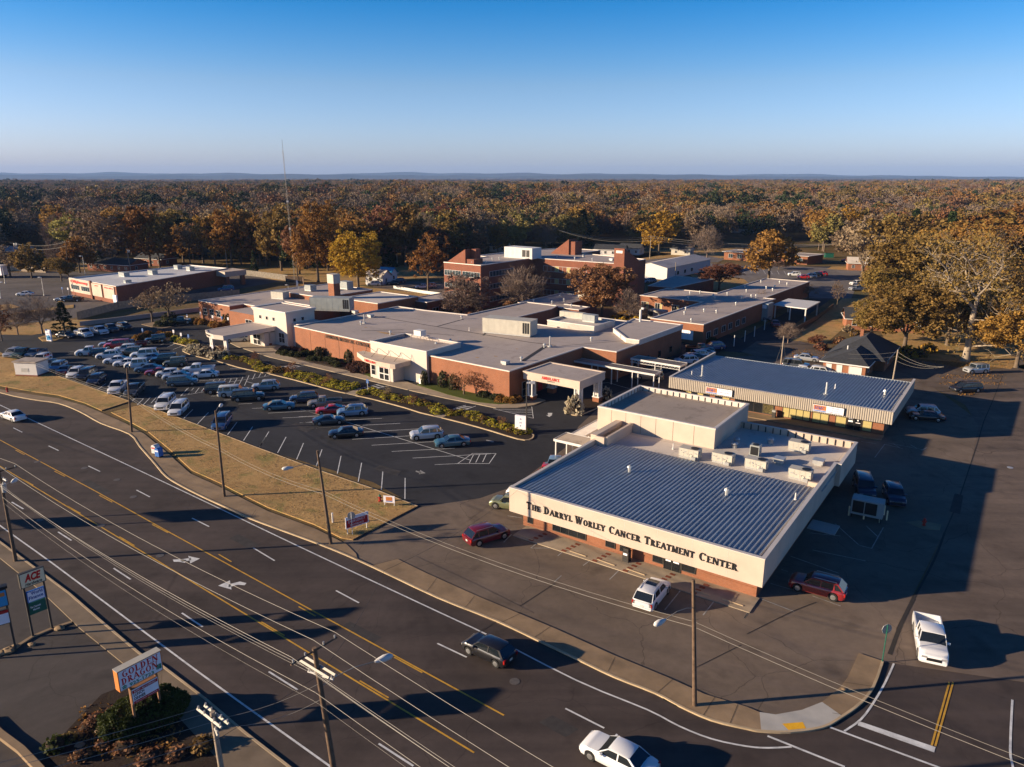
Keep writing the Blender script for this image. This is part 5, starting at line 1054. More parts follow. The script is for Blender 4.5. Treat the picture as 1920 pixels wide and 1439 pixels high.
# sign booth in the verge
p_ = G(30, 706); r = thing('utility_booth', 'small white booth with a brown flat roof on the verge at the left edge', 'booth', p_, rad(-8))
b = MB(); b.box(0,0,.35,4.4,3.0,2.6); part('wall', b, m_frame_w, r); b = MB(); b.box(-.05,-.05,0,4.45,3.05,.35); part('plinth', b, m_brick, r); b = MB(); b.box(-.2,-.2,2.6,4.6,3.2,2.85); part('roof', b, m_memb_d, r); b = MB(); b.box(1.3,-.03,.9,2.8,0,1.6); part('vent_louvre', b, m_galv, r)
# fences and retaining wall left of the lot
def fence(name, label, pts, h, m, cat='fence', step=2.4, boards=True):
    r = thing(name, label, cat, pts[0]); o0 = pts[0]; b = MB(); p = MB(); loc = [q - o0 for q in pts]
    for i in range(len(loc)-1):
        a, c_ = loc[i], loc[i+1]; d = c_-a; L = d.length; d.normalize(); n = Vector((-d.y,d.x,0))*.03
        k = max(1, int(L/step)); bw = L/max(1, int(L/.35)) if boards else L; nb = max(1, int(L/.35)) if boards else 1
        for j in range(nb):
            u = a + d*(j*bw); v = a + d*((j+1)*bw-(.03 if boards else 0)); hh = h + (.03*((j*7)%3) if boards else 0)
            nn = len(b.v); b.v += [tuple(u-n),tuple(v-n),tuple(v+n),tuple(u+n)] + [(q.x,q.y,q.z+hh) for q in (u-n,v-n,v+n,u+n)]
            for f in ((4,5,6,7),(0,1,5,4),(1,2,6,5),(2,3,7,6),(3,0,4,7)): b.f.append(tuple(nn+t for t in f)); b.m.append(0)
        for j in range(k+1): q = a + d*(L*j/k) + n*2.5; p.box(q.x-.06,q.y-.06,0,q.x+.06,q.y+.06,h+.1)
    part('panels', b, m, r); part('posts', p, m, r); return r
fence('wooden_fence', 'long shaded board fence between the pharmacy and the medical lot', px((146,600),(222,580),(300,570),(450,556)), 2.0, m_fence_w)
slb = MB(); q = px((150,612),(265,598),(345,588),(395,582)); d0 = q[0]
for i in range(3): a, c_ = q[i]-d0, q[i+1]-d0; slb.poly([(a.x,a.y,0),(c_.x,c_.y,0),(c_.x,c_.y,1.1),(a.x,a.y,1.1)]); slb.poly([(a.x,a.y,1.1),(c_.x,c_.y,1.1),(c_.x,c_.y+.4,1.1),(a.x,a.y+.4,1.1)]); slb.poly([(c_.x,c_.y+.4,0),(a.x,a.y+.4,0),(a.x,a.y+.4,1.1),(c_.x,c_.y+.4,1.1)])
o = link('retaining_wall', slb.mesh('retaining_wall', m_memb), None, d0); tag(o, 'pale concrete retaining wall below the board fence', 'wall')
fence('wooden_fence', 'weathered grey board fence behind the pharmacy drive-through', px((432,514),(480,519),(540,527)), 2.0, m_fence_w)
fence('wooden_fence', 'shaded dark fence around the yard behind the clinic wing', px((536,530),(568,531),(570,537)), 2.2, m_wood)
fence('wooden_fence', 'pale board fence across the pharmacy car park at far left', px((10,506),(40,509),(86,512)), 1.9, m_wood_l)
fence('wooden_fence', 'dark low fence along the lane beside the carport', px((1492,622),(1530,600),(1562,577)), 1.0, m_wood)
fence('metal_railing', 'pale metal railing beside the patient parking lot', px((738,541),(790,550),(836,556)), .9, m_galv, 'railing', 3, False)
# ------------------------------------------------------------------ vehicles
PAINT = {}
def paint(c):
    if c not in PAINT:
        table = dict(white=(.72,.72,.72), silver=(.42,.43,.44), pearl=(.60,.58,.52), grey=(.13,.14,.15), darkgrey=(.055,.06,.065), black=(.012,.012,.014), navy=(.012,.02,.05), blue=(.03,.08,.20),
            lightblue=(.20,.32,.45), teal=(.07,.17,.22), red=(.42,.02,.02), maroon=(.13,.008,.014), darkred=(.20,.015,.018), olive=(.13,.13,.08), tan=(.30,.26,.20), gold=(.36,.31,.22), green=(.02,.05,.04), greengold=(.22,.23,.12), bluegrey=(.10,.14,.19), palesilver=(.55,.56,.58))
        PAINT[c] = M(c + '_car_paint', table[c], .28, 0, metal=.35 if c in ('silver','grey','lightblue','teal','gold','bluegrey','palesilver','tan','greengold') else 0, spec=.5, coat=.8)
    return PAINT[c]
TYPES = dict(   # L, W, H, hood z, belt z, gf0, gf1, gr1, gr0 (fractions from the nose), tail deck z
 sedan=(4.8,1.82,1.45,.92,.95,.27,.42,.70,.86,.98), coupe=(4.6,1.8,1.36,.88,.92,.28,.44,.66,.90,.95), hatch=(4.15,1.74,1.50,.95,.98,.24,.39,.84,.97,1.0), suv=(4.65,1.86,1.66,1.00,1.05,.255,.40,.86,.975,1.06),
 bigsuv=(5.2,1.98,1.88,1.12,1.16,.25,.355,.93,.985,1.17), minivan=(5.1,1.96,1.74,.98,1.03,.18,.37,.915,.985,1.06), pickup=(5.75,2.0,1.88,1.15,1.18,.25,.345,.585,.60,1.2), oldpickup=(5.3,1.86,1.68,1.0,1.03,.27,.36,.54,.555,1.05), jeep=(4.2,1.85,1.85,1.12,1.14,.30,.35,.95,.975,1.16), wagon=(4.45,1.78,1.62,.98,1.02,.25,.38,.92,.985,1.05))
CACHE = {}
def car_meshes(tp):
    if tp in CACHE: return CACHE[tp]
    L, Wd, H, hz, bz, f0, f1, r1, r0, tz = TYPES[tp]; pick = 'pickup' in tp; xf = lambda f: L/2 - f*L
    fwx, rwx = xf(.175 if tp not in ('jeep',) else .15), xf(.80); wr = .335 if H < 1.6 else (.37 if H < 1.8 else .41); hw = Wd/2
    out = {}
    # lower body loft
    fr = [0,.012,.04,.09]; a = wr + .06
    for cx in (fwx, rwx):
        for k in range(-4, 5): fr.append((L/2 - (cx - a*math.sin(k*math.pi/8))) / L)
    fr += [.26,f0,.34,.42,.5,.58,.66,.72,.9,.95,.985,1.0]; fr = sorted(set(round(q, 4) for q in fr))
    end = r0 if pick else 1.0
    if pick: fr = [q for q in fr if q < end] + [end]
    def top(f):
        if f < .012: return hz*.72
        if f < f0: t = (f-.012)/(f0-.012); return hz*.80 + (bz-hz*.80)*min(1, t*2.2)**.7 if t < .45 else hz + (bz-hz)*((t-.45)/.55)
        if f <= r0: return bz
        t = (f-r0)/(1-r0+1e-6); return tz - (tz*.10)*t if f < .985 else tz*.86
    def width(f): 
        e = 1.0
        if f < .12: e = .86 + .14*math.sqrt(max(0, 1-((.12-f)/.12)**2))
        if f > .90 and not pick: e = .88 + .12*math.sqrt(max(0, 1-((f-.90)/.10)**2))
        return hw*e
    def bottom(f):
        x = xf(f); z = .22 if .03 < f < .97 else .34
        for cx in (fwx, rwx):
            if abs(x-cx) < a: z = max(z, wr + math.sqrt(a*a-(x-cx)**2) * .98)
        return z
    b = MB(); n = len(fr); k = 0
    for f in fr:
        x, zt, w, zb = xf(f), top(f), width(f), bottom(f); zm = max(zb + .03, .62*zt); zb2 = min(zb, zt-.12)
        sec = [(0,zb2),(w*.93,zb2),(w*.985,min(zb2+.06,zt-.1)),(w,max(zm,zb2+.07)),(w*.975,max(zt-.10,zb2+.09)),(w*.90,max(zt-.015,zb2+.1)),(w*.55,zt+.02),(0,zt+.03)]
        ring = [(x, -y, z) for y, z in sec] + [(x, y, z) for y, z in sec[-2:0:-1]]
        b.v += ring; k = len(ring)
    for i in range(n-1):
        for j in range(k): p0 = i*k+j; p1 = i*k+(j+1)%k; b.f.append((p0, p0+k, p1+k, p1)); b.m.append(0)
    b.f.append(tuple(range(k))); b.m.append(0); b.f.append(tuple((n-1)*k + k-1-j for j in range(k))); b.m.append(0)
    if pick:   # bed
        x1, x0 = xf(r0+.008), -L/2; zt = tz
        # side walls with arch: made of strips
        fs = [r0+.008] + [q for q in sorted(set([.64,.68,.72] + [round((L/2-(rwx-a*math.sin(kk*math.pi/8)))/L,4) for kk in range(-4,5)] + [.9,.95,1.0])) if q > r0+.01]
        for sgn in (-1, 1):
            base = len(b.v)
            for f in fs:
                x = xf(f); zb = bottom(f); 
                b.v += [(x, sgn*hw*.97, zb), (x, sgn*hw, max(zb+.05,.62*zt)), (x, sgn*hw*.97, zt), (x, sgn*(hw*.97-.09), zt), (x, sgn*(hw*.97-.09), .62)]
            for i in range(len(fs)-1):
                for j in range(4): p0 = base+i*5+j; q = (p0, p0+5, p0+6, p0+1); b.f.append(q if sgn > 0 else q[::-1]); b.m.append(0)
        b.box(x0, -hw*.9, .62, x1, hw*.9, .68); b.box(x0-.0, -hw*.955, .5, x0+.08, hw*.955, zt+.0); b.box(x1-.05, -hw*.9, .6, x1, hw*.9, zt)
    out['body'] = b
    # roof panel with pillars
    gw0, gw1 = hw*.93, hw*.74 if H < 1.6 else hw*.80
    zb, zr = bz - .02, H
    P0 = [(xf(f0),gw0,zb),(xf(f1),gw1,zr-.06),(xf(r1),gw1,zr-.06),(xf(r0),gw0*.97,zb if r0 > .9 or not pick else zb)]
    r = MB(); xs = [xf(f1)+.06, xf(f1)-.12, (xf(f1)+xf(r1))/2, xf(r1)+.12, xf(r1)-.05]; zs = [zr-.075, zr-.02, zr, zr-.02, zr-.07]; base = 0
    for x, z in zip(xs, zs): r.v += [(x,-gw1-.015,z-.055),(x,-gw1*.86,z-.005),(x,0,z+.012),(x,gw1*.86,z-.005),(x,gw1+.015,z-.055)]
    for i in range(4):
        for j in range(4): p0 = i*5+j; r.f.append((p0, p0+5, p0+6, p0+1)); r.m.append(0)
    n0 = len(r.v); r.v += [(x,y,z-.05) for x,y,z in r.v[:n0]]
    for i in range(4):
        for j in (0,): r.f.append((i*5, n0+i*5, n0+i*5+5, i*5+5)); r.m.append(0); r.f.append((i*5+9, n0+i*5+9, n0+i*5+4, i*5+4)); r.m.append(0)
    r.f.append((0,1,2,3,4,n0+4,n0+3,n0+2,n0+1,n0)); r.m.append(0); r.f.append((20,n0+20,n0+21,n0+22,n0+23,n0+24,24,23,22,21)); r.m.append(0)
    def pillar(fb, ft, wdt):
        for s in (-1, 1):
            a0 = Vector((xf(fb), s*(gw0+.008), zb)); a1 = Vector((xf(ft), s*(gw1+.012), zr-.07)); d = Vector((wdt/2,0,0)); nn = len(r.v)
            r.v += [tuple(a0-d),tuple(a0+d),tuple(a1+d),tuple(a1-d)] + [tuple(p-Vector((0,s*.05,0))) for p in (a0-d,a0+d,a1+d,a1-d)]
            for f in ((0,1,2,3),(7,6,5,4),(0,4,5,1),(1,5,6,2),(3,2,6,7),(0,3,7,4)): r.f.append(tuple(nn+q for q in (f if s < 0 else f[::-1]))); r.m.append(0)
    pillar(f0+.012, f1+.006, .09); 
    mid = (f1+r1)/2
    if tp in ('coupe',): pillar(r0-.06, r1-.02, .30)
    elif pick: pillar(mid-.005, mid-.005, .09); pillar(r0-.012, r1-.008, .12)
    elif tp in ('sedan','hatch'): pillar(mid, mid, .09); pillar(r0-.03, r1-.005, .20)
    else: pillar(mid-.06, mid-.06, .09); pillar(mid+.17, mid+.16, .12); pillar(r0-.012, r1-.012, .14)
    out['roof'] = r
    # glass
    g = MB(); gw = [(xf(f0),zb,gw0*.94),(xf(f1)+.02,zr-.075,gw1*.93)]
    g.poly([(gw[0][0],gw[0][2],zb),(gw[1][0],gw[1][2],gw[1][1]),(gw[1][0],-gw[1][2],gw[1][1]),(gw[0][0],-gw[0][2],zb)][::-1]); out['windscreen'] = g
    g = MB(); g.poly([(xf(r0),-gw0*.93,zb),(xf(r1)-.02,-gw1*.93,zr-.075),(xf(r1)-.02,gw1*.93,zr-.075),(xf(r0),gw0*.93,zb)][::-1]); out['rear_window'] = g
    for s, nm in ((-1,'sideR'),(1,'sideL')):
        g = MB(); q = [(xf(f0),s*gw0*.985,zb),(xf(f1),s*gw1*.985,zr-.075),(xf(r1),s*gw1*.985,zr-.075),(xf(r0),s*gw0*.96,zb)]; g.poly(q if s > 0 else q[::-1]); out[nm] = g
    w = MB(); w.tube([(0,-.11,0),(0,-.105,0),(0,.105,0),(0,.11,0)], [wr*.86,wr,wr,wr*.86], 16); out['wheel'] = w
    m_ = MB()
    for s in (-1,1):
        m_.tube([(0,s*.112,0),(0,s*.118,0)],[wr*.62,wr*.56],10)
    out['rim'] = m_
    h = MB(); h.box(-.12,-.2,-.08,.03,.2,.07); out['headlight'] = h
    h = MB(); h.box(-.03,-.13,-.14,.08,.13,.14) if not pick else h.box(-.03,-.05,-.16,.06,.05,.16); out['taillight'] = h
    h = MB(); h.box(-.05,-.22,-.07,.05,.22,.07) if False else h.box(-.06,-.11,-.07,.06,.11,.08); out['mirror'] = h
    h = MB(); h.box(-.04,-hw*.5,-.12,.02,hw*.5,.12); out['grille'] = h
    h = MB(); h.box(-.01,-.16,-.08,.01,.16,.08); out['plate'] = h
    h = MB(); h.tube([(xf(f1)-.15,0,0),(xf(r1)+.15,0,0)], .025, 5); out['rail'] = h
    meshes = {}
    sm_ = {'body':38,'roof':50,'wheel':40}
    for kx, v in out.items(): meshes[kx] = v
    CACHE[tp] = (meshes, {}, (L, Wd, H, hz, bz, fwx, rwx, wr, hw, tz, gw1, f0, r0))
    return CACHE[tp]
FIXED = dict(windscreen=m_carglass, rear_window=m_carglass, sideR=m_carglass, sideL=m_carglass, wheel=m_rubber, rim=m_rim, headlight=m_head, taillight=m_tail, grille=m_black, plate=m_plate, rail=m_galv)
NAMES = dict(sideR='side_window', sideL='side_window', headlight='headlight', taillight='tail_light', rail='roof_rail', plate='number_plate')
CATS = dict(sedan='car', coupe='car', hatch='car', suv='car', bigsuv='car', wagon='car', minivan='minivan', pickup='pickup truck', oldpickup='pickup truck', jeep='car')
NM = dict(sedan='parked_sedan', coupe='parked_coupe', hatch='hatchback_car', suv='parked_suv', bigsuv='parked_suv', wagon='station_wagon', minivan='minivan', pickup='pickup_truck', oldpickup='pickup_truck', jeep='off_road_car')
def car(x, y, tp, col, az, label, group='cars parked on the medical centre lot', name=None, rails=None, z=.03, detail=True):
    outm, cache, (L,Wd,H,hz,bz,fwx,rwx,wr,hw,tz,gw1,f0,r0) = car_meshes(tp); pm = paint(col)
    def me(key, m):
        kk = (key, m.name)
        if kk not in cache: cache[kk] = outm[key].mesh(NAMES.get(key, key), m, smooth={'body':38,'roof':50,'wheel':40,'rim':30}.get(key))
        return cache[kk]
    p = G(x, y); t = thing(name or NM[tp], label, CATS[tp], (p.x, p.y, z), rad(90-az), group)
    link('body', me('body', pm), t); link('roof', me('roof', pm), t)
    for k_ in ('windscreen','rear_window','sideR','sideL'): link(NAMES.get(k_, k_), me(k_, m_carglass), t)
    for cx in (fwx, rwx):
        for s in (-1, 1):
            w = link('wheel', me('wheel', m_rubber), t, (cx, s*(hw-.12), wr)); link('rim', me('rim', m_rim), w)
    if detail:
        for s in (-1, 1):
            link('headlight', me('headlight', m_head), t, (L/2-.03, s*hw*.66, hz*.70)); link('tail_light', me('taillight', m_tail), t, (-L/2+(.0 if 'pickup' in tp else .03), s*hw*(.91 if 'pickup' in tp else .82), tz*.74)); link('mirror', me('mirror', pm), t, (L/2-f0*L-.35, s*(hw+.07), bz+.02))
        link('grille', me('grille', m_black), t, (L/2+.0, 0, hz*.58)); link('number_plate', me('plate', m_plate), t, (-L/2-.01, 0, .62 if 'pickup' not in tp else .55))
        if rails if rails is not None else tp in ('suv','bigsuv','wagon','minivan'):
            for s in (-1, 1): link('roof_rail', me('rail', m_galv), t, (0, s*gw1*.9, H+.03))
    return t
LOT = 'cars parked on the medical centre lot'
SA = 173     # street-side stalls, noses to the verge
F1 = 'on the street-side row of the medical lot'; F2 = 'in the crowded centre rows of the medical lot'; F3 = 'on the open right half of the medical lot'; F4 = 'along the shaded back edge of the medical lot'
cars = [
 (26,668,'suv','silver',SA+5,'silver SUV '+F1),(45,669,'pickup','green',SA+5,'dark green pickup '+F1),(68,668,'oldpickup','bluegrey',SA+5,'blue-grey pickup behind the utility booth'),
 (80,679,'suv','white',SA+3,'white SUV '+F1),(95,688,'sedan','darkgrey',SA+3,'dark sedan '+F1),(110,694,'suv','lightblue',SA,'light blue SUV '+F1),(124,700,'coupe','maroon',SA,'maroon car '+F1),
 (144,706,'suv','white',SA,'white SUV with a dark grille '+F1),(164,710,'bigsuv','black',SA,'black SUV '+F1),(182,719,'suv','navy',SA,'navy SUV nose to the verge '+F1),
 (222,734,'pickup','white',SA-6,'white pickup nose to the verge left of the lamp pole'),(253,739,'pickup','darkgrey',SA-4,'dark pickup loaded with equipment behind the lamp pole'),(311,764,'bigsuv','white',SA,'white full-size SUV beside the white minivan'),(336,774,'minivan','white',SA,'white minivan beside the last hatched stalls'),(417,800,'minivan','blue',SA,'blue minivan behind the second utility pole'),
 # west centre rows
 (172,666,'pickup','white',250,'white pickup at the left end of the centre rows'),(192,668,'suv','navy',72,'navy SUV facing right '+F2),(205,672,'suv','white',252,'white SUV with black windows '+F2),(220,681,'sedan','white',252,'white sedan '+F2),(239,686,'sedan','white',252,'white sedan '+F2),(257,690,'jeep','white',252,'boxy white car '+F2),(279,697,'sedan','bluegrey',252,'blue-grey sedan '+F2),(298,703,'coupe','darkred',252,'dark red car '+F2),(316,706,'hatch','white',252,'white hatchback '+F2),(332,711,'sedan','silver',252,'silver sedan '+F2),(343,723,'minivan','grey',75,'grey minivan facing right '+F2),
 (209,650,'sedan','silver',252,'silver sedan in the rearmost centre row'),(222,653,'bigsuv','red',252,'red SUV in the rearmost centre row'),(251,651,'oldpickup','darkred',252,'red pickup bed behind the red SUV'),(237,660,'suv','white',252,'white SUV '+F2),(246,665,'wagon','tan',252,'tan wagon '+F2),(272,671,'bigsuv','white',252,'white boxy SUV '+F2),(283,676,'sedan','lightblue',252,'light blue sedan '+F2),(309,681,'bigsuv','black',252,'large black SUV '+F2),(329,687,'jeep','olive',252,'olive boxy car '+F2),
 (373,700,'pickup','white',256,'white work pickup with a loaded bed'),(385,708,'sedan','white',256,'white sedan beside the work pickup'),
 (415,737,'bigsuv','black',76,'black SUV facing right by the hatched strip'),(440,743,'bigsuv','pearl',76,'white SUV between two black SUVs'),(466,751,'bigsuv','black',76,'big black SUV, lowest of the group of three'),(499,731,'suv','silver',256,'silver SUV with a roof box by the hatched strip'),(524,768,'sedan','teal',76,'grey-green sedan '+F3),(571,754,'suv','navy',256,'navy SUV beside the tan pickup'),(609,762,'oldpickup','tan',256,'tan pickup '+F3),(621,775,'coupe','red',256,'red coupe '+F3),(661,779,'suv','lightblue',256,'light blue SUV '+F3),(617,795,'coupe','darkgrey',76,'dark coupe behind the red coupe'),(649,819,'sedan','black',256,'black sedan alone in the middle of the lot'),(800,822,'suv','palesilver',256,'pale silver SUV near the right end of the lot'),(848,836,'sedan','teal',256,'teal sedan at the right end of the lot'),
 (125,634,'sedan','black',110,'black sedan '+F4),(158,631,'pickup','white',128,'white pickup '+F4),(187,626,'pickup','white',128,'white pickup nose forward '+F4),(207,622,'pickup','darkgrey',128,'dark grey pickup '+F4),(234,618,'suv','black',128,'black SUV '+F4),(292,643,'jeep','black',240,'black off-road car by the planted island'),(338,608,'pickup','black',75,'black pickup beside the rock bed'),(446,641,'minivan','pearl',255,'cream minivan under the entrance canopy'),
 (1217,712,'bigsuv','gold',282,'gold SUV under the trussed walkway canopy'),(1286,682,'suv','white',258,'white SUV nearest the trussed walkway'),(1299,676,'sedan','darkgrey',258,'dark sedan beside the brick wall'),(1306,672,'suv','white',258,'white SUV in the wall-side row'),(1318,667,'sedan','silver',258,'silver sedan in the wall-side row'),(1312,661,'pickup','black',100,'black pickup at the end of the wall-side row'),(1338,656,'suv','blue',258,'blue SUV at the end of the wall-side row'),
 (1493,692,'bigsuv','darkgrey',118,'dark grey full-size SUV behind the services building'),(1508,700,'sedan','white',118,'white car just showing over the services building roof'),(1540,704,'suv','white',118,'white car by the brick house door'),
 (1829,700,'jeep','silver',262,'silver boxy SUV on the side street'),(1810,735,'minivan','black',262,'black minivan on the side street'),(1729,779,'suv','white',288,'white SUV in the shade of the services building'),(1736,788,'sedan','black',288,'black sedan in the shade beside the white SUV'),
 (1619,924,'bigsuv','navy',197,'dark blue SUV behind the waste box'),(1675,938,'suv','navy',197,'dark blue SUV right of the waste box'),(1532,1111,'suv','darkred',302,'dark red SUV by the side wall of the treatment centre'),
 (1040,879,'sedan','lightblue',190,'pale blue car peeping over the left edge of the ribbed roof'),(1027,893,'coupe','red',190,'red car peeping over the left edge of the ribbed roof'),(990,932,'sedan','white',288,'white car nose behind the roof corner'),(957,953,'wagon','greengold',288,'green-gold wagon at the left corner of the treatment centre'),(913,1013,'suv','maroon',57,'maroon SUV at the left end of the front stalls'),(1222,1125,'suv','white',32,'white SUV with a glass roof parked at the entrance'),
 (1489,518,'suv','white',282,'white SUV on the far lot'),(1506,523,'hatch','red',282,'small red car on the far lot'),(1519,521,'suv','white',282,'white SUV behind the small red car'),(1530,519,'suv','black',282,'black SUV on the far lot'),(1539,517,'suv','red',282,'red SUV on the far lot'),(1606,535,'suv','white',258,'white SUV under the roadside oaks'),(1605,545,'suv','silver',258,'silver SUV under the roadside oaks'),(1621,544,'sedan','white',258,'white sedan under the roadside oaks'),(1588,491,'sedan','maroon',258,'maroon car by the dumpster'),
 (1205,531,'suv','white',258,'white SUV by the white warehouse'),(1218,530,'suv','silver',258,'silver SUV by the white warehouse'),(1512,677,'sedan','silver',118,'silver car beside the utility pole'),
 (48,555,'sedan','white',262,'white sedan crossing the pharmacy lot'),(120,565,'sedan','silver',262,'silver sedan beside the black pickup at the pharmacy'),(136,566,'pickup','black',262,'black pickup by the pharmacy front'),(424,546,'minivan','blue',240,'blue minivan at the pharmacy drive-through'),
 (701,536,'suv','white',258,'white SUV below the golden tree'),(738,534,'sedan','black',258,'black car beside the small blue shed'),(748,531,'suv','darkgrey',258,'dark SUV beside the small blue shed'),(805,540,'suv','silver',258,'silver SUV under the russet oak'),(792,541,'sedan','white',258,'white sedan under the russet oak'),(1435,600,'sedan','darkgrey',190,'dark car in the shade of the carport'),(1453,612,'sedan','red',190,'red-tailed dark car by the screen wall'),
]
for c in cars:
    far = c[1] < 600
    cr_ = car(*c, group={True:'cars parked in the distance', False:LOT}[far], detail=True)
    if 'glass roof' in c[5]: part('sunroof', MB().box(-.55,-.48,1.668,.45,.48,1.69), m_carglass, cr_)
car(1741,1213,'pickup','white',203,'white pickup driving down the side street towards the junction', 'vehicles on the roads', 'driving_pickup_truck', z=.035)
car(1160,1433,'sedan','white',306.5,'white sedan driving on the near lane at the bottom edge', 'vehicles on the roads', 'driving_car')
car(917,1231,'hatch','black',306.5,'black hatchback driving along the main road', 'vehicles on the roads', 'driving_car')
car(26,787,'sedan','white',303,'white sedan driving away at the left edge of the main road', 'vehicles on the roads', 'driving_car')
# glass roof of the white SUV and a truck trailer at far left
p_ = G(-8, 522); r = thing('box_trailer', 'blue-white box trailer parked at the far left edge', 'trailer', p_, rad(-15)); b = MB(); b.box(-9,0,1.1,3,2.6,4.6); part('cargo_box', b, m_blue2 if False else m_sign_w, r); b = MB(); b.box(-8.8,.2,.8,2.8,2.4,1.1)
part('chassis', b, m_black, r)
for x in (-7.5,-6.3,1.6): b = MB(); b.tube([(x,0,.5),(x,2.6,.5)],.5,12); part('wheel', b, m_rubber, r)

# ------------------------------------------------------------------ poles and wires
def lamp_head(r, base, tip, z_off=0):
    """arm from base to tip (local coords) with a cobra head"""
    a = Vector(base); t = Vector(tip); d = t - a; m = MB(); m.tube([a, a + d*.25 + Vector((0,0,.2)), a + d*.6 + Vector((0,0,.25)), t], .028, 6); arm = part('lamp_arm', m, m_wire, r)
    dd = Vector((d.x, d.y, 0)).normalized(); h = MB(); h.tube([t - dd*.1, t + dd*.1, t + dd*.45, t + dd*.8, t + dd*.95], [.06,.13,.2,.17,.06], 8); h.tube([t+dd*.45+Vector((0,0,-.12)), t+dd*.75+Vector((0,0,-.12))],[.1,.08],6)
    return part('lamp_head', h, m_frame_w, r, 60)
def pole(label, bx, by, tx, ty, lamp=None, m=m_wood, r0=.17, r1=.11, arms=None, group='wooden utility poles'):
    B_ = G(bx, by); lo, hi = 0, 25
    for _ in range(40):
        mid = (lo+hi)/2
        if proj(Vector((B_.x, B_.y, mid)))[1] > ty: lo = mid
        else: hi = mid
    h = lo; T_ = G(tx, ty, h); lean = T_ - B_; 
    if Vector((lean.x, lean.y, 0)).length > 1.2: lean = Vector((lean.x, lean.y, 0)).normalized()*1.2 + Vector((0,0,h))
    r = thing('utility_pole', label, 'utility pole', B_, 0, group); b = MB(); b.tube([(0,0,-.2), tuple(lean*.5), tuple(lean)], [r0,(r0+r1)/2,r1], 8); part('shaft', b, m, r, 60)
    if lamp:
        (ax, ay), (lx, ly) = lamp
        f = max(.3, min(.97, (by-ay)/(by-ty))); a = lean*f; t = G(lx, ly, a.z+.2) - B_; lamp_head(r, a, t)
    return r, B_, lean, h
P1 = pole('utility pole with a small lamp at the left end of the verge', 247,811,238,690, ((239,700),(244,686)))
P2 = pole('utility pole in the middle of the verge behind the blue minivan', 421,932,404,770, ((405,775),(412,763)))
P3 = pole('utility pole with a street lamp at the right end of the verge', 621,1021,595,845, ((598,873),(548,877)))
P4 = pole('utility pole with a street lamp on the kerb before the treatment centre', 1303,1325,1300,1087, ((1301,1138),(1246,1163)))
P5 = pole('near utility pole with white crossarms and a street lamp at the bottom', 645,1560,589,1215, None, m_wood, .2, .13)
P6 = pole('pale green-grey pole with pale crossarms at the bottom edge', 440,1600,398,1335, None, m_wood_l, .19, .13)
P7 = pole('dark pole carrying crossarms and a lamp at the left edge of the road', 30,1054,-2,882, ((5,920),(22,905)))
P8 = pole('pale leaning pole behind the right end of the services building', 1670,738,1684,656, None, m_wood_l, .16, .11)
P9 = pole('short pale pole behind the left end of the services building', 1463,693,1470,630, None, m_wood_l, .15, .1)
P10 = pole('distant utility pole left of the brick stair tower', 1218,486,1221,442, None, m_wood_l, .16, .12, group='distant poles')
P11 = pole('thin pole in front of the white warehouse', 1266,531,1267,492, None, m_wood_l, .12, .1, group='distant poles')
P12 = pole('distant pole with a red-white marker by the bare grey tree', 1290,478,1290,450, None, m_wood_l, .14, .1, group='distant poles')
P13 = pole('tall distant pole right of the pharmacy car park', 128,518,123,452, None, m_wood, .17, .12, group='distant poles')
P14 = pole('leaning pole with transformers behind the pharmacy', 246,512,238,468, None, m_wood_l, .17, .12, group='distant poles')
P15 = pole('distant pole carrying pale transformers at upper left', 33,506,25,455, None, m_wood, .17, .12, group='distant poles')
P16 = pole('thin dark post behind the golden tree wing', 657,552,655,525, None, m_wood_l, .1, .08, group='distant poles')
def transformer(r, p, n=1):
    for i in range(n):
        b = MB(); b.cyl(p[0]+.35+i*.5, p[1]-.25, p[2]-1.1, p[2]-.3, .22, 10); b.cyl(p[0]+.35+i*.5, p[1]-.25, p[2]-.3, p[2]-.12, .06, 6); part('transformer', b, m_galv, r)
bb = MB(); bb.box(-.05,.15,2.6,.9,.19,2.85); bb.box(-.05,.15,3.1,.02,1.0,3.35); part('street_name_blades', bb, m_greenp, P5[0])
transformer(P14[0], P14[2], 2); transformer(P15[0], P15[2], 3)
# road direction on the ground
rd = (G(945,1342) - G(0,825.6)); rd.z = 0; rd.normalize(); rn = Vector((-rd.y, rd.x, 0))     # rn points to the far side
def crossarm(P, zf, off, length, m, dirv, group=None, th=.06, ins=True):
    r, B_, lean, h = P; c = lean*zf + Vector(off); b = MB(); a = c - dirv*length/2; e = c + dirv*length/2; b.tube([a, e], th, 4); o = part('crossarm', b, m, r)
    if ins:
        i_ = MB()
        for k in (.05,.3,.7,.95): q = a.lerp(e, k); i_.cyl(q.x, q.y, q.z+.04, q.z+.22, .05, 6)
        part('insulators', i_, m_galv, o)
    return B_ + a, B_ + e
a5 = crossarm(P5, .985, (0,0,0), 2.9, m_wood, rn)
a5b = crossarm(P5, .90, (.13,.12,0), 2.4, m_hvac, rd, th=.085, ins=False); a5c = crossarm(P5, .90, (-.13,-.12,0), 2.4, m_hvac, rd, th=.085, ins=False); crossarm(P5, .86, (.1,0,0), 1.6, m_frame_w, (rd*.8+rn*.2).normalized(), th=.07)
h_ = P5[2]*.80; q = G(706,1240,h_.z+.3) - P5[1]; lamp_head(P5[0], h_, q)
crossarm(P6, .97, (.14,.12,0), 2.2, m_hvac, rd, th=.08); crossarm(P6, .97, (-.14,-.12,0), 2.2, m_hvac, rd, th=.08); crossarm(P6, .90, (0,0,0), 1.5, m_hvac, (rd*.9-rn*.3).normalized(), th=.07)
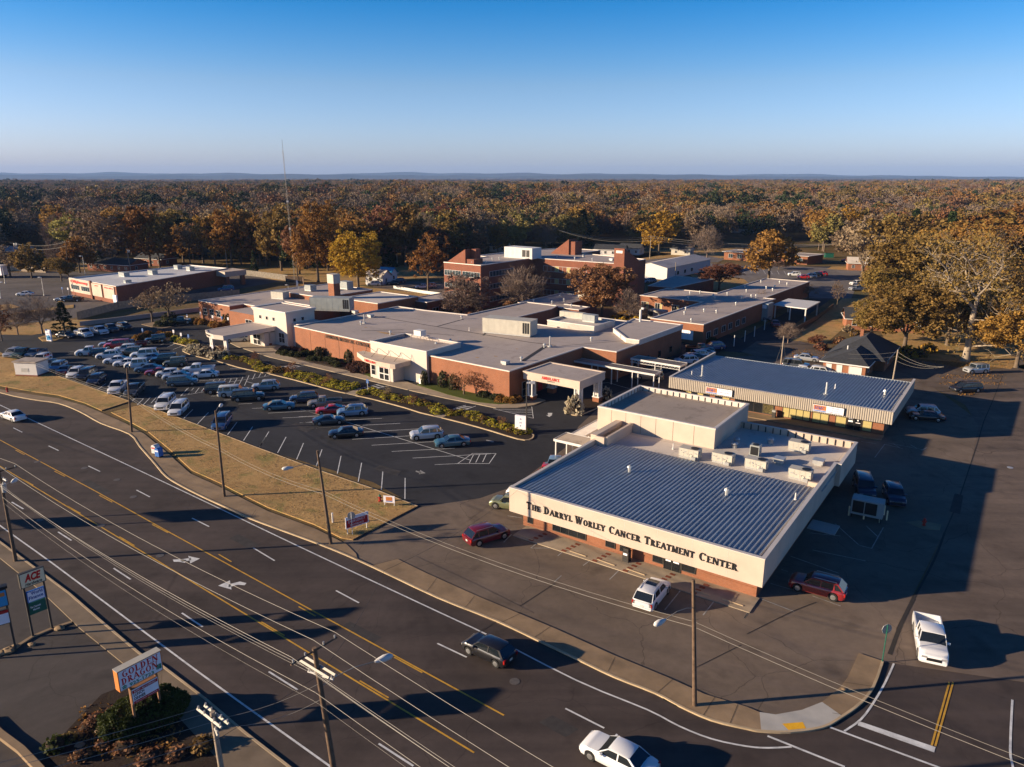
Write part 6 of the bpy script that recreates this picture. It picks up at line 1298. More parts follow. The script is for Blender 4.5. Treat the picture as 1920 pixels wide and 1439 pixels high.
crossarm(P7, .985, (0,0,0), 2.9, m_wood, rn); crossarm(P7, .91, (.1,.1,0), 2.0, m_galv, rd, th=.08); transformer(P7[0], P7[2]*.9, 1)
crossarm(P10, .97, (0,0,0), 2.4, m_wood_l, Vector((1,0,0))); crossarm(P13, .97, (0,0,0), 2.4, m_wood, Vector((1,0,0))); crossarm(P15, .97, (0,0,0), 2.6, m_wood, Vector((1,0,0)))
def wire(label, a, b, sag=.6, r=.018, m=m_wire, group='overhead wires', n=14, cat='overhead wire'):
    a, b = Vector(a), Vector(b); mb = MB(); pts = []
    for i in range(n+1): t = i/n; p = a.lerp(b, t) - a; p.z -= sag*4*t*(1-t); pts.append(p)
    mb.tube(pts, r, 4); o = link('overhead_wire', mb.mesh('overhead_wire', m), None, a); tag(o, label, cat, group); return o
top5, top7 = P5[1]+P5[2], P7[1]+P7[2]
ext = (top5 - top7); beyond = top5 + ext.normalized()*60; before = top7 - ext.normalized()*90
lb = 'pale overhead wire along the near side of the main road'
for o5, o7, z in ((rn*1.35, rn*1.35, .2), (rn*.0, rn*.0, .45), (-rn*1.35, -rn*1.35, .2)):
    A_, B_ = top7+o7+Vector((0,0,z)), top5+o5+Vector((0,0,z)); wire(lb, A_, B_, .75, .015); wire(lb, B_, beyond+o5+Vector((0,0,z-.5)), 1.2, .015); wire(lb, before+o7, A_, 1.6, .015)
for k, (z, rr_) in enumerate(((-1.3,.014),(-1.5,.010),(-2.6,.018),(-3.2,.008))):
    A_, B_ = top7+Vector((0,0,z)), top5+Vector((0,0,z)); wire('lower pale cable along the near side of the main road', A_-rn*.15, B_-rn*.15, .9, rr_*.8); wire('lower pale cable along the near side of the main road', B_-rn*.15, beyond+Vector((0,0,z)), 1.2, rr_*.8)
def top(P, f=1.0): return P[1] + P[2]*f
t6 = top(P6)
for k, (dx, dz) in enumerate(((-1.0,-.25),(-.4,-.25),(.5,-.25),(1.0,-.9))):
    s_ = t6 + rd*dx + Vector((0,0,dz)); wire('thin wire leaving the pale bottom pole to the lower left', s_, s_ + Vector((-16,-7.5,.6)), .3, .014)
wire('thin dark wire from the near pole across the main road', top(P5,.86), P4[1] + Vector((-22,6,7)), .5, .013, m_wire_k); wire('thin dark wire from the near pole across the main road', P4[1]+Vector((-22,6,7)), FA.w(1,0,4.3), .6, .013, m_wire_k)
wire('thin wire between the near pole and the pale bottom pole', top(P5,.82), top(P6,.95), .3, .012); wire('thin wire between the near pole and the pale bottom pole', top(P5,.74), top(P6,.9), .5, .012)
wire('drop wire below the near pole to the lower left', top(P5,.86), top(P5,.5)+Vector((-14,-9,0)), .2, .012, m_wire_k)
ll = 'pale cable strung along the verge poles'
for f, rr_ in ((.58,.013),(.545,.018)):
    for Pa, Pb in ((P1,P2),(P2,P3),(P3,P4)): wire(ll, top(Pa,f), top(Pb,f*(.68/.58) if Pb is P4 else f), .5 if Pb is not P4 else .9, rr_)
    e4 = top(P4,f*.68/.58); wire(ll, e4, e4 + rd*40 + Vector((0,0,.2)), .8, rr_); s1 = top(P1,f); wire(ll, s1 - rd*45 + Vector((0,0,.5)), s1, .7, rr_)
for dz, P in ((.95,P8),(.86,P8),(.75,P8)):
    wire('thin wire running right from the leaning pole behind the services building', top(P,dz), G(1770,688,4.2+dz*2), .7, .02); 
wire('thin wire over the dark-roofed house', top(P8,.95), G(1590,664,6.3), .25, .015); wire('thin wire over the dark-roofed house', top(P8,.85), G(1590,672,5.6), .25, .012)
wire('guy wire of the short pole behind the services building', top(P9,.9), G(1452,688), .02, .012); wire('guy wire of the short pole behind the services building', top(P9,.9), G(1474,682), .02, .012)
for z_, sag in ((.97,2),(.9,2.4),(.8,2.6)): 
    wire('distant power line over the street behind the hospital block', G(1045,431,12*z_+2), top(P10,z_), sag, .05); wire('distant power line over the street behind the hospital block', top(P10,z_), G(1600,456,10*z_), sag, .05)
for z_ in (.97,.85): wire('distant power line over the far end of the pharmacy lot', top(P15,z_), top(P13,z_), 1.2, .045)
# slim lot light poles
def light_pole(label, bx, by, ty, dx, tall_m=m_galv, group='slim light poles'):
    B_ = G(bx, by); lo, hi = 0, 20
    for _ in range(40):
        mid = (lo+hi)/2
        if proj(Vector((B_.x, B_.y, mid)))[1] > ty: lo = mid
        else: hi = mid
    r = thing('light_pole', label, 'light pole', B_, 0, group); b = MB(); b.cyl(0,0,0,.5,.22,8); b.tube([(0,0,0),(0,0,lo)],[.11,.08],8); part('shaft', b, tall_m, r); b = MB(); b.box(min(0,dx),-.2,lo,max(0,dx),.2,lo+.14); b.box(dx-.35,-.25,lo-.05,dx+.35,.25,lo+.22); part('lamp_head', b, m_frame_w, r); return r
for a in ((10,532,501,-.9),(116,521,491,-1.2),(160,516,481,-.8),(426,502,468,-.9),(222,477,424,-.8),(83,555,521,-.6),(2,560,530,.8)): light_pole('slim white car-park light pole around the pharmacy', *a)
light_pole('brown light pole at the tip of the planted island by the ambulance canopy', 987,815,719,.8, m_frame_d)
light_pole('green light pole with a curved arm in front of the east wing', 1492,560,541,.9, m_greenp)
light_pole('curved pale lamp on the stepped roof block', 541,545,535,-.6)
light_pole('curved light pole in front of the woods', 745,500,447,-.9); 
# antenna tower (lattice)
B_ = G(553, 531); r = thing('radio_mast', 'very tall slim lattice radio mast rising above the horizon', 'radio mast', B_); hgt_ = 45.0
T_ = G(535, 262, hgt_) if False else None
lo, hi = 30, 90
for _ in range(40):
    mid = (lo+hi)/2
    if proj(Vector((B_.x, B_.y, mid)))[1] > 262: lo = mid
    else: hi = mid
b = MB(); tri = [(.2*math.cos(a), .2*math.sin(a)) for a in (0.5, 2.6, 4.7)]
ln = -.012
for (x, y) in tri: b.tube([(x,y,0),(x+ln*lo,y,lo*.93)],.03,4)
for i in range(int(lo*.93/1.2)):
    z = i*1.2
    for k in range(3): (x0,y0),(x1,y1) = tri[k], tri[(k+1)%3]; b.tube([(x0+ln*z,y0,z),(x1+ln*(z+1.2),y1,z+1.2)],.016,3,caps=False)
part('lattice', b, m_wire, r); b = MB(); b.tube([(ln*lo*.93,0,lo*.93),(ln*lo,0,lo)],.05,5); part('whip', b, m_wire, r); b = MB(); b.box(ln*18-.3,-.3,18,ln*18+.3,.3,18.7); b.box(ln*27-.3,-.3,27,ln*27+.3,.3,27.5); part('equipment_box', b, m_frame_w, r)

# ------------------------------------------------------------------ signs and street furniture
def sign_at(name, label, cat, TL, TR, zt, zb, boards, posts, base=None):
    """TL/TR: world points of the top edge seen from the street; boards: (z1,z0,face material,[(text,kind,h,w,x,z,mat)])"""
    o = Vector((TL.x, TL.y, 0)); d = Vector((TR.x-TL.x, TR.y-TL.y, 0)); W_ = d.length; rz = math.atan2(d.y, d.x)
    r = thing(name, label, cat, o, rz)
    for (x) in posts[0]: b = MB(); b.box(x-.07,.08,0,x+.07,.22,zt-.1); part('post', b, posts[1], r)
    for (x0,x1,z1,z0,fm,cm,th,texts) in boards:
        b = MB(); b.box(x0,0,z0,x1,th,z1); c = part('sign_box', b, cm, r); b = MB(); b.box(x0+.06,-.012,z0+.06,x1-.06,0,z1-.06); part('sign_face', b, fm, c)
        for (kind, s, h, w, x, z, m) in texts:
            t = stroke_text(s, h, w, gap=.12, depth=.012) if kind == 'serif' else font_mesh(s, h, w, .012, shear=.25 if kind in ('slant','bold') else 0, bold=.05 if kind == 'bold' else .02)
            o_ = part('lettering', t, m, c); o_.location = (x, -.014, z)
    return r, W_
tl, tr_ = G(219,1262,5.2), G(301,1220,5.2); d_ = tr_-tl; Wg = Vector((d_.x,d_.y,0)).length
print('GD width', Wg, tl, tr_)
hb = 1.55*Wg/3.0
sign_at('restaurant_sign', 'white two-tier restaurant sign with red and green lettering rising from a clipped hedge', 'sign', tl, tr_, 5.2, 0,
  [(0,Wg,5.2,5.2-hb,m_sign_w,m_orange,.55,[('serif','GOLDEN',.46*Wg/3,Wg*.84,Wg*.09,5.2-hb*.37,m_text_r),('serif','DRAGON',.46*Wg/3,Wg*.84,Wg*.06,5.2-hb*.70,m_text_r),('sans','925-1723',.25*Wg/3,Wg*.56,Wg*.22,5.2-hb*.94,m_text_g),('sans','(731)',.07,Wg*.14,Wg*.44,5.2-hb*.76,m_text_g),('sans','\u9f8d',.40*Wg/3,.40*Wg/3,Wg*.84,5.2-hb*.84,m_text_g),('sans','\u91d1',.36*Wg/3,.36*Wg/3,Wg*.05,5.2-hb*.95,m_text_g)]),
   (Wg*.22,Wg*.86,5.2-hb-.2,5.2-hb-1.35,m_sign_w,m_post,.3,[('sans','LUNCH',.20,Wg*.24,Wg*.27,5.2-hb-.78,m_text_k),('sans','DINNER',.20,Wg*.26,Wg*.27,5.2-hb-1.06,m_text_k)])], ([Wg*.24,Wg*.84], m_post))
rr = bpy.data.objects['restaurant_sign']; b = MB(); b.box(-.02,-.02,5.2,Wg+.02,.57,5.23); part('top_cover', b, m_hvac, rr)
for (z1, z0, tx, h) in ((5.2-hb-.33,5.2-hb-.55,'BUFFET  ALL-U-CAN-EAT',.13),(5.2-hb-1.12,5.2-hb-1.32,'Carry-Out Welcome',.10)):
    b = MB(); b.box(Wg*.25,-.02,z0,Wg*.83,-.013,z1); c = part('red_band', b, m_red, rr); t = font_mesh(tx, h, Wg*.5, .008); o_ = part('lettering', t, m_text_w, c); o_.location = (Wg*.29,-.021,z0+.05)
tl, tr_ = G(34,1079,5.6), G(82,1062,5.6); d_ = tr_-tl; Wa = Vector((d_.x,d_.y,0)).length; print('ACE width', Wa, tl, tr_)
sign_at('hardware_sign', 'three-panel roadside pylon with red hardware lettering over blue and green boards', 'sign', tl, tr_, 5.6, 0,
  [(0,Wa,5.6,4.35,m_sign_c,m_frame_d,.3,[('bold','ACE',.66,Wa*.66,Wa*.18,4.79,m_text_r),('slant','Hardware',.24,Wa*.66,Wa*.18,4.47,m_text_k)]),
   (Wa*.16,Wa*.86,3.95,3.0,m_sign_w,m_blue,.15,[('sans','World',.28,Wa*.46,Wa*.32,3.60,m_text_b),('sans','Finance',.28,Wa*.56,Wa*.22,3.24,m_text_b)]),
   (Wa*.16,Wa*.84,2.95,1.95,m_greenp,m_greenp,.1,[('sans','The Cosmetic',.16,Wa*.42,Wa*.2,2.5,m_text_w),('sans','Market',.16,Wa*.26,Wa*.3,2.25,m_text_w)])], ([Wa*.12,Wa*.9], m_frame_d))
tl, tr_ = G(-48,1120,5.4), G(11,1104,5.4); d_ = tr_-tl; Wb = Vector((d_.x,d_.y,0)).length; print('left sign', Wb)
sign_at('roadside_sign', 'sky-blue roadside sign cut by the left edge over a white reader board', 'sign', tl, tr_, 5.4, 0,
  [(-.1,Wb+.1,5.6,5.4,m_black,m_black,.5,[]),(0,Wb,5.38,4.0,m_blue2,m_frame_d,.3,[]),(Wb*.1,Wb*.95,3.75,2.55,m_sign_w,m_frame_d,.2,[])], ([Wb*.1,Wb*.92], m_frame_d))
rr = [o for o in bpy.data.objects if o.name.startswith('roadside_sign')][0]; b = MB(); b.box(Wb*.74,-.02,4.85,Wb*.92,-.013,5.15); part('orange_patch', b, m_orange, rr); b = MB(); b.box(Wb*.12,-.02,3.45,Wb*.93,-.013,3.7); part('red_band', b, m_red, rr)
sp = Vector((-67.5, 70.0, 0)); sign_at('roadside_sign', 'tall roadside pylon with two dark boards just outside the left edge', 'sign', sp, sp + Vector((4.2,-2.2,0)), 8.4, 0, [(0,4.7,8.4,6.4,m_sign_w,m_frame_d,.4,[]),(.2,4.5,4.8,3.2,m_sign_c,m_frame_d,.3,[])], ([.4,4.3], m_frame_d))
# small signs on the verge
def small_sign(name, label, x, y, w, h, z0, m, az=35, posts=m_frame_w, cat='sign', th=.05, texts=(), panels=()):
    r = thing(name, label, cat, G(x, y), rad(-az)); b = MB(); b.box(-w/2,0,z0,w/2,th,z0+h); part('board', b, m, r)
    for s in (-1, 1): b = MB(); b.box(s*w*.42-.04,th,0,s*w*.42+.04,th+.07,z0+h); part('post', b, posts, r)
    for (a0,b0,a1,b1,pm) in panels: b = MB(); b.box(-w/2+a0*w,-.01,z0+b0*h,-w/2+a1*w,0,z0+b1*h); part('panel', b, pm, r)
    for (s, hh, ww, xx, zz, m_) in texts: o_ = part('lettering', font_mesh(s, hh, ww, .01), m_, r); o_.location = (-w/2+xx*w, -.012, z0+zz*h)
    return r
small_sign('directional_sign', 'low red and white directional sign on white posts at the verge end', 671,998,2.6,1.25,.7,m_sign_w,-40,panels=((.04,.08,.96,.72,m_red),),texts=(('EMERGENCY',.26,1.9,.12,.45,m_text_w),('ENTRANCE',.2,1.5,.2,.16,m_text_w)))
small_sign('sandwich_sign', 'small white frame sign with an orange square near the hydrant', 730,950,1.3,.8,.45,m_sign_w,10,panels=((.22,.3,.78,.85,m_orange),(.22,.15,.78,.27,m_blue)))
small_sign('directory_sign', 'white upright directory sign with small icons on the planted island', 976,812,1.7,2.3,.25,m_sign_w,20,th=.35,texts=(('+',.3,.3,.42,.72,m_text_b),('H',.25,.25,.42,.5,m_text_b),('+',.25,.25,.42,.3,m_text_b)))
small_sign('directory_sign', 'pale blue upright sign at the back left corner of the lot', 92,641,1.4,2.6,.1,m_blue2 if False else m_sign_w,20,th=.3,panels=((.1,.1,.9,.5,m_blue2),))
small_sign('directory_sign', 'white upright sign at the pharmacy front corner', 217,575,1.8,3.0,.2,m_sign_w,37,th=.4,panels=((.1,.1,.9,.35,m_blue2),))
small_sign('yard_sign', 'small white menu sign by the emergency door', 788,722,.6,.9,.2,m_sign_w,37)
for i,(x,y) in enumerate(((269,634),(327,637),(341,643),(355,646),(352,606),(400,608),(417,610),(429,612),(400,667),(690,735),(377,601),(129,553),(118,552))):
    r = thing('accessible_parking_sign', 'small blue and white accessible stall post sign', 'sign', G(x, y), rad(-20), 'accessible parking signs'); b = MB(); b.cyl(0,0,0,2.2,.05,6); part('post', b, m_frame_w, r); b = MB(); b.box(-.22,-.03,1.5,.22,0,2.2); part('plate', b, m_sign_w if i%3 else m_blue, r)
for (x,y,lb,fm,h_) in ((661,1004,'stop sign seen from behind on a white post at the verge end',m_frame_w,2.5),(1654,1243,'stop sign seen from behind on a green post at the street corner',m_greenp,3.2)):
    r = thing('stop_sign', lb, 'stop sign', G(x, y), rad(10)); b = MB(); b.cyl(0,0,0,h_,.04,6); part('post', b, fm, r); b = MB(); b.tube([(0,.03,h_-.35),(0,.06,h_-.35)], .42, 8); part('octagon_plate', b, m_galv, r)
def hydrant(x, y, label, capm):
    r = thing('fire_hydrant', label, 'fire hydrant', G(x, y, .1)); b = MB(); b.cyl(0,0,0,.06,.2,10); b.cyl(0,0,.06,.62,.13,10); b.tube([(-.24,0,.42),(.24,0,.42)],.07,8); b.tube([(0,-.22,.38),(0,0,.38)],.09,8); part('barrel', b, m_hydr, r, 40); b = MB(); b.blob((0,0,.64),.16,.16,.14,2,0,10,6); b.cyl(0,0,.74,.84,.05,6); part('bonnet', b, capm, r, 60); return r
hydrant(712.5,940,'red fire hydrant with a green bonnet near the corner of the verge',m_greenp); hydrant(14,735,'red fire hydrant on the verge at the left edge',m_hydr); hydrant(1732,985,'red fire hydrant on a worn concrete patch in the long shadow',m_hydr)
slab('hydrant_pad', px((1700,980),(1722,977),(1765,984),(1762,995),(1730,993)), .04, m_conc_old)
r = thing('marker_post', 'short white marker post on the verge near the last pole', 'post', G(624,980,.1)); b = MB(); b.cyl(0,0,0,1.0,.09,8); b.cyl(0,0,1.0,1.08,.11,8); part('post', b, m_frame_w, r)
def mailbox(x, y, label, body, top_, w=.55):
    r = thing('mailbox', label, 'mailbox', G(x, y, .08), rad(-25)); b = MB(); b.box(-w/2,-w/2,.15,w/2,w/2,1.0)
    k = 8
    for i in range(k): a0, a1 = math.pi*i/k, math.pi*(i+1)/k; b.poly([(-w/2*math.cos(a0),-w/2,1+w/2*math.sin(a0)*.8),(-w/2*math.cos(a1),-w/2,1+w/2*math.sin(a1)*.8),(-w/2*math.cos(a1),w/2,1+w/2*math.sin(a1)*.8),(-w/2*math.cos(a0),w/2,1+w/2*math.sin(a0)*.8)][::-1])
    b.poly([(-w/2*math.cos(math.pi*i/k),-w/2,1+w/2*math.sin(math.pi*i/k)*.8) for i in range(k+1)][::-1]); b.poly([(-w/2*math.cos(math.pi*i/k),w/2,1+w/2*math.sin(math.pi*i/k)*.8) for i in range(k+1)]); part('box', b, body, r)
    for s in (-1,1):
        b = MB(); b.box(s*w*.4-.03,-w*.4,0,s*w*.4+.03,w*.4,.15); part('foot', b, m_black, r)
    b = MB(); b.box(-w*.4,-w/2-.02,.8,w*.4,-w/2,.98); part('panel', b, top_, r); return r
mailbox(293,851,'white and red drop box standing on the pavement by the kerb',m_frame_w,m_red,.75); mailbox(299,857,'dark blue mailbox beside the white drop box',m_blue,m_sign_w,.7)
r = thing('waste_bin', 'brown dome-topped waste bin by the treatment centre entrance', 'bin', FA.w(13.3,.35,.1), FA.rot); b = MB(); b.box(-.3,-.3,0,.3,.3,1.0); part('body', b, m_frame_d, r); b = MB(); b.box(-.33,-.33,1.0,.33,.33,1.06); b.box(-.25,-.25,1.06,.25,.25,1.35); part('lid', b, m_frame_d, r); b = MB(); b.box(-.2,-.34,.7,.2,-.3,.9); part('flap', b, m_sign_w, r)
r = thing('waste_bin', 'brown waste bin by the services building windows', 'bin', FA.w(11.9,52.3,.1), FA.rot); b = MB(); b.box(-.25,-.25,0,.25,.25,.9); part('body', b, m_frame_d, r); b = MB(); b.box(-.27,-.27,.9,.27,.27,1.2); part('lid', b, m_galv, r)
# waste enclosure with posts
p_ = G(1624, 972); r = thing('waste_box', 'pale green metal box with two dark openings ringed by short posts', 'container', p_, FA.rot + .06, None)
b = MB(); b.box(-1.55,-.7,.5,1.55,.9,2.2); part('cabinet', b, m_hvac_g, r); b = MB(); b.box(-1.4,-.72,.75,-.3,-.7,2.05); b.box(-.2,-.72,.75,.95,-.7,2.05); part('openings', b, m_black, r); b = MB()
for x in (-1.4,1.4): 
    for y in (-.6,.8): b.box(x-.05,y-.05,0,x+.05,y+.05,.5)
part('legs', b, m_black, r)
for (x,y) in ((1591,967),(1619,974),(1649,981),(1657,966),(1662,976),(1602,946)):
    r = thing('bollard', 'short pale bollard guarding the pale green metal box', 'bollard', G(x, y), 0, 'bollards around the metal box'); b = MB(); b.cyl(0,0,0,1.05,.085,8); b.cyl(0,0,1.05,1.1,.06,8); part('post', b, m_sign_c, r)
for (x,y,lb) in ((1376,650,0),(1396,641,0),(1414,632,0),(1433,619,0),(1388,616,0)):
    r = thing('bollard', 'tall pale post in the row beside the east wing', 'bollard', G(x, y), 0, 'pale posts beside the east wing'); b = MB(); b.cyl(0,0,0,2.4,.09,8); b.cyl(0,0,2.4,2.46,.1,8); part('post', b, m_frame_w, r)
r = thing('dumpster', 'dark green dumpster beyond the far lot', 'dumpster', G(1554,483), rad(-10)); b = MB(); b.box(-1.8,-1,0,1.8,1,1.9); part('bin', b, m_greenp, r); b = MB(); b.box(-1.85,-1.05,1.9,1.85,1.05,2.0); part('lid', b, m_black, r)
r = thing('generator', 'grey boxed generator in the courtyard of the east wing', 'generator', G(1233,600), FB.rot); b = MB(); b.box(-2.2,-1.2,.4,2.2,1.2,2.6); part('cabinet', b, m_hvac, r); b = MB(); b.box(-2.2,-1.22,.8,-.8,-1.2,2.2); part('louvre', b, m_black, r)
r = thing('exhaust_pipe', 'curved white exhaust pipe at the rear corner of the medical centre', 'pipe', FB.w(-1.8,47.5,5.7), FB.rot); b = MB(); b.tube([(0,0,0),(0,0,2.6),(.25,0,3.0),(.7,0,2.9)],.25,8); part('pipe', b, m_frame_w, r, 50)
r = thing('manhole_cover', 'round metal manhole cover in the side street', 'manhole cover', G(1894,877,.035)); b = MB(); b.cyl(0,0,0,.012,.35,16); b.cyl(0,0,.012,.016,.28,16); part('cover', b, m_galv, r)
for i,(x,y,s) in enumerate(((18,1222,.5),(5,1226,.4),(28,1215,.35),(112,1180,.4),(190,1372,.45),(206,1381,.3),(60,1210,.3),(150,1400,.35),(255,1340,.3),(1583,1295,.25))):
    mb = MB().blob((0,0,s*.25), s, s*.8, s*.45, i, .18, 8, 5); o = link('rock', mb.mesh('rock', m_conc_old, smooth=30), None, G(x, y)); tag(o, 'pale rough rock in the border under the roadside signs', 'rock', 'rocks in the roadside borders')
kerb('kerb', px((-10,1232),(30,1215),(60,1196),(98,1180),(135,1168)), .3, .12, m_conc_old)
kerb('kerb', px((-30,1350),(0,1380),(40,1410),(78,1450)), .45, .3, m_conc_old)
# ------------------------------------------------------------------ vegetation
import numpy as np
def quads_mesh(name, centers, sizes, seed, mats, up=.0, extra=None):
    """one small randomly turned leaf spray (quad) per centre"""
    r = np.random.RandomState(seed); n = len(centers); c = np.asarray(centers, dtype=np.float64)
    a = r.normal(size=(n, 3)); a /= np.linalg.norm(a, axis=1)[:, None]
    b = r.normal(size=(n, 3)); b -= (b * a).sum(1)[:, None] * a; b /= np.linalg.norm(b, axis=1)[:, None]
    s = np.asarray(sizes)[:, None]; asp = r.uniform(.5, .95, size=(n, 1))
    v = np.stack([c - a*s - b*s*asp*.6, c + a*s*.3 - b*s*asp, c + a*s + b*s*asp*.6, c - a*s*.3 + b*s*asp], 1).reshape(-1, 3)
    me = bpy.data.meshes.new(name); me.vertices.add(4*n); me.vertices.foreach_set('co', v.ravel())
    me.loops.add(4*n); me.loops.foreach_set('vertex_index', np.arange(4*n, dtype=np.int32)); me.polygons.add(n)
    me.polygons.foreach_set('loop_start', np.arange(0, 4*n, 4, dtype=np.int32))
    me.update(calc_edges=True); me.validate(); me.materials.append(mats); return me
def crown_points(seed, R, z0, z1, nclump, per, shape='round', cr=1.35, gap=.0, inner=.25):
    r = np.random.RandomState(seed); pts = []; zc = (z0+z1)/2; hz = (z1-z0)/2
    k = 0
    # lobes: a few big sub-masses make the outline uneven
    nl = 8; lob = []
    for i in range(nl):
        a = 6.28*i/nl + r.uniform(-.4, .4); u = r.uniform(-.6, .6); rr = r.uniform(.48, .66)
        lob.append((math.cos(a)*R*rr, math.sin(a)*R*rr, zc + u*hz*.75, r.uniform(.42, .56)*R))
    lob.append((0, 0, zc + .35*hz, .55*R))
    while k < nclump:
        if shape == 'conic':
            t = r.uniform(0, 1)**1.3; z = z0 + t*(z1-z0); rad_ = R*(1-t)**.8*r.uniform(.55, 1.05); a = r.uniform(0, 6.28); p = np.array([math.cos(a)*rad_, math.sin(a)*rad_, z])
        else:
            lx, ly, lz, lr = lob[r.randint(len(lob))]
            d = r.normal(size=3); d /= np.linalg.norm(d); q = r.uniform(inner, 1)**.5
            p = np.array([lx, ly, lz]) + d * lr * q * np.array([1, 1, min(1.2, hz/R*1.05)])
            if p[2] < z0 or p[2] > z1: continue
        m = int(per * r.uniform(.4, 1.5)); c_r = cr * r.uniform(.6, 1.3)
        g = r.normal(size=(m, 3)); g /= np.linalg.norm(g, axis=1)[:, None]; g *= (c_r * r.uniform(.3, 1, size=(m, 1)))
        g[:, 2] *= .7; pts.append(p + g); k += 1
    return np.concatenate(pts)
H0, R0 = 18.0, 7.0
CROWN = {}
def crown_mesh(key, seed, shape, z0, nclump, per, cr, leaf, inner=.25, R=R0):
    p = crown_points(seed, R, z0, H0-.3, nclump, per, shape, cr, inner=inner); r = np.random.RandomState(seed+5)
    CROWN[key] = quads_mesh('crown', p, leaf * r.uniform(.6, 1.4, size=len(p)), seed+9, LEAF['orange'])
for i in range(5): crown_mesh('full%d' % i, 10+i, 'round', 2.6, 210, 30, 1.25, .36)
for i in range(3): crown_mesh('open%d' % i, 30+i, 'round', 3.4, 140, 20, 1.15, .30)
for i in range(2): crown_mesh('sparse%d' % i, 40+i, 'round', 3.4, 110, 10, 1.3, .26, .1)
for i in range(3): crown_mesh('dense%d' % i, 60+i, 'round', 2.4, 520, 34, .95, .21)
for i in range(2):      # fine bare twigs: long thin slivers
    p = crown_points(65+i, R0*.95, 3.4, H0-.4, 230, 16, 'round', 1.3, inner=.1); rs_ = np.random.RandomState(i); n_ = len(p)
    d = p - np.array([0,0,5.0]); d /= np.linalg.norm(d, axis=1)[:,None]; d += rs_.normal(0,.45,(n_,3)); d /= np.linalg.norm(d, axis=1)[:,None]
    q = rs_.normal(size=(n_,3)); q -= (q*d).sum(1)[:,None]*d; q /= np.linalg.norm(q, axis=1)[:,None]; L_ = rs_.uniform(.5,1.1,(n_,1)); w_ = .035
    v = np.stack([p-d*L_-q*w_, p-d*L_+q*w_, p+d*L_+q*w_*.4, p+d*L_-q*w_*.4],1).reshape(-1,3); me = bpy.data.meshes.new('crown'); me.from_pydata(v.tolist(), [], np.arange(4*n_).reshape(-1,4).tolist()); me.materials.append(m_twig); CROWN['twigs%d' % i] = me
crown_mesh('conic0', 50, 'conic', 1.0, 150, 26, .8, .30, R=5.0)
crown_mesh('conic1', 51, 'conic', .6, 170, 30, 1.1, .34, R=6.0)
def branch(mb, rnd, p, d, L, r, depth, spread=.55, n=5, up=.12, twig=0.0):
    q = p; k = 3; pts = [p]; rs = [r]
    for i in range(k):
        d = (d + Vector((rnd.uniform(-.14,.14), rnd.uniform(-.14,.14), rnd.uniform(-.04,.14)))).normalized(); q = q + d*(L/k); pts.append(q); rs.append(r*(1-.42*(i+1)/k))
    mb.tube(pts, rs, n, 0, caps=False)
    if depth <= 0: return
    m = 3 if depth > 1 else 4
    for i in range(m):
        ax = Vector((rnd.gauss(0,1), rnd.gauss(0,1), rnd.gauss(0,1))); ax = (ax - d*ax.dot(d)).normalized()
        nd = (d*(1-spread*.35) + ax*spread*rnd.uniform(.6,1.25) + Vector((0,0,up))).normalized()
        st = pts[-1] if i else pts[-1]
        if i == m-1 and depth > 1: st = pts[2]
        branch(mb, rnd, st, nd, L*rnd.uniform(.6,.85), rs[-1]*.8 if i == 0 else rs[-1]*.62, depth-1, spread, 4 if depth > 2 else 3, up)
TRUNK = {}
def trunk_mesh(key, seed, bare=False, depth=3, sp=.6, r0=.38, h1=5.0, L=4.2):
    rnd = random.Random(seed); mb = MB(); mb.tube([(0,0,-.2),(0,0,.4),(0,0,h1)], [r0*1.35,r0,r0*.75], 8, caps=False)
    for i in range(5):
        a = 6.283*i/5 + rnd.uniform(-.4,.4); z = h1*(.75+.25*rnd.random()) if i else h1
        d = Vector((math.cos(a)*.62, math.sin(a)*.62, 1.0)).normalized() if i else Vector((.05,0,1))
        branch(mb, rnd, Vector((0,0,z)), d, L, r0*.48, depth, sp)
    TRUNK[key] = mb.mesh('trunk', m_bark, smooth=60)
for i in range(3): trunk_mesh('t%d' % i, i, depth=2)
for i in range(3): trunk_mesh('bare%d' % i, 20+i, depth=5, sp=.62, r0=.26, h1=3.6, L=4.0)
def set_obj_mat(o, m):
    o.material_slots[0].link = 'OBJECT'; o.material_slots[0].material = m
KINDDESC = dict(orange='orange-brown oak', russet='russet-leaved tree', gold='golden-leaved tree', olive='olive-brown oak', yellowgreen='yellow-green tree', tan='tan half-bare tree', evergreen='dark evergreen tree', greyplum='grey-plum bare-twigged tree', bare='leafless grey tree')
KNAME = dict(orange='oak_tree', russet='autumn_tree', gold='autumn_tree', olive='oak_tree', yellowgreen='autumn_tree', tan='autumn_tree', evergreen='evergreen_tree', greyplum='autumn_tree', bare='bare_tree')
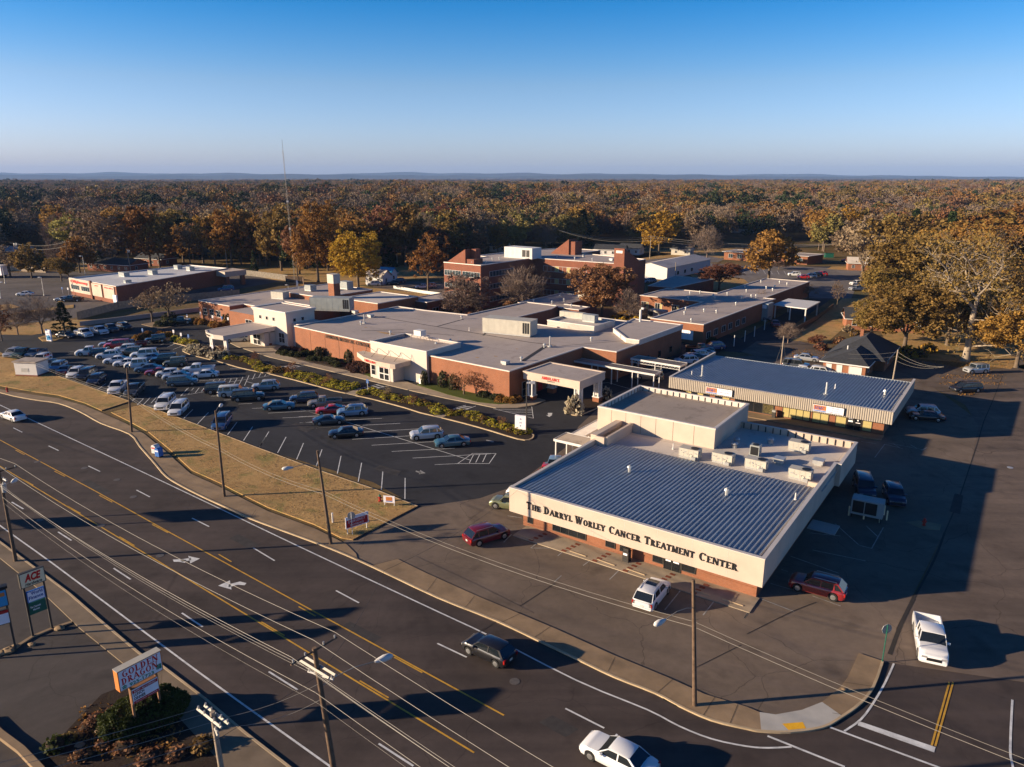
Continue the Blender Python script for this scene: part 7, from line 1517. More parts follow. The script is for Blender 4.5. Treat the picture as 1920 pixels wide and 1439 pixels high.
def tree_at(p, Ht, R, kind, style, label, seed, group, bark=None, cat='tree'):
    rnd = random.Random(seed); t = thing(KNAME[kind], label, cat, p, rnd.uniform(0, 6.28), group)
    if kind == 'bare' or kind == 'greyplum' or style == 'bare':
        tr = link('trunk', TRUNK['bare%d' % rnd.randrange(3)], t); tr.scale = (R/6.0, R/6.0, Ht/16.5); set_obj_mat(tr, bark or m_twig)
        tw = link('crown', CROWN['twigs%d' % rnd.randrange(2)], t); tw.scale = (R/R0, R/R0, Ht/H0)
        if kind == 'bare': return t
        cm = 'open%d' % rnd.randrange(3) if R > 4 else 'sparse%d' % rnd.randrange(2)
    else:
        tr = link('trunk', TRUNK['t%d' % rnd.randrange(3)], t); tr.scale = (R/R0, R/R0, Ht/H0); set_obj_mat(tr, bark or m_bark)
        if style == 'conic': cm = 'conic%d' % rnd.randrange(2)
        elif style == 'full' and p.y < 260: cm = 'dense%d' % rnd.randrange(3)
        else: cm = style + str(rnd.randrange({'full':5,'open':3,'sparse':2}[style]))
    c = link('crown', CROWN[cm], t); c.scale = (R/R0, R/R0, Ht/H0); set_obj_mat(c, LEAF[kind]); return t
def tree(bx, by, ty, wpx, kind, style, label, group=None, bark=None, zoff=0):
    B_ = G(bx, by, zoff); lo, hi = 1, 40
    for _ in range(40):
        mid = (lo+hi)/2
        if proj(Vector((B_.x, B_.y, mid+zoff)))[1] > ty: lo = mid
        else: hi = mid
    f = B_.y*math.cos(TH) + (CAM_H-zoff)*math.sin(TH); R = wpx/2*f/FPX
    return tree_at(B_, lo, R, kind, style, label, int(bx*13+by*7), group, bark)
EXPL = [
 (34,628,555,62,'bare','bare','gnarled leafless tree with a thick trunk at the left of the pharmacy car park'),(80,626,548,80,'bare','bare','leafless spreading tree in front of the pharmacy car park'),(4,640,565,46,'russet','open','brown bushy tree cut by the left edge below the pharmacy car park'),
 (122,624,566,64,'evergreen','conic','broad dark evergreen by the board fence at the back of the medical lot'),(318,602,522,92,'tan','sparse','tan twiggy tree before the pharmacy brick wall, right one'),(286,604,530,70,'tan','sparse','tan twiggy tree before the pharmacy brick wall, left one'),
 (189,506,470,30,'evergreen','conic','small conical green tree behind the pharmacy car park'),(116,528,480,52,'olive','full','olive shrubby tree at the end of the pale board fence'),(108,510,440,50,'bare','bare','leafless tree behind the pale board fence'),
 (190,505,385,120,'tan','open','tall tan oak left of the brick ranch house'),(283,500,376,86,'orange','full','tall orange oak behind the pharmacy roof'),(300,502,395,60,'olive','open','olive oak beside the tall orange oak'),(357,497,410,52,'tan','sparse','pale half-bare tree behind the pharmacy roof'),(335,470,385,60,'olive','full','olive tree above the small white shed'),(435,500,374,92,'orange','full','tall orange oak right of the pharmacy roof'),(404,500,395,60,'orange','full','orange-brown oak at the back corner of the pharmacy'),
 (478,516,470,22,'evergreen','conic','small dark conifer behind the weathered board fence'),(528,508,378,86,'olive','full','olive-brown oak left of the radio mast'),(500,500,400,60,'olive','open','olive oak left of the radio mast, smaller'),(558,520,415,48,'russet','full','reddish tree just right of the radio mast'),(597,530,372,92,'orange','full','broad brown-orange oak behind the brick chimney'),
 (672,540,430,96,'gold','full','bright golden tree above the brick chimney'),(648,500,385,90,'orange','open','orange oak behind the golden tree'),(720,500,375,100,'russet','open','russet oak right of the golden tree'),(803,548,430,78,'orange','open','orange-brown oak standing alone left of the three-storey block'),(760,500,378,90,'olive','full','olive oak behind the lone orange-brown oak'),(880,488,430,70,'russet','full','russet oak rising behind the left brick stair tower'),
 (873,598,506,100,'greyplum','bare','reddish bare-twigged courtyard tree before the three-storey block, left'),(981,585,488,100,'bare','bare','pale grey leafless courtyard tree in the middle'),(1128,600,490,118,'russet','full','dense russet tree at the right end of the three-storey block'),(1180,610,533,70,'bare','bare','small leafless tree right of the dense russet tree'),
 (1348,545,490,86,'russet','full','round russet tree in front of the east wing'),(1441,524,424,98,'orange','full','big orange oak at the edge of the far lot'),(1325,490,415,62,'bare','bare','leafless round grey tree left of the roadside clinic'),(1235,478,405,74,'gold','full','golden-olive round tree by the distant utility pole'),(1545,472,398,56,'yellowgreen','full','pale yellow-green tree beyond the roadside clinic'),
 (1614,535,410,100,'tan','open','tall tan roadside tree left of the olive oak'),(1569,577,520,28,'tan','sparse','thin pale young tree by the dark lane fence'),(1477,644,600,50,'bare','bare','small leafless grey tree by the carport lane'),(1530,652,625,34,'russet','open','low russet bush on the lawn by the lane'),
 (1694,664,520,158,'olive','full','huge olive oak half hiding the brick house'),(1655,604,495,96,'olive','full','olive oak over the roadside cars'),(1700,592,425,160,'olive','full','tall olive-brown oak behind the half-hidden brick house'),(1632,640,556,74,'olive','full','olive-brown branchy tree by the white porch'),
 (1776,648,505,150,'olive','full','olive-brown oak with a dark trunk behind the great pale oak'),(1905,690,560,150,'orange','full','low orange-brown boughs at the right edge'),(1868,604,460,190,'olive','full','broad olive oak at the right edge'),(1915,560,405,170,'orange','full','orange-brown oak cut by the right edge'),(1795,560,415,150,'orange','full','orange-brown oak behind the great pale oak'),(1750,548,425,110,'orange','full','orange oak above the outbuilding'),(1850,520,385,170,'olive','full','wide olive-brown oak high on the right'),(1905,500,375,150,'orange','full','orange-brown oak high at the right edge'),(1705,505,395,120,'olive','full','olive oak beyond the pale house on the right'),(1612,500,398,100,'tan','full','tan tree behind the tan bungalow'),
 (1745,600,470,130,'olive','full','olive oak rising between the outbuilding and the great pale oak'),(1830,640,560,110,'olive','open','low olive oak behind the trunk of the great pale oak'),(1650,520,400,110,'olive','full','broad olive oak behind the roadside cars'),
 (20,520,455,60,'tan','open','tan tree beyond the far left box trailer'),(60,522,452,56,'olive','full','olive tree behind the pale fence at far left'),(150,512,440,60,'orange','full','orange-brown tree left of the tan oak'),
 (1425,580,540,50,'bare','bare','small leafless tree behind the east wing roof'),(1515,560,530,46,'tan','sparse','leafless shrubby tree by the far end of the east wing'),(1460,505,488,38,'greyplum','bare','low leafless shrub beside the big orange oak'),
]
for e in EXPL: tree(e[0], e[1], e[2], e[3], e[4], e[5], e[6])
# great pale oak at right
B_ = G(1808, 677); r = thing('oak_tree', 'great oak with pale bare limbs and thin brown leaves at the right', 'tree', B_)
rnd = random.Random(5); mb = MB(); kx = 1.0
def world_at(x, y, depth_off=0):   # point in the plane through the trunk facing the camera
    Y = B_.y + depth_off; a = (x-960)/FPX; b_ = -(y-719.5)/FPX; dy = math.cos(TH)+b_*math.sin(TH); dz = -math.sin(TH)+b_*math.cos(TH); t = Y/dy; return Vector((a*t, Y, CAM_H+dz*t)) - B_
mb.tube([(0,0,-.3), tuple(world_at(1812,668)), tuple(world_at(1815,650)), tuple(world_at(1821,610)), tuple(world_at(1827,580))], [1.0,.72,.6,.55,.48], 10, caps=False)
limbs = [((1827,580),(1800,548,1),(1782,528,2),(1768,512,3),.34),((1827,580),(1838,545,-1),(1832,515,-1),(1815,490,-2),.38),((1838,545),(1855,535,-2),(1875,505,-3),(1890,485,-4),.24),((1820,600),(1855,602,-2),(1880,592,-3),(1905,580,-4),.22),((1816,625),(1795,620,1),(1770,614,2),(1752,622,3),.20),((1800,548),(1785,545,2),(1765,550,4),(1745,545,5),.18),((1832,515),(1850,495,2),(1858,478,3),(1870,462,3),.2),((1818,650),(1850,648,-3),(1880,650,-5),(1895,665,-6),.18),((1782,528),(1775,505,-2),(1762,490,-3),(1748,480,-3),.18),((1815,490),(1805,478,3),(1795,468,4),(1785,455,4),.16),((1829,560),(1815,530,6),(1810,505,8),(1800,488,9),.26),((1829,560),(1850,540,-6),(1865,520,-9),(1880,500,-11),.24)]
cl = []
for (a, b1, b2, b3, rr_) in limbs:
    P_ = [world_at(*a), world_at(b1[0],b1[1],b1[2]), world_at(b2[0],b2[1],b2[2]), world_at(b3[0],b3[1],b3[2])]; mb.tube(P_, [rr_,rr_*.75,rr_*.5,rr_*.25], 6, caps=False)
    for j in range(1, 4):
        for _ in range(4):
            d = Vector((rnd.gauss(0,1), rnd.gauss(0,1), rnd.gauss(.5,.7))).normalized(); L = rnd.uniform(1.6,3.0); branch(mb, rnd, P_[j], d, L, rr_*.28, 2, .7); cl.append(P_[j] + d*L*1.6); cl.append(P_[j] + d*L*2.3)
part('trunk', mb, m_bark_w, r, 60)
pp = []; rs_ = np.random.RandomState(3)
for c_ in cl:
    g = rs_.normal(size=(13,3)); g /= np.linalg.norm(g, axis=1)[:,None]; pp.append(np.array(c_) + g*rs_.uniform(.3,1.7,size=(13,1)))
pp = np.concatenate(pp); o = link('crown', quads_mesh('crown', pp, .22*rs_.uniform(.6,1.4,size=len(pp)), 4, LEAF['olive']), r)

# woodland: individual trees nearest first, the rest of the wood as one mass
rnd = random.Random(11)
edge = [(-200,520),(0,492),(110,490),(200,488),(300,492),(430,496),(500,508),(600,518),(690,508),(830,500),(890,478),(950,478),(1060,472),(1110,464),(1200,464),(1290,468),(1350,462),(1540,470),(1590,480),(1650,490),(1780,510),(1920,540),(2100,560)]
def edge_y(x):
    for (a, ya), (b, yb) in zip(edge, edge[1:]):
        if a <= x <= b: return ya + (yb-ya)*(x-a)/(b-a)
    return 500
holes = [(370,460,26,14),(312,455,14,10),(1142,468,40,16),(218,498,60,12),(705,525,50,12),(935,468,18,8),(1276,470,20,10),(1425,475,95,22),(40,475,70,14),(1620,500,26,12),(1722,500,26,10),(1850,495,20,8),(655,455,30,14),(1530,420,14,8),(1395,440,14,8),(480,470,16,10),(200,455,30,9),(1248,372,12,5),(620,480,40,10),(1060,440,16,8)]
cand = []
def spacing(Y): return 10.0 if Y < 560 else 15.5
Y = 225.0
while Y < 2600:
    sp = spacing(Y); x = -.78*Y - 20
    while x < .78*Y + 20:
        X_, Y_ = x + rnd.uniform(-.45,.45)*sp, Y + rnd.uniform(-.45,.45)*sp; x += sp*rnd.uniform(.85,1.25)
        q = proj(Vector((X_, Y_, 0)))
        if q[1] > edge_y(q[0]): continue
        if any(abs(q[0]-h[0]) < h[2] and abs(q[1]-h[1]) < h[3] for h in holes): continue
        if Y_ < 420 and rnd.random() < .10: continue
        if Y_ > 560 and math.sin(X_*.0105+Y_*.004)*math.sin(Y_*.0125-X_*.0045+.9) > .78: continue
        cand.append((X_, Y_, q))
    Y += sp*.95
cand.sort(key=lambda c: c[1]); near = []; NEAR_N = 236
far = []
for c in cand:
    if len(near) < NEAR_N and -25 < c[2][0] < 1945: near.append(c)
    else: far.append(c)
zones = [(0,150,'at far left behind the pale board fence'),(150,330,'behind the brick ranch house'),(330,470,'above the pharmacy roof'),(470,640,'around the radio mast'),(640,830,'behind the golden tree'),(830,960,'behind the left brick stair tower'),(960,1150,'behind the three-storey block'),(1150,1330,'beyond the distant utility pole'),(1330,1560,'behind the roadside clinic'),(1560,1740,'behind the tan bungalow'),(1740,3000,'at the upper right'),(-900,0,'at far left behind the pale board fence')]
weights = [('orange',24),('olive',22),('russet',12),('tan',18),('gold',3),('yellowgreen',4),('evergreen',7),('bare',10)]
wl_ = [k for k, n in weights for _ in range(n)]
for i, (X_, Y_, q) in enumerate(near):
    kind = rnd.choice(wl_); Ht = rnd.uniform(14.5,23); R = Ht*rnd.uniform(.36,.46); style = rnd.choice(['full','full','open','full']) if kind not in ('tan',) else rnd.choice(['open','sparse','full'])
    if kind == 'evergreen': style = rnd.choice(['full','conic']); Ht *= .95
    z = next(zz[2] for zz in zones if zz[0] <= q[0] < zz[1])
    tree_at(Vector((X_, Y_, 0)), Ht, R, kind, style, KINDDESC[kind] + ' in the woods ' + z, i+500, 'woodland trees')
# geometry-nodes mass for the countless rest
src = bpy.data.collections.new('forest_sources'); srcs = []
FC = dict(orange=[(.18,.095,.03),(.31,.17,.05)], olive=[(.11,.08,.028),(.22,.145,.042)], russet=[(.14,.075,.04),(.25,.125,.06)], tan=[(.16,.115,.075),(.27,.19,.125)], greyplum=[(.12,.085,.065),(.21,.15,.115)], evergreen=[(.018,.03,.012),(.05,.065,.022)])
FM = {k: leaf_mat('far_%s_leaves' % k, v, 0, .012, .35, .2) for k, v in FC.items()}
fk = ['orange','olive','russet','tan','greyplum','evergreen','olive','tan']
for i in range(8):
    p = crown_points(70+i, R0, 2.4, H0-.3, 150, 16, 'round', 1.35, inner=.5); rs_ = np.random.RandomState(i); me = quads_mesh('forest_tree', p, (.26 if i in (3,7,4) else .42)*rs_.uniform(.6,1.3,size=len(p)), 80+i, FM[fk[i]])
    if i in (3,7): me.transform(Matrix.Diagonal((.9,.9,1,1)))
    so_ = bpy.data.objects.new('forest_tree', me); src.objects.link(so_); srcs.append(so_)
pm = bpy.data.meshes.new('forest'); pm.from_pydata([(c[0], c[1], max(0, min(4.5, 2.5*(math.sin(c[0]*.006+c[1]*.002)+math.sin(c[1]*.007-c[0]*.003+1)))) if c[1] > 700 else 0) for c in far], [], [])
n_ = len(far); rs_ = np.random.RandomState(8)
def attr(me, nm, tp, arr): a = me.attributes.new(nm, tp, 'POINT'); a.data.foreach_set('value', arr)
# clumped species
cx = np.array([c[0] for c in far]); cy = np.array([c[1] for c in far]); fld = np.sin(cx*.013+1.3)*np.sin(cy*.009)+.6*np.sin(cx*.031+cy*.02)
gr = np.sin(cx*.021+cy*.011+.7)*np.sin(cy*.017-cx*.006+2.1); idx = np.where(rs_.rand(n_) < np.where(gr > .55, .7, .04), 5, np.where(fld + rs_.normal(0,.6,n_) > .4, rs_.choice([3,7,4,4,2], n_), rs_.choice([0,0,1,2,6,3,7], n_)))
idx = idx; attr(pm, 'idx', 'INT', idx.astype(np.int32)); attr(pm, 'sc', 'FLOAT', (rs_.uniform(.7,1.15,n_)*np.where(cy > 560, 1.28, 1.0)*np.where(rs_.rand(n_) > .93, 1.12, 1)).astype(np.float32)); attr(pm, 'rz', 'FLOAT', rs_.uniform(0,6.28,n_).astype(np.float32))
fo_ = link('forest', pm); fo_['kind'] = 'stuff'; tag(fo_, 'distant autumn forest stretching to the horizon', 'forest')
ng = bpy.data.node_groups.new('forest_scatter', 'GeometryNodeTree'); ng.interface.new_socket('Geometry', in_out='INPUT', socket_type='NodeSocketGeometry'); ng.interface.new_socket('Geometry', in_out='OUTPUT', socket_type='NodeSocketGeometry')
N_ = ng.nodes; gi = N_.new('NodeGroupInput'); go = N_.new('NodeGroupOutput'); ci = N_.new('GeometryNodeCollectionInfo'); ci.inputs[0].default_value = src; ci.inputs['Separate Children'].default_value = True
ip = N_.new('GeometryNodeInstanceOnPoints'); ip.inputs['Pick Instance'].default_value = True
def named(nm, tp): a = N_.new('GeometryNodeInputNamedAttribute'); a.data_type = tp; a.inputs[0].default_value = nm; return [o_ for o_ in a.outputs if o_.enabled and o_.name == 'Attribute'][0]
cv = N_.new('ShaderNodeCombineXYZ'); ng.links.new(named('rz','FLOAT'), cv.inputs[2]); e2r = N_.new('FunctionNodeEulerToRotation'); ng.links.new(cv.outputs[0], e2r.inputs[0])
ng.links.new(gi.outputs[0], ip.inputs['Points']); ng.links.new(ci.outputs[0], ip.inputs['Instance']); ng.links.new(named('idx','INT'), ip.inputs['Instance Index']); ng.links.new(e2r.outputs[0], ip.inputs['Rotation']); ng.links.new(named('sc','FLOAT'), ip.inputs['Scale']); ng.links.new(ip.outputs[0], go.inputs[0])
md = fo_.modifiers.new('scatter', 'NODES'); md.node_group = ng
# far canopy: bumpy sheet to the hills
mb = MB(); rows = 150; cols = 260; ys = [2500*(1.0115**i) for i in range(rows)]
rs_ = np.random.RandomState(2)
for j, y in enumerate(ys):
    for i in range(cols+1):
        x = (i/cols*2-1)*.82*y; cell = .82*2*y/cols
        h = 12 + 3.0*math.sin(x*.011+y*.004)+2.5*math.sin(x*.027-y*.013+2) + rs_.uniform(-3.2,4.5) + (rs_.rand() > .94)*5
        mb.v.append((x + rs_.uniform(-.4,.4)*cell, y + rs_.uniform(-.3,.3)*y*.011, h if j else 0))
for j in range(rows-1):
    for i in range(cols): a = j*(cols+1)+i; mb.f.append((a, a+1, a+cols+2, a+cols+1)); mb.m.append(0)
mfc, n, l, b, o = node_mat('far_canopy'); v = worldpos(n); mp = n.new('ShaderNodeMapping'); mp.inputs['Scale'].default_value = (.03,.006,.05); l.new(v, mp.inputs['Vector'])
f = noise(n, l, mp.outputs[0], 1.0, 6, .75); l.new(ramp(n, l, f, [(.25,(.035,.04,.02)),(.42,(.12,.075,.045)),(.6,(.21,.14,.09)),(.75,(.28,.20,.13))]), b.inputs['Base Color']); b.inputs['Roughness'].default_value = 1; b.inputs['Specular IOR Level'].default_value = 0
o = link('far_canopy', mb.mesh('far_canopy', mfc)); o['kind'] = 'stuff'; tag(o, 'far tree canopy merging into the blue haze below the hills', 'forest')
# hills
m_hill = M('far_hills', (.06,.055,.04), 1, .35, .0006, spec=0)
for k, (y, hh, ph) in enumerate(((11500,90,0),(13500,120,1.7),(15500,150,4.0))):
    mb = MB(); n_ = 160
    for i in range(n_+1):
        x = (i/n_*2-1)*y*.85; u = i/n_
        side = 1.0 if u < .55 else max(.45, 1.0-(u-.55)*1.5)
        h = hh*side*(.72 + .12*math.sin(u*23+ph) + .08*math.sin(u*61+ph*2) + .05*math.sin(u*140+ph*3) + rnd.uniform(-.015,.015))
        mb.v += [(x, y-900, 0), (x, y-350, h*.62+rnd.uniform(-2,2)), (x, y, h), (x, y+1200, 0)]
    for i in range(n_):
        for j in range(3): a = i*4+j; mb.f.append((a, a+4, a+5, a+1)); mb.m.append(0)
    o = link('hills', mb.mesh('hills', m_hill, smooth=80)); o['kind'] = 'structure'
# ------------------------------------------------------------------ shrubs
SH = {}
for i in range(3):
    rs_ = np.random.RandomState(i+90); g = rs_.normal(size=(420,3)); g /= np.linalg.norm(g, axis=1)[:,None]; g *= rs_.uniform(.82,1.03,size=(420,1)); g[:,2] = np.abs(g[:,2])*1.0; g[:, :2] *= (1+.10*np.sin(4*np.arctan2(g[:,1],g[:,0])+i))[:,None]
    SH['round%d'%i] = quads_mesh('foliage', g, .13*rs_.uniform(.6,1.3,size=420), i, LEAF['darkshrub'])
    g = rs_.normal(size=(300,3)); g /= np.linalg.norm(g, axis=1)[:,None]; g *= rs_.uniform(.4,1.1,size=(300,1)); g[:,2] = np.abs(g[:,2]); SH['loose%d'%i] = quads_mesh('foliage', g, .16*rs_.uniform(.6,1.4,size=300), i+5, LEAF['flower'])
    z = rs_.uniform(0,1,320); a = rs_.uniform(0,6.28,320); rr_ = np.sqrt(np.clip(1-((z-.38)/.64)**2,0,1)); SH['cone%d'%i] = quads_mesh('foliage', np.stack([np.cos(a)*rr_,np.sin(a)*rr_,z*1.0],1), .11*rs_.uniform(.6,1.3,size=320), i+20, LEAF['darkshrub'])
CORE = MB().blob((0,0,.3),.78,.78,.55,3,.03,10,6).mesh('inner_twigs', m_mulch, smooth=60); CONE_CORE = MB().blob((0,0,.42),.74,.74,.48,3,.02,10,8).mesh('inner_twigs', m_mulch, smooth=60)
def shrub(x, y, R, Hh, kind, style, label, group, i, wp=None, name='shrub', cat='shrub', z=.12):
    t = thing(name, label, cat, wp if wp is not None else G(x, y, z), (i*1.7) % 6.28, group)
    c = link('foliage', SH['%s%d' % (style, i % 3)], t); c.scale = (R, R, Hh); set_obj_mat(c, LEAF[kind]); q = link('inner_twigs', CONE_CORE if style == 'cone' else CORE, t); q.scale = (R, R, Hh); return t
g1 = 'clipped dark shrubs before the medical centre wall'
for i,(a,b_) in enumerate(((1210,330),(1255,345),(1320,355),(1390,362),(1440,352),(1480,350),(1540,345),(1240,300),(1290,310),(1350,315),(1420,322))):
    shrub(300+a/5.333, 600+b_/5.333+1, 1.0, 1.0, 'darkshrub' if i < 7 else 'plumshrub', 'round', 'dark clipped shrub in the bed left of the wall lettering', g1, i)
for i,(a,b_) in enumerate(((115,295),(150,300),(215,300),(280,303),(330,310),(345,330),(365,345),(395,360),(360,315))):
    shrub(560+a/5.333, 620+b_/5.333, .9, .85, 'darkshrub', 'round', 'small rounded dark shrub in the curved row below the wall lettering', g1, i)
for i,(a,b_,s) in enumerate(((510,375,1),(545,390,1.1),(590,405,1.2),(570,350,1),(610,330,1),(640,320,1),(660,360,1.1),(690,345,1),(625,375,1.2),(650,405,1.4),(690,410,1.6),(740,360,1.2),(560,410,1.0),(600,350,1.0),(755,400,1.1),(700,330,1.1))):
    shrub(560+a/5.333, 620+b_/5.333+1.5, .85*s, 1.05*s, 'plumshrub', 'round', 'plum-brown rounded shrub in the cluster left of the emergency entrance', 'plum-brown shrubs by the emergency entrance', i)
for i,(a,b_,w,h) in enumerate(((208,268,1.0,2.1),(350,272,.8,1.8),(520,325,1.2,2.6),(655,310,.8,2.0),(1258,545,.65,2.5),(1448,565,1.0,2.7))):
    shrub(560+a/5.333, 620+b_/5.333, w, h, 'darkshrub', 'cone', 'dark clipped egg-shaped evergreen against the medical centre wall', 'egg-shaped evergreens against the wall', i, name='clipped_evergreen')
for i,(a,b_,w,h) in enumerate(((60,695,1.0,2.6),(440,755,1.0,2.7))): shrub(840+a/5.333, 600+b_/5.333, w, h, 'darkshrub', 'cone', 'dark clipped egg-shaped evergreen under the bare trees near the brick corner', 'egg-shaped evergreens against the wall', i+7, name='clipped_evergreen')
for i,(a,b_) in enumerate(((335,765),(375,775),(470,795),(520,800))): shrub(840+a/5.333, 600+b_/5.333, .9, .95, 'darkshrub', 'round', 'low green shrub near the brick corner', 'low green shrubs by the corner', i)
for i,(a,b_) in enumerate(((505,820),(545,800),(585,800),(580,825),(620,790),(640,815),(665,800),(712,820),(645,830))): shrub(840+a/5.333, 600+b_/5.333, .75, .95, 'orange', 'round', 'orange-brown round shrub at the brick corner by the ambulance bay', 'orange-brown shrubs at the brick corner', i)
shrub(1077,774,1.5,2.6,'plume','loose','pale ornamental grass at the front corner column of the ambulance canopy','ornamental grasses',1,name='ornamental_grass',cat='plant'); shrub(1135,748,1.2,1.9,'plume','loose','pale ornamental grass at the far column of the ambulance canopy','ornamental grasses',2,name='ornamental_grass',cat='plant')
for i,(a,b_) in enumerate(((290,310),(330,325),(375,335),(430,345),(350,300),(400,305),(455,325),(520,370),(560,380),(610,375),(650,370),(590,350),(310,300))): shrub(300+a/5.333, 600+b_/5.333, 1.15, 1.25, 'plume', 'loose', 'pale feathery grass clump at the kerb by the entrance canopy', 'feathery grasses by the entrance canopy', i, name='ornamental_grass', cat='plant')
for i,(a,b_,k) in enumerate(((700,820,'orange'),(730,815,'orange'),(765,800,'orange'),(800,790,'orange'),(825,775,'orange'),(965,775,'orange'),(1000,790,'orange'),(1040,785,'orange'),(1080,780,'orange'))): shrub(140+a/6, 500+b_/6, 1.1, 1.0, k, 'round', 'rusty brown shrub on the planted island at the back of the lot', 'rusty shrubs on the back island', i)
for i,(a,b_,k) in enumerate(((1240,860,'flower'),(1280,868,'flower'),(1320,872,'flower'),(1345,880,'flower'),(1130,830,'flower'),(1190,850,'flower'))): shrub(140+a/6, 500+b_/6, 1.1, 1.0, k, 'loose', 'yellow-green shrub on the island by the accessible stalls', 'yellow-green shrubs on the back island', i)
for i,(a,b_,k) in enumerate(((1560,670,'orange'),(1590,680,'orange'),(1625,685,'orange'),(1660,680,'orange'),(1690,668,'orange'),(1350,630,'orange'),(1390,640,'orange'),(1440,648,'orange'))): shrub(140+a/6, 500+b_/6, 1.2, 1.3, k, 'round', 'rusty shrub along the clinic wing wall', 'rusty shrubs by the clinic wing', i)
for i,(a,b_) in enumerate(((1735,640),(1765,650),(1800,655))): shrub(140+a/6, 500+b_/6, 1.4, 3.0, 'darkshrub', 'cone', 'tall green cone shrub beside the clinic wing', 'cone shrubs by the clinic wing', i)
for i,(a,b_,s) in enumerate(((1040,640,1.6),(960,670,1.4),(1100,660,1.3),(1070,600,2.0))): shrub(140+a/6, 500+b_/6, s, s*.9, 'darkshrub', 'loose', 'dark green shrub on the rock bed island', 'shrubs on the rock bed', i)
for i,(x,y,s,k) in enumerate(((1150,612,2.2,'gold'),(1165,620,2.4,'gold'),(1180,628,2.2,'gold'),(1190,615,2.2,'gold'),(1172,606,2.5,'gold'),(1195,628,1.8,'orange'))): shrub(x, y, s, s*1.2, k, 'loose', 'golden courtyard shrub below the dense russet tree', 'golden courtyard shrubs', i)
for i,(x,y,s,k) in enumerate(((900,598,2.0,'greyplum'),(860,600,2.2,'greyplum'),(835,598,2.0,'greyplum'),(880,604,1.8,'russet'),(955,585,2.0,'russet'),(985,590,1.6,'russet'),(1010,580,1.8,'russet'))): shrub(x, y, s, s*1.3, k, 'loose', 'reddish underbrush below the courtyard trees', 'courtyard underbrush', i)
for i,(x,y) in enumerate(((1300,640),(1312,640),(1325,642),(1336,643))): shrub(x, y, 1.2, 1.2, 'darkshrub', 'round', 'dark shrub at the foot of the east wing end wall', 'shrubs at the east wing', i)
for i,(x,y,s,k) in enumerate(((1680,672,1.6,'gold'),(1700,668,2.0,'gold'),(1720,668,1.8,'olive'),(1740,660,1.8,'gold'),(1655,664,1.4,'olive'),(1590,622,1.5,'tan'),(1605,630,1.3,'olive'),(1575,645,1.5,'russet'),(1540,655,1.4,'russet'),(1525,642,1.2,'russet'))): shrub(x, y, s, s, k, 'loose', 'low autumn-coloured bush on the lawn around the brick houses', 'bushes around the brick houses', i)
# yellow-green bedding rows
def row(pts, n, R, Hh, kind, label, group, style='loose', jit=.35, seed=0, rows=1, wid=.8):
    P = px(*pts); L = [0]
    for a, b in zip(P, P[1:]): L.append(L[-1] + (b-a).length)
    rnd = random.Random(seed)
    for i in range(n):
        s = L[-1]*(i+.5)/n
        for j in range(len(P)-1):
            if L[j] <= s <= L[j+1]: t = (s-L[j])/(L[j+1]-L[j]); p = P[j].lerp(P[j+1], t); d = (P[j+1]-P[j]).normalized(); break
        for k in range(rows):
            q = p + Vector((-d.y, d.x, 0))*((k-(rows-1)/2)*wid + rnd.uniform(-jit,jit)); q.z = .1; sc = rnd.uniform(.75,1.25)
            shrub(0, 0, R*sc, Hh*sc, kind if rnd.random() > .12 else 'olive', style, label, group, i+k, wp=q)
gb = 'low yellow-green plants in the drive-side beds'
row([(427,672),(455,676),(475,681),(487,690),(495,697),(505,694),(515,691)], 16, .7, .5, 'flower', 'low yellow-green plant in the bed beside the entrance canopy', gb, rows=2, seed=1)
row([(512,700),(528,697),(545,700)], 5, .8, .8, 'orange', 'low rusty plant at the start of the second drive-side bed', gb, rows=1, seed=2)
row([(548,702),(575,710),(600,716),(630,723),(665,730)], 22, .7, .5, 'flower', 'low yellow-green plant in the second drive-side bed', gb, rows=3, seed=3, wid=1.1)
row([(672,741),(690,735),(720,744),(760,752),(800,760),(832,770),(812,777)], 24, .65, .48, 'flower', 'low yellow-green plant in the third drive-side bed', gb, rows=2, seed=4, wid=1.1)
row([(838,779),(862,775),(890,783),(920,795),(955,805),(990,815)], 22, .65, .48, 'flower', 'low yellow-green plant in the fourth drive-side bed', gb, rows=2, seed=5)
for (x,y,ty,w,k) in ((420,668,645,20,'russet'),(480,686,655,22,'russet'),(548,703,672,22,'russet'),(617,722,698,18,'russet'),(728,745,722,20,'tan'),(776,763,735,20,'russet'),(942,800,778,20,'russet')): tree(x, y, ty, w, k, 'sparse', 'small bare-twigged reddish sapling in the drive-side beds', 'saplings in the drive-side beds')
tree(870,741,690,66,'russet','sparse','spreading bare reddish tree before the brick wall, left of the pair'); tree(903,738,688,76,'russet','sparse','spreading bare reddish tree before the brick wall, right of the pair')
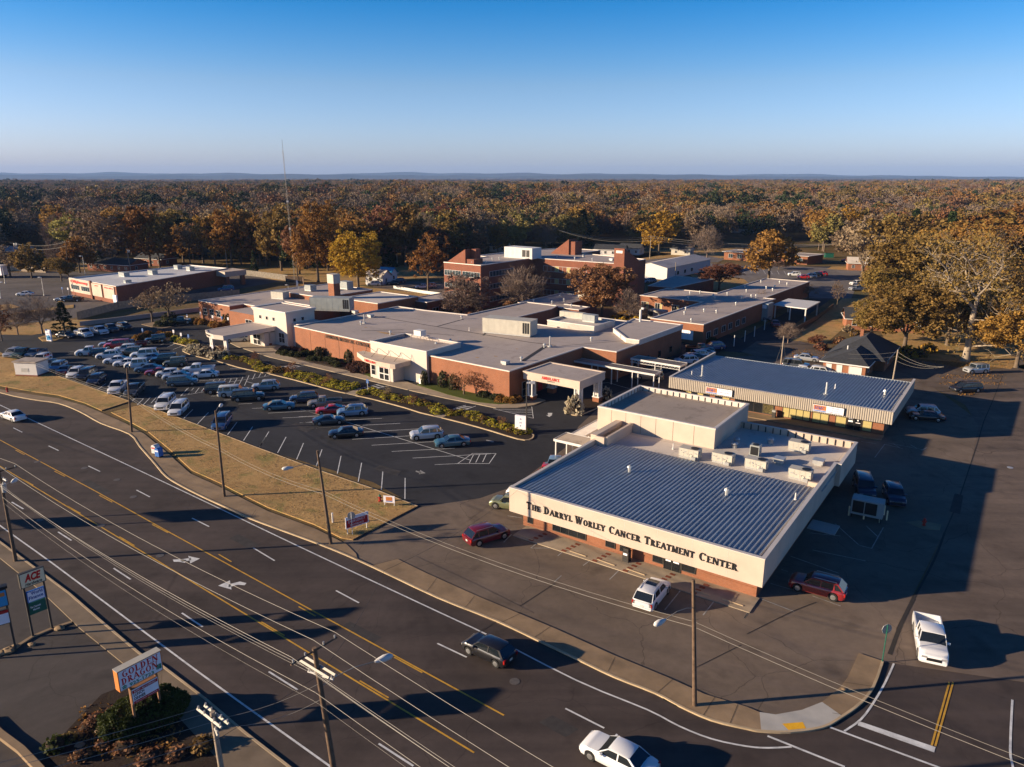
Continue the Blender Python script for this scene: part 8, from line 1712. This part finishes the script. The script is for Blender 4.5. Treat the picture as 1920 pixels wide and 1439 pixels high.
# near-left clipped hedge and bed plants
rs_ = np.random.RandomState(44)
c0 = G(272, 1352); t = thing('clipped_hedge', 'large clipped oval green hedge under the restaurant sign', 'hedge', (c0.x, c0.y, 0), rad(38))
g = rs_.normal(size=(9000,3)); g /= np.linalg.norm(g, axis=1)[:,None]; g[:,2] = np.abs(g[:,2]); lump = 1 + .07*np.sin(g[:,0]*9)*np.cos(g[:,1]*7) + .04*np.sin(g[:,2]*14+g[:,0]*5)
g = np.sign(g)*np.abs(g)**np.array([.82,.82,.75]); g *= (lump*rs_.uniform(.95,1.03,size=9000))[:,None]; g *= np.array([2.7,1.75,1.75])
LEAF['hedge'] = leaf_mat('hedge_leaves', [(.02,.03,.008),(.05,.065,.016),(.10,.105,.025)])
link('foliage', quads_mesh('foliage', g, .075*rs_.uniform(.6,1.4,size=9000), 6, LEAF['hedge']), t); part('inner_twigs', MB().blob((0,0,.1),2.45,1.55,1.5,3,.02,16,10), m_mulch, t, 60)
for i,(x,y,R,Hh,k) in enumerate(((104,1402,.75,.75,'hedge'),(128,1388,.5,.45,'olive'),(150,1420,.6,.4,'russet'),(200,1395,.7,.35,'russet'),(235,1400,.8,.35,'russet'),(180,1350,.7,.3,'russet'),(165,1365,.6,.3,'russet'),(382,1400,.8,.6,'olive'),(280,1420,.8,.35,'russet'),(330,1415,.7,.35,'russet'),(215,1335,.6,.3,'russet'))):
    shrub(x, y, R, Hh, k, 'loose', ['low green bush in the shrub bed at the bottom left','low olive bush in the shrub bed at the bottom left'][i % 2] if k != 'russet' else 'patch of low rusty plants in the bottom left bed', 'plants in the bottom left bed', i)
# fallen leaves (uncountable)
pts_ = []
rs_ = np.random.RandomState(12)
for (x0,x1,y0,y1,n_) in ((1765,1880,703,712,260),(1762,1880,716,722,220),(1800,1830,738,742,90),(1690,1900,676,690,500),(1480,1600,655,668,200),(150,330,1330,1420,900)):
    for _ in range(n_): q = G(rs_.uniform(x0,x1), rs_.uniform(y0,y1)); pts_.append((q.x, q.y, .06 if y0 < 1000 else .13))
o = link('fallen_leaves', quads_mesh('fallen_leaves', np.array(pts_)+rs_.normal(0,.25,size=(len(pts_),3))*np.array([1,1,.05]), .10*rs_.uniform(.5,1.5,size=len(pts_)), 3, LEAF['orange'])); o['kind'] = 'stuff'; tag(o, 'scattered fallen leaves on the ground', 'leaves')

# short dead grass standing on the verge (uncountable)
LEAF['straw'] = leaf_mat('straw_grass', [(.26,.165,.06),(.36,.235,.09),(.44,.30,.12)], 0, .01, .3)
def inside(x, y, P):
    c = False
    for i in range(len(P)):
        (x1,y1),(x2,y2) = P[i-1], P[i]
        if (y1 > y) != (y2 > y) and x < (x2-x1)*(y-y1)/(y2-y1)+x1: c = not c
    return c
gp = []; PB = [(v.x, v.y) for v in px(*lawn_b)]; PA = [(v.x, v.y) for v in px((0,661),(20,670),(45,678),(83,697),(105,705),(244,754),(191,771),(160,757),(110,742),(60,735),(0,724))]
rs_ = np.random.RandomState(77)
for P_, n_ in ((PB, 30000), (PA, 9000)):
    xs = [p[0] for p in P_]; ys_ = [p[1] for p in P_]
    for a, b in zip(rs_.uniform(min(xs),max(xs),n_), rs_.uniform(min(ys_),max(ys_),n_)):
        if math.sin(a*.9+b*.4)+math.sin(b*1.3-a*.3)+math.sin(a*.21)+rs_.normal(0,1.0) > -.3 and inside(a, b, P_): gp.append((a, b, .115))
o = link('dead_grass', quads_mesh('dead_grass', np.array(gp), .05*rs_.uniform(.5,1.5,size=len(gp)), 3, LEAF['straw'])); o['kind'] = 'stuff'; tag(o, 'short straw-coloured winter grass on the verge', 'grass')

# ------------------------------------------------------------------ haze
HAZE = True
if HAZE:
    hb_ = MB().box(-17500,-300,-1.0,17500,17800,260); hm = bpy.data.materials.new('haze'); hm.use_nodes = True; n = hm.node_tree.nodes; n.clear(); o = n.new('ShaderNodeOutputMaterial'); v = n.new('ShaderNodeVolumePrincipled')
    v.inputs['Color'].default_value = (.34,.56,1,1); v.inputs['Density'].default_value = 5e-5; v.inputs['Anisotropy'].default_value = 0.0; hm.node_tree.links.new(v.outputs[0], o.inputs['Volume'])
    ho = link('haze', hb_.mesh('haze', hm)); ho['kind'] = 'stuff'; ho['label'] = 'thin blue haze over the whole scene'; ho['category'] = 'haze'

# ------------------------------------------------------------------ ordinals: labels that coincide are told apart by their order from the left
def ordinal(n):
    words = ['first','second','third','fourth','fifth','sixth','seventh','eighth','ninth','tenth','eleventh','twelfth']
    if n < 12: return words[n]
    return '%d%s' % (n+1, 'th' if 10 <= (n+1) % 100 <= 20 else {1:'st',2:'nd',3:'rd'}.get((n+1) % 10, 'th'))
bpy.context.view_layer.update()
seen = {}
for o in QUEUE: seen.setdefault(o['label'], []).append(o)
def ref(o): return proj(o.matrix_world.translation)
for lab, os_ in seen.items():
    if len(os_) > 1:
        os_.sort(key=lambda o: ref(o)[0]); n_ = len(os_)
        for i, o in enumerate(os_):
            o['label'] = lab + (', leftmost' if i == 0 else ', rightmost' if i == n_-1 else ', %s from left' % ordinal(i))
            if 'group' not in o: o['group'] = lab
for o in QUEUE:
    if not 4 <= len(o['label'].split()) <= 16: print('LEN', o['label'])
print('objects', len(bpy.data.objects), 'trees far', len(far), 'near', len(near))
